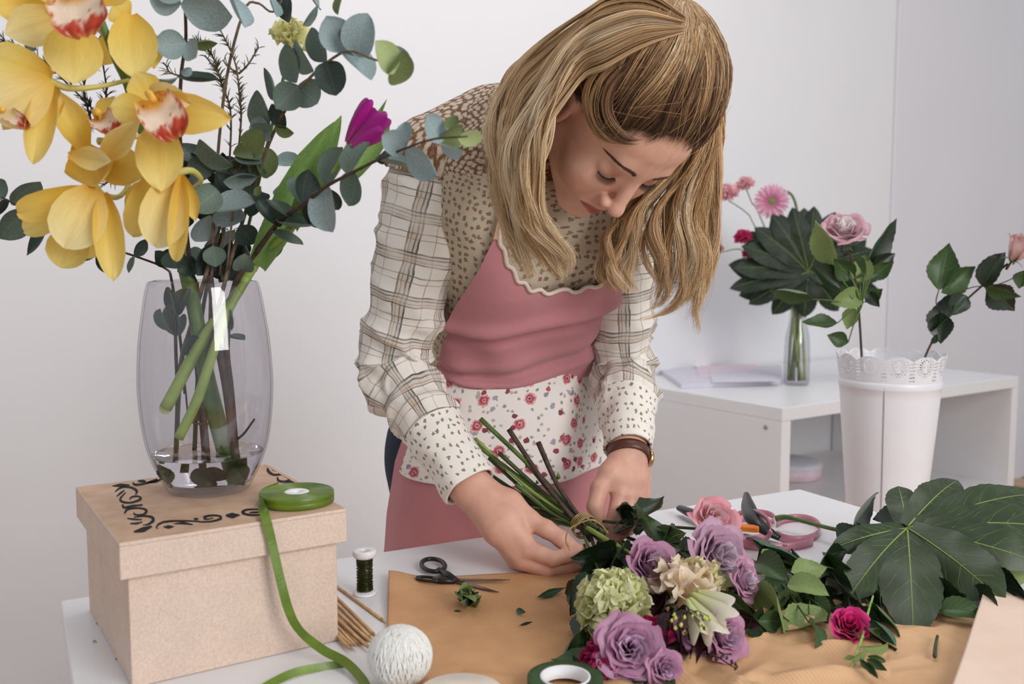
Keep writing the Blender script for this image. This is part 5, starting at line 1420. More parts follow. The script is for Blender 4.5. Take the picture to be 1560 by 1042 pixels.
branch('eucalyptus branch with wide pale blue leaves at the top of the picture', [(284, -60, 1.05), (282, 0, 1.07), (283, 62, 1.09), (276, 115, 1.11), (274, 200, 1.14), (282, 330, 1.18), (292, 430, VY + .02), (300, 560, VY + .03), (312, 700, VY + .02)],
  [.0016, .002, .0026, .003], [
  (276, 6, 226, -8, 50, 'b'), (276, 8, 354, 26, 58, 'b'), (284, 66, 233, 70, 48, 'b'), (284, 66, 299, 88, 32, 'b'), (290, 66, 332, 66, 15, 'o'), (270, 117, 331, 121, 11, 'd'), (276, 112, 292, 104, 14, 'b'), (240, 120, 272, 116, 8, 'b'),
  (282, 2, 330, -30, 50, 'b'), (350, -8, 373, 42, 20, 'b'), (282, -4, 240, -44, 50, 'b')], lambda x, y: 1.06 + random.uniform(-.02, .02), mt=M_wood)
branch('thin eucalyptus twig curling over the yellow carnation', [(484, 10, 1.08), (470, -6, 1.08), (440, -12, 1.08), (416, 18, 1.09), (393, 5, 1.10), (372, 16, 1.10), (345, 120, 1.13), (330, 260, 1.15), (322, 420, VY + .01), (318, 560, VY + .01)],
  [.0009, .0012, .0018, .002], [(441, -6, 436, 33, 28, 'd'), (412, -4, 422, 26, 14, 'b'), (484, 8, 461, 38, 8, 'm'), (524, -8, 515, 23, 11, 'o', 1.0, 1.0), (470, -6, 486, 14, 10, 'b')], 1.08)
branch('eucalyptus branch hanging out to the left behind the orchids', [(2, 300, 1.16), (25, 312, 1.16), (48, 320, 1.17), (100, 350, 1.18), (150, 372, 1.19), (208, 391, 1.21), (252, 409, 1.23), (262, 430, VY + .03), (275, 520, VY + .03), (282, 600, VY + .03)],
  [.0008, .0012, .0016, .002], [(204, 390, 223, 364, 20, 'd'), (205, 390, 196, 416, 8, 'm'), (152, 376, 116, 398, 22, 'd'), (155, 374, 164, 417, 14, 'd'), (72, 346, 41, 389, 13, 'd'), (18, 312, 62, 277, 34, 'm'), (46, 320, 0, 364, 44, 'm'),
  (6, 304, -4, 272, 20, 'm'), (4, 302, -2, 328, 16, 'd'), (56, 76, 38, 60, 18, 'm', 1.12, 1.12), (240, 402, 262, 380, 24, 'd'), (250, 406, 236, 382, 22, 'd')], 1.18, mt=M_wood)
branch('short eucalyptus twig with three leaves hanging inside the glass vase', [(258, 440, VY - .03), (266, 480, VY - .03), (268, 540, VY - .02), (270, 600, VY - .01), (268, 694, VY)], [.0018, .0022, .0025],
  [(262, 505, 244, 470, 14, 'm'), (268, 512, 258, 462, 26, 'm'), (274, 512, 280, 478, 20, 'm'), (350, 500, 352, 472, 13, 'm'), (345, 512, 373, 518, 7, 'm'), (285, 540, 292, 510, 26, 'd'), (272, 480, 290, 440, 26, 'd'), (270, 470, 252, 440, 24, 'd')], VY - .02, mt=M_stemD)
_r = random.Random(31)
ex = []
for k in range(52):
    x, y = _r.uniform(262, 418), _r.uniform(225, 418)
    if x > 380 and y > 340: continue
    a = _r.uniform(0, 2 * PI); l = _r.uniform(26, 42); ex.append((x, y, x + l * math.cos(a), y + l * math.sin(a) * .9, _r.uniform(16, 40), 'ddmbod'[k % 6]))
branch('darker eucalyptus branch filling the gap above the vase rim', [(372, 240, 1.17), (350, 320, 1.18), (325, 400, 1.19), (308, 480, VY + .03), (300, 600, VY + .03), (296, 700, VY + .03)], [.0014, .0024, .003], ex, lambda x, y: 1.17 + _r.uniform(-.03, .03), mt=M_stemD)
# ---- needle sprigs
M_needle = mat('needle_green', (92, 98, 62), 0.6, rgb2=(66, 76, 48), scale=80)
M_needleD = mat('needle_dark', (38, 42, 38), 0.6)
def sprig(label, paths, mt, nl=.012, dens=110, r=.0009, mw=M_woodL):
    p0 = toP(paths[0][0]); e = empty('needle_sprig', tuple(p0), label, 'sprig', 'needle sprigs in the glass vase')
    gs_ = []
    for pts in paths:
        c = stem(e, pts, [r * 1.6, r], mw, 30, 'twig', 5)
        t, ns, bs = frames(c); L_ = np.linalg.norm(np.diff(c, axis=0), axis=1).sum()
        for k in range(int(L_ * dens * 3)):
            i = random.randrange(2, len(c)); a = random.uniform(0, 2 * PI); d = unit(t[i] * random.uniform(.5, 1.3) + ns[i] * math.cos(a) + bs[i] * math.sin(a))
            l = nl * random.uniform(.6, 1.2); gs_.append(tube([c[i], c[i] + d * l * .5 + t[i] * l * .1, c[i] + d * l], [.0005, .0007, .0002], 3, cap=False))
    o = child('needles', join(*gs_), mt, e); tag(o, kind='stuff')
sprig('fine needle sprig rising between orchid and eucalyptus', [[(345, 420, VY), (366, 200, 1.14), (365, 150, 1.13), (358, 95, 1.12), (334, 42, 1.11)], [(364, 112, 1.13), (378, 98, 1.12), (394, 72, 1.11)], [(364, 112, 1.13), (348, 102, 1.12), (340, 92, 1.12)]], M_needle)
sprig('greenish needle sprig behind the right orchid', [[(335, 420, VY + .01), (352, 195, 1.16), (338, 130, 1.15), (322, 82, 1.14), (300, 62, 1.13)], [(338, 130, 1.15), (332, 112, 1.14), (312, 84, 1.14)], [(300, 120, 1.15), (262, 112, 1.15), (252, 98, 1.15)]], M_needle, dens=170)
sprig('dark needle sprig showing between the yellow orchids', [[(300, 430, VY + .02), (215, 262, 1.15), (165, 275, 1.13), (120, 200, 1.12), (150, 180, 1.12), (100, 125, 1.11), (60, 88, 1.10), (-10, 55, 1.09)], [(140, 190, 1.12), (128, 130, 1.11), (150, 90, 1.1)], [(250, 330, 1.16), (212, 250, 1.12), (160, 280, 1.11)], [(150, 190, 1.13), (162, 140, 1.12), (150, 60, 1.10)]], M_needleD, nl=.015, dens=150, mw=M_wood)
# ---- purple tulip
MAG = [(150, 40, 110), (176, 10, 140), (196, 40, 168)]
tul = empty('tulip', tuple(P(300, 600, VY)), 'purple tulip leaning right out of the vase with a broad pale green leaf', 'tulip')
stem(tul, [(532, 222, 1.045), (505, 270, 1.07), (455, 335, 1.12), (395, 395, 1.17), (352, 460, VY - .01), (310, 515, VY - .02), (252, 622, VY - .035)], [.0038, .0042, .0048, .0062, .0070, .0074], M_stemL, 40, k=12)
child('cut_end', xf(lathe([(0, 0), (.0072, 0), (.0070, .0006), (0, .0008)], 16), aim(P(252, 622, VY - .035), V(P(252, 622, VY - .035)) - V(P(253, 619, VY - .02)), (0, 0, 1)) @ Matrix.Rotation(-PI / 2, 4, 'X')), mat('cut_pale', (210, 214, 150), .6), tul)
def tpetal(par, bx, by, tx, ty, w, Yb, Yt, cols, cup=1.0, a=(.5, -.5), prof=TEPAL, name='petal', tilt=0, seed=0, edge=None, ruf=.015):
    v, f, uv = sheet(prof, W=.5, cup=cup, a0=a[0], a1=a[1], nl=16, nw=10, ruffle=ruf, rf=1.4, seed=seed)
    B_, T_ = V(P(bx, by, Yb)), V(P(tx, ty, Yt)); d = T_ - B_; y = unit(d)
    n0 = unit(CAMP - B_); n0 = unit(n0 - n0 @ y * y); x = np.cross(y, n0); n = n0 * math.cos(tilt) + x * math.sin(tilt)
    me = mesh_data(name, v, f, M_petal, True, uv, grad(uv, cols, edge))
    return link(name, me, par, inv(par) @ aim(B_, d, -n, np.linalg.norm(d), w * Yb / FPX))
for q in ((530, 220, 583, 178, 40, 1.06, 1.05), (528, 216, 563, 152, 30, 1.045, 1.035), (532, 224, 590, 178, 38, 1.035, 1.02), (536, 224, 582, 200, 34, 1.03, 1.02), (530, 214, 574, 168, 34, 1.05, 1.045)):
    tpetal(tul, *q, MAG, cup=1.3, a=(.7, -.6), seed=int(q[0]))
put_leaf(tul, P(392, 404, 1.16), P(509, 186, 1.09), 56 * 1.13 / FPX, LF['t'], 'flat', 1, real=.1, sd=0)
put_leaf(tul, P(446, 345, 1.12), P(520, 176, 1.08), 34 * 1.1 / FPX, LF['t'], 'flat', -1, real=.1, sd=1)
put_leaf(tul, P(530, 275, 1.08), P(594, 190, 1.06), 30 * 1.1 / FPX, LF['t'], 'flat', 1, real=.1, sd=0)
put_leaf(tul, P(555, 215, 1.07), P(590, 150, 1.06), 10 * 1.1 / FPX, LF['t'], 'lance', 1, real=.1)
# second tulip-like stem crossing in the vase, dark leaves under water
ws = empty('flower_stem', tuple(P(275, 664, VY - .03)), 'pale green cut stem slanting down to the left inside the vase', 'stem')
stem(ws, [(378, 420, VY - .015), (345, 480, VY - .03), (322, 545, VY - .04), (300, 610, VY - .045), (272, 668, VY - .05)], [.0046, .0052, .0058, .0062, .0056], M_stemL, 30, k=12)
ws = empty('flower_stem', tuple(P(360, 700, VY - .02)), 'brown woody stem standing near the right side of the vase', 'stem')
stem(ws, [(320, 420, VY - .01), (330, 510, VY - .02), (346, 600, VY - .02), (360, 705, VY - .02)], [.0040, .0048, .0056], M_wood, 30, k=10)
stem(ws, [(358, 672, VY - .02), (372, 660, VY - .02), (388, 638, VY - .02)], [.0016, .0012], M_wood, 10, 'twig')
ws = empty('flower_stem', tuple(P(312, 690, VY)), 'thin dark stem in the middle of the vase', 'stem')
stem(ws, [(300, 430, VY + .02), (305, 560, VY + .01), (316, 690, VY)], [.0026, .0032, .0036], M_wood, 30)
stem(ws, [(282, 590, VY - .01), (290, 640, VY - .01), (318, 646, VY)], [.0012, .0014], M_wood, 14, 'twig')
put_leaf(ws, P(300, 705, VY - .01), P(330, 735, VY - .01), .02, LF['d'], 'ovate')
put_leaf(ws, P(310, 705, VY - .01), P(352, 720, VY - .01), .014, LF['d'], 'ovate')
put_leaf(ws, P(255, 700, VY - .02), P(262, 740, VY - .02), .03, LF['m'], 'ovate')
put_leaf(ws, P(350, 705, VY - .02), P(372, 740, VY - .01), .03, LF['m'], 'ovate')

# ---------------------------------------------------------------- roses, carnations
def rose(label, px, py, h, diam, face, cols, edge=None, n=22, openn=.5, group=None, cat='rose', name='rose', stem_to=None, sm=M_stemD, tall=1.0, seed=0, Y=None, loose=0.0, sep=True, smat=None):
    r_ = random.Random(seed)
    C_ = V(PH(px, py, h)) if Y is None else V(P(px, py, Y))
    z = unit(face); x = unit(np.cross((0.1, 0.3, 1), z)); y = np.cross(z, x)
    n = int(n * 1.35); R = diam / 2 / (.93 + .40 * openn); Hh = R * 1.35 * tall
    o0 = C_ - z * Hh * .55
    e = empty(name, tuple(o0), label, cat, group)
    Mx = inv(e) @ frameM(o0, x, y, z)
    for k in range(n):
        q = (k + .5) / n; phi = k * 2.39996 + seed; a = R * (.07 + .80 * q ** .85)
        wa = 1.35 - .62 * q; nl, nw = 9, 10
        hh = Hh * (1.0 - .10 * q - .20 * openn * q ** 2)
        s = np.linspace(0, 1, nl); u = np.linspace(-1, 1, nw)
        S, U = np.meshgrid(s, u, indexing='ij')
        rr = a * (.30 + .70 * np.sin(S * PI / 2) ** .9) + R * openn * q ** 1.6 * .42 * S ** 2.4
        curl = np.clip((S - .78) / .22, 0, 1) ** 1.6
        rr = rr + curl * R * (.05 + .10 * q) + R * .06 * np.sin(U * 3.4 + k * 1.9) * S ** 2 + R * .02 * np.sin(U * 9 + k) * S ** 3
        spiral = -U * R * .055
        rr = np.maximum(rr + spiral, R * .012)
        zz = hh * S * (1 - .16 * U ** 2 * S) - curl * R * (.03 + .16 * q ** 1.5) + R * .06 * np.sin(U * 4 + k * 1.7) * S ** 2 + R * .07 * np.exp(-(U / .16) ** 2) * S ** 3
        ang = phi + U * wa * (.45 + .55 * np.clip(S * 1.5, 0, 1)) * (1 - .18 * np.clip((S - .7) / .3, 0, 1)) 
        pts = np.stack([rr * np.cos(ang), rr * np.sin(ang), zz], -1)
        if loose: pts = pts + np.array([r_.uniform(-1, 1), r_.uniform(-1, 1), r_.uniform(-.5, .5)]) * R * loose * S[..., None] * q
        uv = np.stack([U * .5 + .5, S], -1).reshape(-1, 2)
        tone = 1 + .10 * math.sin(k * 2.1)
        cc_ = [tuple(min(255, c * tone) for c in col) for col in (cols if q > .35 or len(cols) < 4 else [cols[0], cols[1], cols[3]])]
        col = grad(uv, cc_[:3], edge if q > .35 else None, .3)
        link('petal', mesh_data('petal', pts.reshape(-1, 3), grid_faces(nl, nw), M_petal, True, uv, col), e, Mx)
    ge = smat or M_stem
    cal = lathe([(0, -.14 * R), (.16 * R, -.12 * R), (.24 * R, 0), (.2 * R, .1 * R)], 14)
    link('calyx', mesh_data('calyx', cal[0], cal[1], ge), e, Mx)
    if sep:
        sg = []
        for k in range(5):
            g = sheet(LANCE, W=.16, cup=.3, a0=.3, a1=-.6, nl=8, nw=3)
            a = k * 1.2566 + .3; d = np.array([math.cos(a) * .9, math.sin(a) * .9, -.15])
            sg.append(xf(g, aim((0, 0, -.02 * R), d, (0, 0, 1), R * .8)))
        g = join(*sg); link('sepals', mesh_data('sepals', g[0], g[1], LF['m']), e, Mx)
    if stem_to:
        pts = [o0 - z * R * .1, o0 - z * R * .7] + [toP(p) for p in stem_to]
        stem(e, pts, [.0022, .0026], sm, 22)
    return e
def carnation(label, px, py, h, diam, face, cols, n=46, group=None, name='carnation', Y=None, stem_to=None, edge=None, seed=0, cat='carnation', pw=.95):
    C_ = V(PH(px, py, h)) if Y is None else V(P(px, py, Y)); z = unit(face); x = unit(np.cross((0.1, 0.3, 1), z)); y = np.cross(z, x)
    R = diam / 2; o0 = C_ - z * R * .75
    e = empty(name, tuple(o0), label, cat, group); Mx = inv(e) @ frameM(o0, x, y, z)
    protos = []
    for k in range(6):
        g = sheet(FAN, W=.62, cup=.35, a0=-.2, a1=.45, nl=10, nw=18, ruffle=.10, rf=1.6, seed=k * 1.7 + seed)
        v = g[0].copy(); t = g[2][:, 1]; v[:, 1] += (t > .95) * .05 * np.sin(g[2][:, 0] * 60); v[:, 2] += .13 * t ** 2 * np.sin(g[2][:, 0] * 17 + k * 2) + .05 * t ** 3 * np.sin(g[2][:, 0] * 37 + k)
        protos.append(mesh_data('petal', v, g[1], M_petal, True, g[2], grad(g[2], cols, edge)))
    for k in range(n):
        q = (k + .5) / n; th = math.acos(1 - (1 - math.cos(1.62)) * q); ph = k * 2.39996
        d = np.array([math.sin(th) * math.cos(ph), math.sin(th) * math.sin(ph), math.cos(th)])
        nn = np.array([math.cos(ph + 1.2), math.sin(ph + 1.2), .3])
        L_ = R * (1.32 - .35 * q) * (1 - .06 * math.sin(k * 3.1))
        link('petal', protos[k % 6], e, Mx @ aim((d[0] * R * .06, d[1] * R * .06, R * .0), d, nn if q < .55 else (0, 0, 1), L_, L_ * pw))
    cal = lathe([(0, -.75 * R), (.12 * R, -.72 * R), (.20 * R, -.3 * R), (.22 * R, .05 * R)], 14)
    link('calyx', mesh_data('calyx', cal[0], cal[1], M_stem), e, Mx)
    if stem_to: stem(e, [o0 - z * R * .7] + [toP(p) for p in stem_to], [.0018, .0022], M_stem, 22)
    return e
carnation('pale yellow carnation seen from the side among the eucalyptus', 447, 46, 0, .042, (.35, -.25, .9), [(214, 216, 110), (238, 236, 150), (246, 242, 190)], 30, Y=1.14, stem_to=[(436, 95, 1.14), (425, 150, 1.15), (405, 230, 1.17), (365, 400, 1.20), (330, 520, VY)])
# ---------------------------------------------------------------- paper on the table
def paper_mat(name, a, b_):
    m, nt, b = newmat(name); L = nt.links
    tc = N(nt, 'ShaderNodeTexCoord'); sp = N(nt, 'ShaderNodeSeparateXYZ'); L.new(tc.outputs['UV'], sp.inputs[0])
    w = math_(nt, 'SINE', math_(nt, 'MULTIPLY', sp.outputs[0], 6.283 / 0.0042))
    no = N(nt, 'ShaderNodeTexNoise', i_Scale=18.0, i_Detail=6.0); L.new(tc.outputs['Object'], no.inputs['Vector'])
    f = math_(nt, 'ADD', no.outputs['Fac'], math_(nt, 'MULTIPLY', w, 0.07))
    r = ramp(nt, [(0.3, lin(a)), (0.7, lin(b_))]); L.new(f, r.inputs[0]); L.new(r.outputs[0], b.inputs['Base Color'])
    b.inputs['Roughness'].default_value = 0.62; b.inputs['Specular IOR Level'].default_value = 0.35
    bp = N(nt, 'ShaderNodeBump', i_Strength=0.25, i_Distance=0.0006); L.new(w, bp.inputs['Height']); L.new(bp.outputs[0], b.inputs['Normal'])
    return m
M_kraft = paper_mat('kraft_paper', (198, 148, 104), (212, 164, 118))
M_kraft2 = paper_mat('kraft_paper_crumpled', (202, 158, 116), (218, 176, 134))
M_kraft3 = paper_mat('kraft_paper_pale', (226, 198, 178), (234, 208, 190))
def sheet_on_table(name, label, quad, mt, hfun, n=60, group=None, th=0.0006):
    """quad: 4 pixel corners TL TR BR BL on the table plane; hfun(x,y world, u, v) -> height over the table"""
    c = [V(PZ(x, y, TZ)) for x, y in quad]
    U, W_ = np.meshgrid(np.linspace(0, 1, n), np.linspace(0, 1, n), indexing='xy')
    top = c[0] * (1 - U[..., None]) + c[1] * U[..., None]; bot = c[3] * (1 - U[..., None]) + c[2] * U[..., None]
    p = top * (1 - W_[..., None]) + bot * W_[..., None]
    p[..., 2] = TZ + hfun(p[..., 0], p[..., 1], U, W_)
    g = p.reshape(-1, 3); uv = np.stack([g @ eX, g @ eY], -1)
    low = g.copy(); low[:, 2] -= th
    f = grid_faces(n, n); fl_ = f[:, ::-1] + len(g)
    e = empty(name, tuple(c[3] * .5 + c[1] * .5), label, 'paper', group)
    e.location.z = TZ
    # rim
    b = [i for i in range(n)] + [i * n + n - 1 for i in range(1, n)] + [n * n - 1 - i for i in range(1, n)] + [(n - 1 - i) * n for i in range(1, n - 1)]
    rim = [(b[i], b[(i + 1) % len(b)], b[(i + 1) % len(b)] + len(g), b[i] + len(g)) for i in range(len(b))]
    ff = np.vstack([f[:, ::-1], fl_[:, :], np.array(rim)])
    me = mesh_data(name, np.vstack([g, low]), ff, mt, True, np.vstack([uv, uv]))
    bpy.data.objects.remove(e)
    o = link(name, me); tag(o, label, 'paper', group); return o
def crease(x, y, k, seed, amp):
    r_ = np.random.default_rng(seed); h = 0 * x
    for _ in range(k):
        a = r_.uniform(0, PI); cx, cy = r_.uniform(x.min(), x.max()), r_.uniform(y.min(), y.max()); d = (x - cx) * math.cos(a) + (y - cy) * math.sin(a); l = (x - cx) * -math.sin(a) + (y - cy) * math.cos(a)
        h = h + amp * np.maximum(0, 1 - np.abs(d) / .016) * np.exp(-(l / r_.uniform(.02, .07)) ** 2) * r_.choice([1, .6])
    return h
def h_left(x, y, u, v):
    base = 0.0012 + 0.010 * np.exp(-((u - .0) / .10) ** 2) * np.exp(-((v - 0.02) / .35) ** 2) + 0.004 * np.clip(sn(np.stack([x * 9, y * 9, 0 * x], -1), 1, 1), 0, 1)
    return base + crease(x, y, 12, 3, .0035) * (v > .35) * (u > .3)
sheet_on_table('kraft_paper_sheet', 'brown ribbed kraft paper sheet lying flat beside the scissors', [(592, 881), (930, 872), (1010, 1085), (585, 1085)], M_kraft, h_left, 90)
def h_right(x, y, u, v):
    z = 0.003 + 0.006 * np.clip(sn(np.stack([x * 14, y * 14, 0 * x], -1), 1, 2), 0, 1)
    return z + crease(x, y, 60, 5, .0085) * (u < .72) + crease(x, y, 30, 9, .003)
sheet_on_table('kraft_paper_sheet', 'crumpled brown kraft paper under the bouquet and the pink bud', [(905, 905), (1490, 908), (1548, 1085), (880, 1085)], M_kraft2, h_right, 150)
def h_bag(x, y, u, v):
    return 0.014 + .010 * (1 - u) * np.clip(1 - v * .6, 0, 1) + .003 * sn(np.stack([x * 9, y * 9, 0 * x], -1), 1, 3) 
sheet_on_table('kraft_paper_sheet', 'pale kraft paper with a cut corner at the right border, raised off the table', [(1502, 916), (1640, 930), (1660, 1120), (1440, 1100)], M_kraft3, h_bag, 50)

# ---------------------------------------------------------------- ribbons
M_ribG = mat('green_satin', (108, 134, 28), 0.32, rgb2=(82, 108, 18), scale=30, spec=.6)
M_ribP = mat('pink_satin', (206, 140, 156), 0.3, rgb2=(190, 122, 142), scale=30, spec=.6)
def ribbon(pts, w, wdir, n=60, th=.0004):
    """flat band along pts; wdir: width directions at each control point"""
    c = spline([toP(p) for p in pts], n); d = interp(np.array([tuple(x) for x in wdir], float), n)
    t = np.gradient(c, axis=0); t /= np.linalg.norm(t, axis=1)[:, None]
    d = d - (d * t).sum(1)[:, None] * t; d /= np.linalg.norm(d, axis=1)[:, None]
    nn = np.cross(t, d)
    q = [c + d * w / 2 + nn * th, c - d * w / 2 + nn * th, c - d * w / 2 - nn * th, c + d * w / 2 - nn * th]
    v = np.stack(q, 1).reshape(-1, 3)
    f = [(i * 4 + k, i * 4 + (k + 1) % 4, i * 4 + 4 + (k + 1) % 4, i * 4 + 4 + k) for i in range(n - 1) for k in range(4)]
    return v, f
sc_ = PZ(452, 752, LZ + .010); sp_r = 57 / FPX * sc_.y
rs = empty('ribbon_spool', (sc_.x, sc_.y, LZ + 0.0006), 'roll of green satin ribbon on the box lid with its end hanging down', 'ribbon')
W_R = .0125
prof = [(0.34 * sp_r, 0), (sp_r * .97, 0)]
for k in range(2): prof += [(sp_r, .0008 + k * W_R * .5), (sp_r, W_R * .45 + k * W_R * .5), (sp_r * .992, W_R * .5 * (k + 1))]
top = []
for k in range(16, 0, -1):
    r0 = sp_r * (.36 + .62 * k / 16); top += [(r0, W_R + .0003), (r0 - sp_r * .016, W_R + .0003), (r0 - sp_r * .020, W_R - .0012), (r0 - sp_r * .030, W_R - .0012)]
obj('ribbon_coil', lathe(prof + top + [(0.34 * sp_r, W_R - .001), (0.34 * sp_r, 0)], 72), M_ribG, rs)
obj('spool_core', lathe([(0, 0), (.338 * sp_r, 0), (.338 * sp_r, W_R - .0006), (.30 * sp_r, W_R + .0002), (.12 * sp_r, W_R - .0006), (.10 * sp_r, W_R - .003), (0, W_R - .003)], 40), M_white_m, rs)
p0 = V(PZ(398, 762, LZ + .007))
fn = -bxY; fx_ = np.array([1, 0, 0.0])
F_ = lambda px, py, o: (lambda r: V((0, 0, CAM_Z)) + r * (((bx_o + fn * o - V((0, 0, CAM_Z)))[:2] @ fn[:2]) / (r[:2] @ fn[:2])))(V(P(px, py, 1.0)) - V((0, 0, CAM_Z)))   # point on the plane parallel to the box front
path = [V(PZ(424, 740, LZ + .008)), V(PZ(399, 752, LZ + .008)), V(PZ(398, 770, LZ + .007)), F_(404, 786, .002), F_(414, 826, .006), F_(426, 878, .012), F_(440, 930, .018), F_(458, 962, .022), V(PH(492, 990, .016)), V(PH(528, 1010, .010)), V(PH(556, 1042, .006)), V(PH(560, 1070, .004))]
wd_ = [(0, 0, 1), (0, 0, 1), (.5, .2, .6), (1, .3, .2), bxX, bxX, bxX * .9 + V((0, -.4, .2)), bxX * .7 + V((0, -.5, .4)), (.3, .3, .9), (.5, .6, .5), (.9, .2, .3), (1, .1, .1)]
child('ribbon_end', ribbon(path, .0098, wd_, 90), M_ribG, rs, smooth=False)
child('ribbon_end', ribbon([V(PH(526, 1012, .003)), V(PH(490, 1016, .004)), V(PH(450, 1024, .006)), V(PH(415, 1040, .004)), V(PH(380, 1062, .002))], .0088, [(0, .2, 1), (0, .4, .9), (0, .6, .7), (.2, .8, .4), (.3, .8, .3)], 40), M_ribG, rs, smooth=False)
# pink ribbon curls behind the bouquet
pr = empty('pink_ribbon', tuple(PH(1215, 815, 0.0)), 'curled pink satin ribbon with loops lying behind the pruning shears', 'ribbon')
def arc(cx, cy, rx, ry, h, a0, a1, n=9):
    return [V(PH(cx + rx * math.cos(a), cy + ry * math.sin(a), h(i / (n - 1)) if callable(h) else h)) for i, a in enumerate(np.linspace(a0, a1, n))]
up = [(0, 0, 1)] * 12
for k, (cx, cy, rx, ry, h, a0, a1, w) in enumerate([(1142, 805, 32, 26, lambda t: .006 + .055 * math.sin(PI * t), -PI * .9, PI * .45, .008), (1132, 806, 44, 16, .007, -.6, PI * 1.9, .012), (1214, 806, 36, 17, .007, -2.6, 2.6, .014),
                                               (1180, 822, 60, 12, .007, .2, PI * .9, .013), (1150, 790, 30, 10, .007, -PI, PI * .4, .010)]):
    q = arc(cx, cy, rx, ry, h, a0, a1, 12); child('ribbon_loop', ribbon(q, w, up, 50), M_ribP, pr)

# ---------------------------------------------------------------- small things on the table
# bamboo sticks
M_bam = mat('bamboo', (206, 170, 122), 0.5, rgb2=(182, 142, 96), scale=60, stretch=(1, 1, 1))
sticks = [((506, 888), (588, 948)), ((508, 905), (574, 970)), ((505, 912), (568, 974)), ((506, 922), (562, 978)), ((500, 928), (556, 982)), ((504, 938), (550, 984)), ((498, 920), (574, 985)), ((500, 940), (544, 986)), ((496, 948), (538, 985)), ((502, 956), (532, 987)), ((498, 930), (566, 990))]
names_s = ['bamboo stick lying apart from the bundle, nearest the kraft paper'] + ['bamboo stick of the bundle by the box whose tip is %s from the right' % o for o in ('first, upper', 'third', 'fifth', 'sixth', 'seventh', 'first, lower', 'eighth', 'ninth', 'tenth', 'fourth')]
for k, (a, b) in enumerate(sticks):
    h = .0022 if k < 6 else .0058
    A_, B_ = V(PH(*a, h)), V(PH(*b, h)); A_ = B_ + (A_ - B_) * 1.25
    # the hidden ends stop at the side of the box
    M_ = MB.inverted()
    c = np.stack([A_, B_]); 
    q = np.array(M_ @ Vector(A_)); q2 = np.array(M_ @ Vector(B_))
    if q[0] < BW - ins + .004:
        t_ = (BW - ins + .004 - q[0]) / (q2[0] - q[0]); A_ = A_ + (B_ - A_) * max(0, min(.9, t_))
    e = empty('bamboo_stick', tuple((A_ + B_) / 2), names_s[k], 'stick', 'bamboo sticks beside the box')
    child('shaft', tube(np.array([A_ + (B_ - A_) * t for t in (0, .3, .6, .94)]), .0019, 8), M_bam, e)
    child('point', tube(np.array([A_ + (B_ - A_) * .94, B_]), [.0019, .0005], 8), M_bam, e)
# spool of green florist wire
wp_ = PZ(556, 905, TZ); wsp = empty('wire_spool', (wp_.x, wp_.y, TZ + .0005), 'white spool of dark green florist wire standing on the table', 'spool')
k_ = wp_.y / FPX; Rw = 18.5 * k_; Hw = 71 * k_
obj('flange', lathe([(0, 0), (Rw, 0), (Rw, .0018), (Rw * .9, .003), (Rw * .55, .0045), (0, .0045)], 36), M_white, wsp)
obj('flange', lathe([(0, Hw - .012), (Rw * .6, Hw - .012), (Rw * .92, Hw - .009), (Rw, Hw - .007), (Rw, Hw - .002), (Rw * .9, Hw), (Rw * .62, Hw - .0012), (Rw * .3, Hw - .001), (Rw * .28, Hw - .004), (0, Hw - .004)], 36), M_white, wsp)
hel = []
for k in range(900):
    t = k / 899; z_ = .006 + (Hw - .019) * (.5 - .5 * math.cos(t * PI * 5)); r_ = Rw * .60 + .0009 * math.sin(k * 1.7) + .0006; a = t * 2 * PI * 75
    hel.append((r_ * math.cos(a), r_ * math.sin(a), z_))
obj('wire_winding', join(tube(np.array(hel), .00055, 4), lathe([(0, .005), (Rw * .6, .005), (Rw * .6, Hw - .013), (0, Hw - .013)], 24)), mat('green_wire', (66, 70, 26), .3, rgb2=(24, 28, 12), scale=300, metal=.5), wsp)
# scissors
M_blk = mat('black_plastic', (22, 22, 24), 0.38, var=.1)
M_steel = mat('steel_blade', (150, 148, 150), 0.28, metal=.9, rgb2=(96, 94, 96), scale=20)
scz = empty('scissors', tuple(PH(690, 884, 0)), 'open scissors with black handles and steel blades on the table', 'scissors')
def ringloop(cx, cy, rx, ry, rot, h, r):
    pts = []
    for k in range(25):
        a = k * 2 * PI / 24; x, y = rx * math.cos(a), ry * math.sin(a)
        pts.append(V(PH(cx + x * math.cos(rot) - y * math.sin(rot), cy + x * math.sin(rot) + y * math.cos(rot), h)))
    return tube(np.array(pts), r, 10, cap=False)
child('handle', join(ringloop(660, 861, 18, 9.5, .12, .006, .0034), tube([V(PH(668, 868, .006)), V(PH(682, 876, .006)), V(PH(694, 883, .006))], [.0045, .006, .004], 10, flat=.8)), M_blk, scz)
child('handle', join(ringloop(652, 882, 17, 3.0, .10, .006, .0022), tube([V(PH(660, 882, .006)), V(PH(672, 884, .006)), V(PH(692, 886, .005))], [.0035, .006, .004], 10, flat=.8)), M_blk, scz)
def blade(a, b, w, h):
    A_, B_ = V(PH(*a, h)), V(PH(*b, h)); d = unit(B_ - A_); s_ = np.cross((0, 0, 1), d) * w
    v = []
    for z_ in (0, .0012):
        zz = V((0, 0, z_)); v += [A_ + s_ * .5 + zz, A_ - s_ * .5 + zz, A_ + (B_ - A_) * .75 - s_ * .45 + zz, B_ + zz, A_ + (B_ - A_) * .7 + s_ * .25 + zz]
    f = [(4, 3, 2, 1, 0), (5, 6, 7, 8, 9)] + [(k, (k + 1) % 5, 5 + (k + 1) % 5, 5 + k) for k in range(5)]
    return np.array(v), f
child('blade', blade((690, 884), (777, 884), .0085, .0065), M_steel, scz, smooth=False)
child('blade', blade((688, 883), (760, 903), .0085, .0048), M_steel, scz, smooth=False)
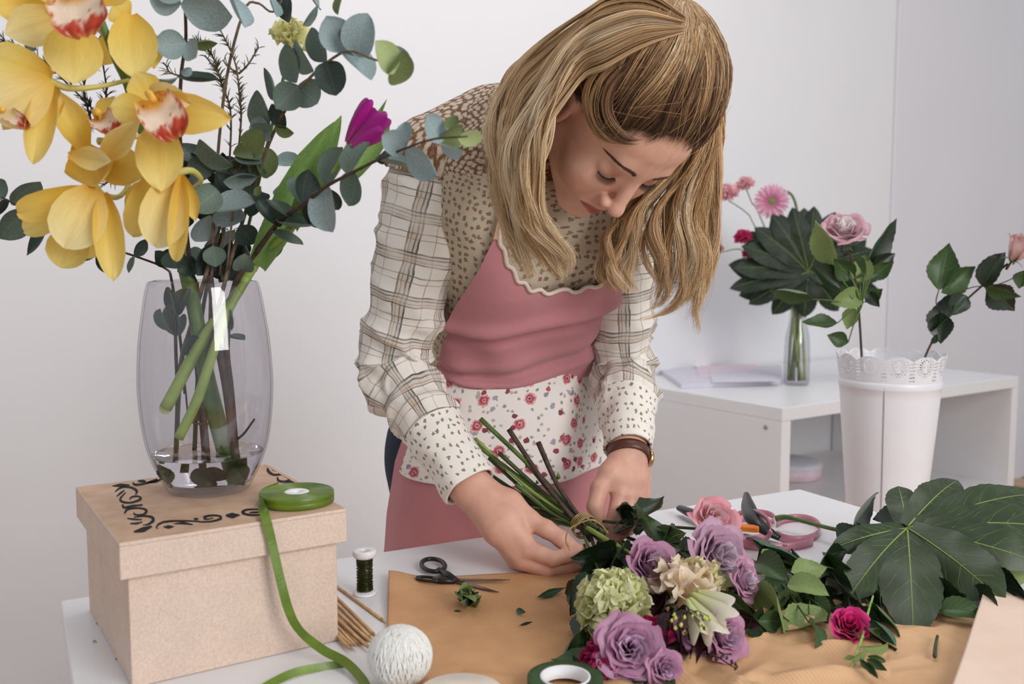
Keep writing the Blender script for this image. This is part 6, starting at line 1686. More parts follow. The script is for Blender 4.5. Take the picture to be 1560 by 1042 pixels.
child('pivot_screw', xf(lathe([(0, 0), (.003, 0), (.003, .0016), (.0022, .0022), (0, .0022)], 16), Matrix.Translation(PH(697, 884, .0078))), M_blk, scz)
# ball of twine
tb_ = PZ(609, 1048, TZ); tr = 53 * tb_.y / FPX * .97
tw = empty('twine_ball', (tb_.x, tb_.y + .004, TZ + .001), 'ball of white cotton twine in front of the kraft paper', 'twine')
M_tw = mat('white_twine', (238, 236, 230), 0.85, var=.06, scale=200, bump=.5, bscale=900)
core = []
def twball():
    gs_ = [xf(lathe([(0.12 * tr, -.93 * tr), (.5 * tr, -.82 * tr), (.85 * tr, -.45 * tr), (.95 * tr, 0), (.86 * tr, .45 * tr), (.55 * tr, .78 * tr), (.25 * tr, .84 * tr), (.1 * tr, .70 * tr), (.05 * tr, .4 * tr)], 40), Matrix.Translation((0, 0, tr * .93)))]
    r_ = random.Random(4)
    for k in range(80):
        a0 = k * 2 * PI / 80 * 3.0 + r_.uniform(-.05, .05); tilt = 1.38 + .12 * math.sin(k * 1.3)
        pts = []
        for i in range(33):
            b = i * 2 * PI / 32
            x, y, z = math.cos(b), math.sin(b) * math.cos(tilt), math.sin(b) * math.sin(tilt)
            rr = tr * (.975 + .012 * math.sin(k * 2.2)) 
            X = x * math.cos(a0) - y * math.sin(a0); Y = x * math.sin(a0) + y * math.cos(a0)
            zz = z * (.93 - .0 * abs(z)); pts.append((X * rr, Y * rr, zz * rr + tr * .93))
        gs_.append(tube(np.array(pts), .00105, 5, cap=False))
    return join(*gs_)
obj('twine_winding', twball(), M_tw, tw)
child('loose_end', tube(spline([tb_ + Vector((.01, .004, tr * 1.75)), tb_ + Vector((tr * .6, .0, tr * 1.72)), tb_ + Vector((tr * .86, -.004, tr * 1.4))], 14), .0011, 6), M_tw, tw)
# green floral tape
ft = PZ(861, 1040, TZ + .012); kf = ft.y / FPX
tp_ = empty('floral_tape', (ft.x, ft.y, TZ + .006), 'roll of dark green floral tape with a white core in front of the bouquet', 'tape')
R1, R0 = 60 * kf, 40 * kf
obj('tape_coil', lathe([(R0, 0), (R1, 0), (R1, .012), (R1 * .995, .0125), (R0 * 1.25, .0122), (R0, .0125), (R0, 0)], 64), mat('tape_green', (52, 84, 40), .6, rgb2=(40, 70, 34), bump=.3, bscale=500), tp_)
obj('tape_core', lathe([(R0 * .90, 0.0), (R0 * .998, 0.0), (R0 * .998, .0135), (R0 * .90, .0135), (R0 * .90, 0.0)], 64), M_white_m, tp_)
child('tape_end', ribbon([V(PH(905, 1012, .014)), V(PH(925, 1000, .016)), V(PH(950, 1010, .012)), V(PH(975, 1040, .008))], .012, [(0, .3, 1), (0, .8, .6), (.2, .9, .2), (.3, .9, .1)], 24), bpy.data.materials['tape_green'], tp_)
# cream roll at the lower border
cr = PZ(702, 1066, TZ + .010); kc = cr.y / FPX
ct = empty('cream_ribbon_roll', (cr.x, cr.y, TZ + .0065), 'wide roll of cream ribbon at the lower border beside the twine ball', 'ribbon')
obj('ribbon_coil', lathe([(16 * kc, 0), (68 * kc, 0), (69 * kc, .002), (69 * kc, .011), (67 * kc, .012), (20 * kc, .0118), (16 * kc, .0118), (16 * kc, 0)], 64), mat('cream_satin', (240, 230, 214), .4), ct)
obj('roll_core', lathe([(8 * kc, 0), (15.8 * kc, 0), (15.8 * kc, .012), (8 * kc, .012), (8 * kc, 0)], 32), M_white_m, ct)
# pruning shears
ps = empty('pruning_shears', tuple(PH(1140, 815, 0)), 'pruning shears with black handles and an orange lock lying behind the roses', 'pruning shears')
child('handle', tube(spline([V(PH(1137, 752, .05)), V(PH(1142, 778, .05)), V(PH(1156, 800, .044)), V(PH(1188, 820, .03))], 24), [.0045, .0115, .0135, .0105, .0055], 14, flat=.7), M_blk, ps)
child('handle', tube(spline([V(PH(1036, 774, .012)), V(PH(1054, 782, .014)), V(PH(1085, 796, .013)), V(PH(1120, 814, .011))], 24), [.0075, .0105, .0095, .008], 14, flat=.7), M_blk, ps)
child('lock', xf(box(-.021, .021, -.008, .008, 0, .008, .0015), frameM(PH(1134, 808, .038), unit((.95, -.35, 0)), unit((.35, .95, 0)), (0, 0, 1))), mat('orange_plastic', (240, 130, 30), .4), ps, smooth=False)
child('blade', blade((1130, 815), (1200, 832), .016, .010), M_steel, ps, smooth=False)

# ---------------------------------------------------------------- bouquet
LIL = [(160, 104, 150), (200, 158, 194), (218, 188, 212)]
LIL_E = (198, 140, 172)
PLIL = [(184, 136, 178), (216, 188, 212), (230, 214, 224)]
TIE = PH(888, 800, .055)
NB = 'flowers tied in the bouquet'
def to_tie(dx=0, dy=0, dz=0): return [V(TIE) + V((dx, dy, dz))]
def bk(*o): return [V(TIE) + V(o)]
rose('lilac rose nearest her fingers, above the pale green carnation', 992, 864, .056, .074, (.35, -.75, .55), LIL, LIL_E, 20, .55, NB, stem_to=bk(.02, -.01, 0), seed=1, tall=1.15)
rose('large pale lilac rose with open ruffled heart below the coral rose', 1094, 850, .052, .094, (.45, -.8, .35), PLIL, (206, 160, 186), 26, .6, NB, stem_to=bk(.02, 0, 0), seed=2, loose=.05)
rose('coral pink rose at the top of the bouquet', 1086, 790, .066, .070, (.1, -.80, .55), [(226, 150, 130), (243, 186, 190), (250, 216, 218)], (242, 164, 178), 14, .5, NB, stem_to=bk(.03, .02, 0), seed=3, tall=1.1, loose=.08)
rose('small ruffled lilac rose at the right side of the bouquet', 1134, 884, .046, .056, (.7, -.6, .35), PLIL, (204, 140, 172), 20, .7, NB, stem_to=bk(.03, -.01, -.01), seed=4, loose=.10)
rose('wide open lilac rose at the front of the bouquet', 960, 988, .034, .074, (.0, -.85, .5), LIL, LIL_E, 26, .75, NB, stem_to=bk(.01, -.02, -.01), seed=5, loose=.04)
rose('lilac rose lying on the crumpled paper behind the dark foliage', 1104, 970, .026, .062, (.5, -.75, .4), LIL, LIL_E, 20, .7, NB, stem_to=bk(.03, -.02, -.02), seed=6, loose=.06)
rose('lilac rose half hidden between the wine red foliage and the paper', 1062, 962, .030, .056, (.2, -.85, .4), LIL, LIL_E, 18, .7, NB, stem_to=bk(.03, -.02, -.02), seed=7, loose=.06)
rose('small lilac rose under the wide open one', 1012, 1018, .018, .044, (.3, -.85, .3), LIL, LIL_E, 16, .7, NB, stem_to=bk(.02, -.02, -.02), seed=8)
carnation('pale green carnation at the left of the bouquet', 934, 922, .050, .070, (-.15, -.85, .45), [(186, 190, 84), (224, 226, 132), (238, 240, 176)], 56, NB, stem_to=bk(.0, -.02, -.01), edge=(238, 240, 196))
carnation('magenta carnation tucked behind the wide open lilac rose', 1006, 978, .020, .050, (.3, -.8, .4), [(150, 10, 70), (196, 20, 96), (214, 50, 120)], 34, NB, stem_to=bk(.02, -.02, -.02))
carnation('dark magenta carnation under the front of the bouquet', 925, 1016, .014, .052, (-.2, -.85, .3), [(110, 6, 50), (156, 14, 76), (184, 34, 100)], 34, NB, stem_to=bk(.0, -.03, -.02))
CRE = [(214, 190, 118), (240, 214, 172), (248, 226, 196)]
def hp(px, py, h): return PH(px, py, h).y
carnation('cream lisianthus with loose crinkled petals in the middle of the bouquet', 1036, 898, .046, .080, (-.15, -.7, .65), CRE, 16, NB, name='lisianthus', stem_to=bk(.01, -.01, 0), cat='lisianthus', seed=3, pw=1.15, edge=(250, 236, 214))
carnation('second cream lisianthus, yellower, behind the white tulip', 1078, 884, .044, .060, (.3, -.7, .6), [(220, 206, 110), (240, 228, 160), (246, 236, 190)], 13, NB, name='lisianthus', stem_to=bk(.02, -.01, 0), cat='lisianthus', seed=5, pw=1.1)
wt = empty('tulip', tuple(PH(1075, 930, .045)), 'white and lime tulip leaning right in the bouquet', 'tulip', NB)
WHT = [(206, 214, 130), (236, 234, 206), (244, 240, 228)]
for k, (bx, by, tx, ty, w, hb, ht) in enumerate([(1054, 904, 1104, 944, 50, .056, .058), (1050, 910, 1086, 962, 46, .060, .058), (1058, 900, 1110, 926, 42, .052, .054), (1046, 912, 1066, 962, 40, .062, .058), (1050, 902, 1100, 938, 46, .048, .048)]):
    tpetal(wt, bx, by, tx, ty, w, hp(bx, by, hb), hp(tx, ty, ht), WHT, cup=.8, a=(.35, -.45), seed=k, prof=TEPAL)
stem(wt, [PH(1054, 902, .045), TIE], [.003, .0036], M_stemL, 16)
al = empty('bud_cluster', tuple(PH(1055, 950, .04)), 'sprig of tiny lime and brown buds in front of the white tulip', 'bud sprig', NB)
gs_ = []
for k in range(26):
    a = rng.uniform(0, 6.28); r0 = rng.uniform(6, 40); x, y = 1052 + r0 * math.cos(a) * .8, 948 + r0 * math.sin(a) * .55
    tip = V(PH(x, y, .052 + rng.uniform(0, .012))); gs_.append((V(PH(1046, 930, .05)), tip))
child('stalk', join(*[tube(np.array([a_, (a_ + b_) / 2 + V((0, 0, .003)), b_]), .0005, 4) for a_, b_ in gs_]), M_wood, al)
for k, (a_, b_) in enumerate(gs_):
    g = tube(np.array([b_ - V((0, 0, .002)), b_, b_ + V((.0004, -.001, .003))]), [.0006, .0022, .0006], 6); child('bud', g, M_budL if k % 3 else M_budD, al) if False else child('bud', g, mat('bud_lime', (206, 206, 96), .5) if k == 0 else (bpy.data.materials['bud_lime'] if k % 3 else M_wood), al)
bs = empty('bud_cluster', tuple(PH(1095, 1000, .01)), 'dark berried twig lying on the crumpled paper below the bouquet', 'bud sprig', NB)
stem(bs, [PH(1060, 975, .03), PH(1085, 995, .014), PH(1120, 1018, .012)], [.0009, .0007], M_wood, 14)
gs_ = []
for k in range(22):
    t = rng.uniform(0, 1); x, y = 1070 + 50 * t + rng.normal(0, 5), 985 + 32 * t + rng.normal(0, 5); p = V(PH(x, y, .016)); gs_.append(tube(np.array([p - V((.001, 0, .002)), p, p + V((0, 0, .002))]), [.0008, .0018, .0006], 6))
o = child('berry', join(*gs_), M_wood, bs); tag(o, kind='stuff')
# leaves of the bouquet as one leafy filler per stem
def leafspray(label, base, tips, group, name='leafy_branch', cat='foliage', stemr=.0016, shape='ovate', rm=M_stemD):
    """base: pixel+height; tips: (bx,by,tx,ty,w,mat,hb,ht)"""
    e = empty(name, tuple(PH(*base)), label, cat, group)
    cs = []
    for (bx, by, tx, ty, w, mk, hb, ht) in tips:
        B_, T_ = PH(bx, by, hb), PH(tx, ty, ht)
        put_leaf(e, B_, T_, w * B_.y / FPX, LF[mk], shape, side=random.choice((-1, 1)))
        cs.append(tube(spline([V(PH(*base)), (V(PH(*base)) + V(B_)) / 2 + V((0, 0, .004)), V(B_)], 10), [stemr, stemr * .6], 6))
    child('stem', join(*cs), rm, e); return e
leafspray('serrated dark green leaves above the lilac rose by her hand', (930, 815, .05), [(948, 792, 1012, 756, 40, 'd', .055, .075), (986, 800, 938, 776, 38, 'd', .058, .062), (984, 784, 1020, 834, 26, 'm', .06, .055), (962, 802, 940, 826, 26, 'r', .055, .058), (985, 800, 960, 780, 24, 'g', .06, .066)], NB)
leafspray('big dark leaf lying under her fingers at the tie', (925, 830, .04), [(938, 834, 868, 850, 46, 'd', .05, .045), (940, 850, 880, 880, 50, 'd', .04, .03), (950, 860, 905, 900, 46, 'd', .035, .02), (960, 840, 930, 880, 40, 'd', .045, .04)], NB)
leafspray('dark leaves at the left edge of the bouquet on the brown paper', (930, 890, .025), [(910, 885, 868, 938, 52, 'd', .035, .010), (905, 900, 862, 905, 44, 'd', .03, .014), (905, 930, 880, 975, 44, 'd', .02, .010), (915, 950, 892, 990, 44, 'd', .014, .010), (900, 958, 856, 1004, 30, 'm', .02, .008), (920, 1000, 840, 1004, 24, 'm', .012, .012), (905, 985, 880, 1015, 34, 'd', .01, .008)], NB)
leafspray('green leaves showing between the pale lilac and coral roses', (1010, 830, .035), [(1040, 840, 1016, 862, 30, 'm', .05, .05), (1045, 812, 1000, 802, 22, 'l', .05, .05), (1030, 815, 1008, 850, 40, 'd', .035, .03), (1060, 830, 1030, 850, 40, 'd', .035, .03), (1045, 850, 1010, 880, 40, 'd', .03, .03), (1050, 866, 1090, 880, 20, 'l', .045, .05), (1070, 880, 1122, 893, 22, 'l', .045, .045)], NB)
leafspray('smooth tulip leaf and dark leaves at the right of the white tulip', (1085, 900, .03), [(1098, 900, 1150, 944, 26, 'm', .04, .03), (1110, 920, 1160, 940, 20, 'd', .025, .02), (1100, 880, 1140, 920, 40, 'd', .02, .02), (1120, 940, 1160, 955, 30, 'w', .02, .02)], NB, shape='lance')
leafspray('long wine red leaves spreading at the front of the bouquet', (1030, 930, .035), [(1034, 930, 1060, 1012, 22, 'w', .04, .014), (1040, 935, 1080, 1000, 22, 'w', .04, .016), (1030, 935, 1036, 1018, 22, 'w', .04, .012), (1026, 935, 1018, 1000, 20, 'w', .04, .016), (1044, 940, 1100, 985, 20, 'w', .035, .02), (1010, 900, 1000, 960, 30, 'w', .035, .03), (1040, 950, 1052, 1004, 24, 'w', .03, .012), (1005, 890, 990, 940, 30, 'w', .04, .03), (1010, 925, 1012, 985, 30, 'd', .03, .01), (1050, 955, 1074, 985, 26, 'd', .02, .01)], NB, shape='lance')
leafspray('green leaf at the lower border under the small lilac rose', (985, 1010, .01), [(985, 1015, 1030, 1046, 24, 'm', .012, .008), (960, 1020, 985, 1044, 24, 'd', .01, .008), (990, 1000, 950, 1030, 40, 'd', .008, .006)], NB)
# cut stem ends above the tie
ends = [(732, 638, .185, 'M_stem', .0034), (775, 654, .17, 'M_wood', .0034), (820, 674, .16, 'M_wood', .0036), (712, 668, .165, 'M_stem', .0028), (724, 668, .160, 'M_stemL', .0024), (745, 698, .14, 'M_stemD', .0026), (742, 722, .12, 'M_stemD', .0040), (752, 738, .105, 'M_stem', .0036), (770, 712, .13, 'M_stemL', .0034), (800, 700, .14, 'M_stemD', .0036), (768, 752, .090, 'M_stemD', .0030), (786, 738, .10, 'M_stem', .0034), (815, 715, .12, 'M_wood', .0030), (790, 765, .075, 'M_stemD', .003), (760, 690, .150, 'M_stemD', .0030), (830, 760, .09, 'M_stemD', .0032)]
ENDL = ['topmost and longest green stem end pointing away from the bouquet tie', 'woody brown stem end just under the topmost green one', 'thick brown stem end closest to her watch hand', 'green stem end with a frayed tip, leftmost of the fan', 'pale green stem end beside the leftmost one',
 'dark thin stem end below the two leftmost ones', 'thick dark green stem end next to the cuff of her near sleeve', 'green stem end touching the near cuff, below the thick dark one', 'pale green stem end in the middle of the fan', 'dark stem end in the middle of the fan, right of the pale one', 'lowest dark stem end, just above her near wrist', 'green stem end above her near wrist, second from the bottom',
 'short woody stem end under the thick brown one', 'short dark stem end over the back of her near hand', 'dark stem end between the pale leftmost one and the middle of the fan', 'shortest dark stem end, close above the raffia tie']
for k, (x, y, h, mn, r) in enumerate(ends):
    T0 = V(TIE) + V((rng.uniform(-.008, .008), rng.uniform(-.006, .008), rng.uniform(-.008, .008))); E0 = V(P(x, y, 1.43 - .0004 * (x - 700) + .02 * rng.uniform(-1, 1)))
    e = empty('cut_stem', tuple(E0), ENDL[k], 'stem', 'cut stems of the bouquet' )
    md = (E0 + T0) / 2 + V((0, 0, -.006)) + rng.normal(0, .004, 3)
    child('stalk', tube(spline([E0, md, T0, T0 + (T0 - E0) * .16], 22), [r * 1.15, r, r * .9, r * .75], 10), {'M_stem': M_stem, 'M_wood': M_wood, 'M_stemL': M_stemL, 'M_stemD': M_stemD}[mn], e)
    if k % 2 == 0:
        q = E0 + (T0 - E0) * .45; nd = unit(rng.normal(0, 1, 3)); child('node', tube([q, q + nd * .004 + (E0 - T0) * .03, q + nd * .007 + (E0 - T0) * .06], [r * .9, r * .6, .0004], 6), M_stem, e)
M_raf = mat('raffia', (176, 152, 96), .7, rgb2=(140, 116, 70), scale=120)
tt = empty('raffia_tie', tuple(TIE), 'knotted raffia string holding the bouquet together between her hands', 'string')
axis = unit(V(PH(960, 860, .045)) - V(PH(740, 660, .16)))
b1 = unit(np.cross(axis, (0, 0, 1))); b2 = np.cross(axis, b1)
for k in range(5):
    off = (k - 2) * .0028; pts = [V(TIE) + axis * (off + .0015 * math.sin(a * 2 + k)) + (.0165 + .0012 * k % 3 * .3) * (math.cos(a) * b1 + math.sin(a) * b2) for a in np.linspace(0, 2 * PI, 25)]
    child('loop', tube(np.array(pts), .0011, 6, cap=False), M_raf, tt)
child('loose_end', tube(spline([PH(885, 796, .075), PH(868, 806, .078), PH(862, 822, .07), PH(868, 838, .062)], 16), .0011, 6), M_raf, tt)
child('loose_end', tube(spline([PH(885, 796, .075), PH(902, 792, .078), PH(916, 800, .07), PH(926, 812, .066)], 16), .0012, 6), M_raf, tt)

# ---------------------------------------------------------------- leaf pile and the big fatsia leaf
NP_ = 'leafy branches heaped on the table'
leafspray('leafy branch with large light serrated leaf beside the bouquet', (1180, 880, .02), [(1150, 896, 1194, 964, 56, 'l', .03, .012), (1150, 858, 1202, 888, 44, 'm', .045, .04), (1205, 872, 1260, 864, 38, 'l', .05, .05), (1200, 890, 1264, 908, 34, 'l', .045, .04), (1252, 926, 1194, 958, 44, 'l', .02, .014), (1232, 948, 1242, 988, 16, 'm', .02, .006), (1160, 850, 1176, 838, 20, 'l', .04, .045), (1140, 850, 1180, 862, 20, 'l', .04, .04)], NP_)
leafspray('leafy branch with a smooth blue green leaf next to the shears', (1170, 850, .02), [(1146, 822, 1218, 852, 22, 'g', .04, .035), (1170, 840, 1215, 872, 34, 'd', .03, .03), (1210, 850, 1240, 880, 34, 'd', .02, .02), (1240, 905, 1200, 935, 40, 'd', .015, .012), (1215, 905, 1262, 948, 46, 'm', .02, .014), (1200, 850, 1215, 862, 20, 'm', .03, .03)], NP_)
leafspray('dark leafy branch under the left lobes of the big leaf', (1290, 880, .02), [(1248, 862, 1290, 838, 44, 'd', .045, .05), (1300, 870, 1256, 846, 40, 'm', .04, .04), (1260, 880, 1300, 900, 44, 'd', .03, .03), (1280, 890, 1320, 930, 50, 'd', .02, .02), (1310, 880, 1350, 920, 50, 'd', .010, .006), (1270, 905, 1290, 945, 40, 'd', .018, .01), (1318, 935, 1366, 990, 28, 'd', .02, .008), (1300, 930, 1345, 955, 34, 'd', .02, .014), (1296, 940, 1270, 925, 22, 'g', .02, .02), (1330, 930, 1370, 970, 30, 'm', .012, .01)], NP_)
leafspray('leaves standing up behind the big leaf beside the white pot', (1340, 810, .03), [(1300, 800, 1332, 758, 30, 'd', .05, .065), (1378, 800, 1304, 796, 26, 'l', .05, .05), (1400, 790, 1330, 790, 34, 'd', .04, .05), (1275, 820, 1310, 800, 34, 'd', .04, .05), (1340, 830, 1290, 815, 30, 'd', .035, .045)], NP_)
leafspray('dark leafy branch under the right side of the big leaf', (1440, 880, .02), [(1400, 890, 1450, 930, 50, 'd', .008, .006), (1420, 900, 1480, 925, 50, 'd', .02, .02), (1470, 900, 1520, 930, 50, 'd', .02, .02), (1360, 890, 1400, 920, 50, 'd', .008, .006), (1430, 930, 1500, 940, 34, 'm', .014, .012), (1500, 880, 1560, 900, 50, 'd', .03, .03), (1520, 870, 1575, 872, 24, 'l', .035, .035), (1540, 890, 1580, 920, 44, 'd', .02, .02), (1440, 860, 1500, 900, 50, 'd', .012, .008), (1350, 900, 1370, 935, 40, 'd', .006, .004), (1380, 880, 1420, 915, 44, 'd', .006, .004)], NP_)
_r = random.Random(77); tips = []
for k in range(26):
    x, y = _r.uniform(1150, 1300), _r.uniform(862, 950)
    if y > 900 + (1300 - x) * .35: continue
    a = _r.uniform(-.5, 2.4); l = _r.uniform(34, 52); hb = .012 + .012 * _r.random(); tips.append((x, y, x + l * math.cos(a), y + l * .7 * math.sin(a), l * .72, 'dmdmld'[k % 6], hb, hb - .004))
leafspray('leafy branch lying flat under the other cut branches right of the bouquet', (1235, 885, .008), tips, NP_)
_r = random.Random(78); tips = []
for k in range(24):
    x, y = _r.uniform(1310, 1545), _r.uniform(862, 922)
    a = _r.uniform(-.3, 2.8); l = _r.uniform(38, 54); hb = .006 + .010 * _r.random(); tips.append((x, y, x + l * math.cos(a), y + l * .6 * math.sin(a), l * .72, 'ddmd'[k % 4], hb, hb - .002))
leafspray('lowest dark branch pressed flat under the big hand shaped leaf', (1430, 880, .006), tips, NP_)
def Yf(x, y): 
    t = (y - 805) / 150.0
    return 1.27 - .20 * t if t > 0 else 1.27 - .20 * t
def fatsia(parent, ctr, lobes, YF, mt, vein, wob=.004, n=26, m=9):
    c0 = V(P(*ctr, YF(*ctr)))
    allv, allf, alluv, vn, o_ = [], [], [], [], 0
    for k, (tx, ty, w) in enumerate(lobes):
        T_ = V(P(tx, ty, YF(tx, ty))); d = T_ - c0; L_ = np.linalg.norm(d); y = d / L_
        nrm = unit(CAMP - c0); nrm = unit(nrm + V((0, 0, .5))); nrm = unit(nrm - nrm @ y * y); x = np.cross(y, nrm)
        wm = w * YF(*ctr) / FPX / 2
        s = np.linspace(0, 1, n); u = np.linspace(-1, 1, m)
        S, U = np.meshgrid(s, u, indexing='ij')
        wd = np.interp(S, [0, .06, .2, .35, .5, .65, .78, .88, .95, 1], [.40, .52, .74, .90, 1.0, 1, .86, .60, .30, .0]) * wm
        wd = wd * (1 + .05 * (np.abs(U) > .99) * ((np.arange(n) % 2)[:, None] - .5) * (S > .4))
        bow = .05 * L_ * np.sin(PI * S) - .07 * L_ * S ** 3
        z = bow - .16 * wd * np.abs(U) ** 1.3 + .10 * wd * np.sin(S * 14 + k) * np.abs(U) + (.0006 * k if k % 2 else 0)
        p = c0 + y * (S * L_)[..., None] + x * (wd * U)[..., None] + nrm * z[..., None]
        allv.append(p.reshape(-1, 3)); allf.append(grid_faces(n, m) + o_); o_ += n * m
        alluv.append(np.stack([U * .5 + .5, S], -1).reshape(-1, 2))
        vn.append(tube(p[:-1, m // 2] + nrm * .0003, [.0014, .0009, .0003], 5))
        for q in range(3, n - 5, 3):
            for sg in (1, -1):
                e_ = min(n - 2, q + 4); a_ = p[q, m // 2]; b_ = p[e_, m // 2 + sg * (m // 2 - 1)]
                mdp = p[(q + e_) // 2, m // 2 + sg * (m // 4)]
                vn.append(tube(np.array([a_, mdp, b_]) + nrm * .0001, [.0003, .00008], 3, cap=False))
    child('leaf_blade', (np.vstack(allv), np.vstack(allf)), mt, parent, uv=np.vstack(alluv))
    o = child('veins', join(*vn), vein, parent)
    return c0
M_fat = leaf_mat('fatsia_green', (50, 66, 34), (36, 50, 26), (90, 116, 60), .42, .05, 6, .45, .25, (90, 110, 74))
M_vein = mat('leaf_vein', (128, 150, 76), .5)
fa = empty('fatsia_leaf', tuple(PH(1382, 805, .05)), 'big dark green hand shaped leaf with pale veins over the leaf pile', 'leaf')
fatsia(fa, (1382, 805), [(1268, 832, 44), (1292, 905, 66), (1392, 958, 84), (1528, 912, 92), (1600, 858, 84), (1625, 800, 74), (1592, 742, 66), (1462, 726, 64), (1368, 734, 50)], Yf, M_fat, M_vein)
stem(fa, [(1182, 790, 1.50), (1200, 788, 1.49), (1235, 797, 1.46), (1280, 808, 1.41), (1330, 812, 1.34), (1380, 806, 1.30)], [.0052, .0036, .0032, .0036], M_stemL if False else M_stem, 30, 'leaf_stalk')
# magenta bud with its small leaves
rose('magenta rosebud lying on the crumpled brown paper', 1295, 955, .020, .044, (-.1, -.7, .7), [(150, 10, 80), (200, 20, 110), (220, 40, 130)], (236, 70, 150), 16, .15, seed=12, tall=1.25, stem_to=[PH(1320, 925, .012), PH(1345, 905, .01)])
gsp = empty('leaf_sprig', tuple(PH(1310, 975, .006)), 'light green sprig of narrow leaves in front of the magenta rosebud', 'sprig')
stem(gsp, [PH(1330, 908, .03), PH(1322, 935, .026), PH(1312, 975, .016), PH(1296, 1018, .008)], [.0012, .0015, .0018], M_stemL, 20)
for (bx, by, tx, ty, w, mk) in [(1308, 985, 1352, 978, 15, 'l'), (1316, 962, 1350, 960, 12, 'l'), (1312, 972, 1294, 945, 12, 'l'), (1302, 1000, 1284, 1004, 9, 'l'), (1300, 1005, 1322, 992, 12, 'l'), (1322, 935, 1332, 918, 8, 'l'), (1320, 1004, 1352, 1022, 16, 'm'), (1318, 1008, 1338, 1034, 12, 'm'), (1322, 1000, 1350, 1008, 12, 'm'), (1310, 1004, 1326, 1024, 10, 'm'), (1330, 945, 1365, 985, 12, 'g')]:
    B_, T_ = PH(bx, by, .018), PH(tx, ty, .014); put_leaf(gsp, B_, T_, w * B_.y / FPX, LF[mk], 'lance')
# clippings
cl = empty('leaf_sprig', tuple(PH(712, 906, .004)), 'small green needle tuft on the kraft paper below the scissors', 'sprig')
for k in range(16):
    a = k * .42 + .2; put_leaf(cl, PH(714, 906, .006), PH(714 + 20 * math.cos(a), 908 + 11 * math.sin(a), .008 + .008 * (k % 3)), .0035, LF['m' if k % 2 else 'l'], 'lance', real=.2)
stem(cl, [PH(714, 906, .006), PH(717, 890, .010)], [.0007, .0009], M_stemL, 8)
def clip_(name, label, a, b, w, mk, shape='ovate', h=.0065):
    e = empty(name, tuple(PH(*a, h)), label, 'leaf'); put_leaf(e, PH(*a, h), PH(*b, h + .002), w * PH(*a, h).y / FPX, LF[mk], shape, name='leaf_blade', real=.1 if shape != 'ovate' else .5, tiltmin=0)
clip_('fallen_leaf', 'small round green leaf on the kraft paper between twine and bouquet', (786, 930), (801, 933), 11, 'g')
clip_('fallen_leaf', 'dark sliver of leaf just below the small round green leaf', (791, 953), (812, 947), 5, 'd', 'lance')
clip_('fallen_leaf', 'grey green leaf on the paper edge left of the bouquet', (818, 910), (862, 895), 12, 'g', 'lance')
clip_('fallen_leaf', 'tiny brown leaf scrap beside the needle tuft', (691, 931), (704, 931), 4, 'm', 'lance')
e = empty('stem_clipping', tuple(PH(1426, 985, .01)), 'short cut green stem piece on the brown paper', 'stem')
child('stalk', tube(spline([PH(1424, 1000, .012), PH(1425, 985, .012), PH(1428, 969, .012)], 10), [.0022, .0020, .0016], 8), M_stemD, e)
for k, (x, y, lb) in enumerate([(146, 950, 'tiny green crumb beside the box, upper of two pale ones'), (141, 977, 'tiny green crumb beside the box, lower of two pale ones'), (176, 1004, 'tiny dark crumb near the lower corner of the box')]):
    o = obj('leaf_crumb', tube([PH(x, y, .001), PH(x + 3, y - 1, .0018), PH(x + 6, y + 1, .001)], [.0006, .0012, .0005], 6), M_stemD if k == 2 else M_stemL); tag(o, lb, 'crumb')

# ---------------------------------------------------------------- flowers in the lace pot and the background vase
NQ = 'roses in the lace pot'
PKR = [(214, 176, 182), (240, 218, 220), (250, 238, 236)]
pY = POTY
r1 = rose('blush pink rose in the lace pot, the one opened wide above its leaves', 1286, 350, 0, .100, (-.15, -.6, .75), PKR, (206, 150, 168), 24, .75, NQ, Y=pY, seed=21, loose=.06, stem_to=[(1296, 390, pY), (1306, 450, pY), (1312, 530, pY), (1320, 700, pY)], sm=M_wood)
pl = [(1268, 408, 1242, 336, 36, 'l'), (1290, 400, 1320, 420, 40, 'm'), (1320, 402, 1366, 333, 28, 'd'), (1325, 412, 1364, 386, 28, 'd'), (1326, 425, 1362, 398, 26, 'm'), (1312, 450, 1266, 462, 34, 'l'), (1306, 440, 1250, 435, 34, 'm'), (1300, 466, 1290, 502, 26, 'l'), (1292, 522, 1260, 510, 26, 'm'), (1276, 492, 1222, 490, 22, 'm'), (1238, 456, 1176, 444, 20, 'm'),
      (1310, 430, 1318, 388, 34, 'l'), (1318, 460, 1345, 440, 24, 'm'), (1280, 440, 1236, 400, 34, 'd'), (1300, 425, 1270, 395, 34, 'm'), (1320, 445, 1340, 468, 20, 'd')]
for q in pl: put_leaf(r1, P(q[0], q[1], pY), P(q[2], q[3], pY + random.uniform(-.04, .04)), q[4] * pY / FPX, LF[q[5]], 'ovate', side=random.choice((-1, 1)))
child('twig', join(*[tube(spline([P(1311, 470, pY), P((1311 + q[0]) / 2, (470 + q[1]) / 2 - 4, pY - .01), P(q[0], q[1], pY)], 10), [.0018, .0012], 6) for q in pl]), M_stem, r1)
r2 = rose('pale pink rosebud on the branch leaning right out of the lace pot', 1556, 376, 0, .066, (.35, -.35, .85), [(196, 150, 140), (228, 196, 190), (240, 218, 210)], (214, 160, 164), 16, .25, NQ, Y=pY - .08, seed=22, tall=1.3, stem_to=[(1535, 402, pY - .06), (1500, 432, pY - .03), (1450, 478, pY), (1420, 520, pY + .01), (1370, 640, pY)], sm=M_wood)
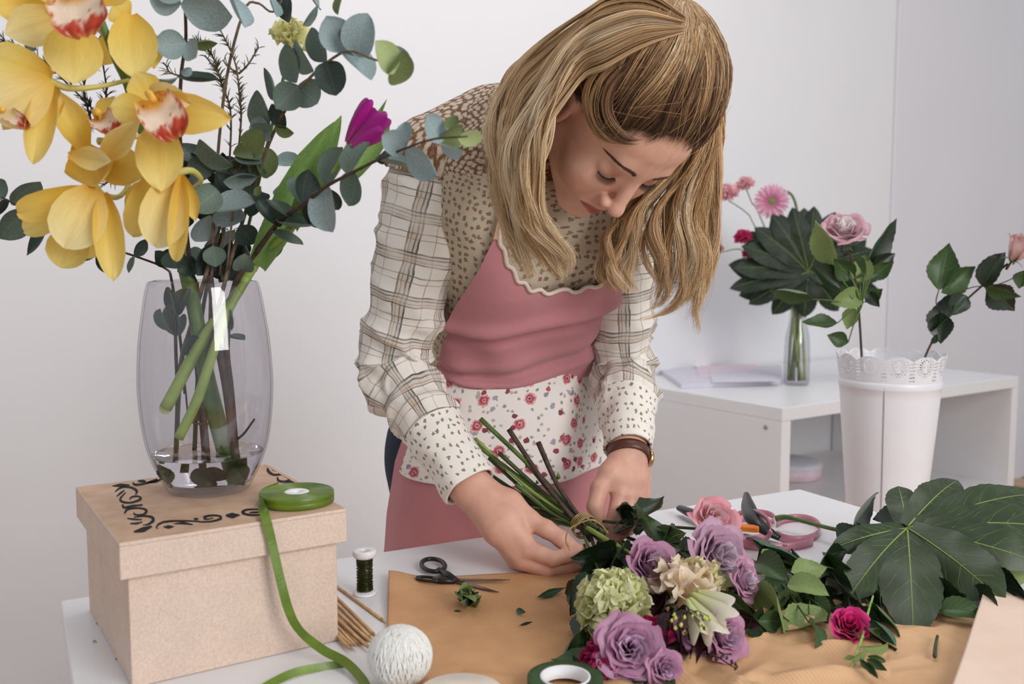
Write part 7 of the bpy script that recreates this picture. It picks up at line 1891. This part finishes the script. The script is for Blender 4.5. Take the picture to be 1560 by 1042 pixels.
pl = [(1430, 442, 1446, 370, 48, 'm'), (1434, 446, 1486, 406, 38, 'm'), (1472, 450, 1444, 482, 32, 'd'), (1433, 476, 1433, 524, 38, 'd'), (1498, 437, 1532, 384, 34, 'd'), (1504, 434, 1546, 474, 46, 'd'), (1560, 412, 1552, 440, 26, 'm'), (1500, 436, 1556, 452, 20, 'm'), (1420, 524, 1428, 508, 10, 'd'), (1420, 505, 1455, 440, 30, 'd')]
for q in pl: put_leaf(r2, P(q[0], q[1], pY - .03), P(q[2], q[3], pY - .03 + random.uniform(-.03, .03)), q[4] * pY / FPX, LF[q[5]], 'ovate', side=random.choice((-1, 1)))
child('twig', join(tube(spline([P(1432, 478, pY - .02), P(1426, 460, pY - .03), P(1430, 442, pY - .03)], 10), .0012, 5), tube(spline([P(1502, 436, pY - .03), P(1480, 438, pY - .03), P(1445, 452, pY - .03)], 10), .0012, 5), tube(spline([P(1500, 438, pY - .03), P(1530, 430, pY - .04), P(1558, 416, pY - .04)], 10), .0012, 5)), M_wood, r2)
# bottle vase on the desk
bv = PZ(1213, 586, .7455); bY = bv.y
bt = empty('bottle_vase', (bv.x, bv.y, .7462), 'small clear bottle vase on the shelf desk holding dark foliage', 'vase')
kb = bY / FPX; Hb = P(1213, 468, bY).z - .7455
bp_ = [(.0, 0), (16 * kb, 0), (19 * kb, .006), (19.5 * kb, Hb * .35), (18 * kb, Hb * .62), (13 * kb, Hb * .82), (12 * kb, Hb * .95), (13.5 * kb, Hb)]
bi = [(r - .003, max(z, .006)) for r, z in bp_[1:]][::-1]
obj('glass', lathe(bp_ + bi + [(0, .006)], 40), M_glass, bt)
for k, (tx, dx, mn) in enumerate(((-12, 9, M_stemL), (-6, -12, M_stem), (2, 4, M_stemD), (8, 13, M_stemL), (0, -4, M_stem), (5, -9, M_stemD))):
    e = empty('flower_stem', (bv.x, bv.y, .76), 'green stem standing in the small bottle vase', 'stem', 'stems in the bottle vase')
    child('stalk', tube(spline([P(1213 + dx, 580, bY), P(1213 + (dx + tx) / 2, 520, bY), P(1213 + tx * .5, 465, bY), P(1215 + tx, 425, bY)], 16), .0052, 8), mn, e)
fb = empty('fatsia_leaf', (bv.x, bv.y - .05, .95), 'dark hand shaped leaf spreading over the small bottle vase', 'leaf')
fatsia(fb, (1232, 415), [(1112, 436, 34), (1118, 405, 36), (1132, 372, 36), (1152, 345, 36), (1178, 326, 36), (1208, 316, 36), (1240, 314, 34), (1272, 322, 36), (1305, 345, 36), (1332, 378, 36), (1345, 420, 34), (1140, 462, 34), (1175, 478, 34), (1225, 484, 34), (1280, 474, 34), (1322, 452, 34)], lambda x, y: bY - .05 + .0002 * (y - 415), leaf_mat('far_leaf', (40, 54, 38), (26, 38, 28), (70, 92, 56), .5, .04, 6, .35, .25), M_vein)
stem(fb, [(1232, 415, bY - .05), (1222, 470, bY - .01), (1214, 540, bY)], [.004, .005], M_stemL, 14)
fb = empty('fatsia_leaf', (bv.x, bv.y + .04, .95), 'second dark leaf with long points behind the one over the bottle vase', 'leaf')
fatsia(fb, (1225, 430), [(1112, 400, 44), (1135, 352, 44), (1180, 322, 44), (1225, 316, 44), (1268, 325, 44), (1320, 360, 44), (1352, 410, 40), (1126, 448, 40), (1345, 440, 36), (1180, 470, 40)], lambda x, y: bY + .05, bpy.data.materials['far_leaf'], M_vein)
stem(fb, [(1225, 430, bY + .05), (1218, 480, bY + .01), (1212, 550, bY)], [.004, .005], M_stem, 14)
ge = empty('gerbera', tuple(P(1172, 307, bY)), 'pink daisy flower with a green centre turned towards the room', 'gerbera')
gc = V(P(1176, 307, bY - .02)); gz = unit((-.35, -.9, .1)); gx = unit(np.cross((0, 0, 1), gz)); gy = np.cross(gz, gx)
for k in range(26):
    a = k * 2 * PI / 26 + .1; d = math.cos(a) * gx + math.sin(a) * gy + gz * (.12 if k % 2 else .02)
    if k == 0: g = sheet(STRAP, W=.5, cup=.5, a0=.2, a1=-.2, nl=8, nw=4); pm_ = mesh_data('petal', g[0], g[1], M_petal, True, g[2], grad(g[2], [(220, 140, 176), (238, 184, 208), (244, 204, 220)]))
    link('petal', pm_, ge, inv(ge) @ aim(gc + d * .010, d, gz, .052, .017))
child('flower_centre', xf(lathe([(0, .006), (.010, .005), (.017, .001), (.018, -.006), (.005, -.02)], 24), frameM(gc, gx, gy, gz)), mat('gerbera_centre', (120, 130, 70), .7, bump=.5), ge)
stem(ge, [gc - gz * .012, P(1192, 292, bY), P(1208, 300, bY), P(1216, 340, bY), P(1218, 440, bY), P(1212, 560, bY)], .0045, M_stem, 24)
for k, (x, y, D, cc, lb, st_) in enumerate([(1108, 289, .062, [(226, 140, 152), (244, 186, 194), (250, 208, 212)], 'soft pink carnation at the far left of the bottle vase flowers', (1150, 345)), (1135, 276, .050, [(226, 140, 152), (244, 186, 194), (250, 208, 212)], 'soft pink carnation just above and right of the other one', (1158, 330)),
                                           (1131, 357, .050, [(150, 10, 70), (200, 30, 100), (216, 60, 124)], 'bright magenta carnation beside the blond hair', (1160, 400)), (1139, 383, .034, [(150, 10, 70), (200, 30, 100), (216, 60, 124)], 'smaller magenta carnation under the bright one', (1165, 410)), (1094, 377, .030, [(160, 60, 70), (196, 90, 96), (206, 120, 120)], 'tiny faded red flower on a thin side twig near her hair', (1140, 400))]):
    carnation(lb, x, y, 0, D, (-.3, -.5, .8), cc, 26, 'small flowers in the bottle vase', Y=bY - .03, stem_to=[(st_[0] - 12, st_[1] - 20, bY), (st_[0], st_[1], bY), (1212, 470, bY), (1212, 560, bY)], seed=k)
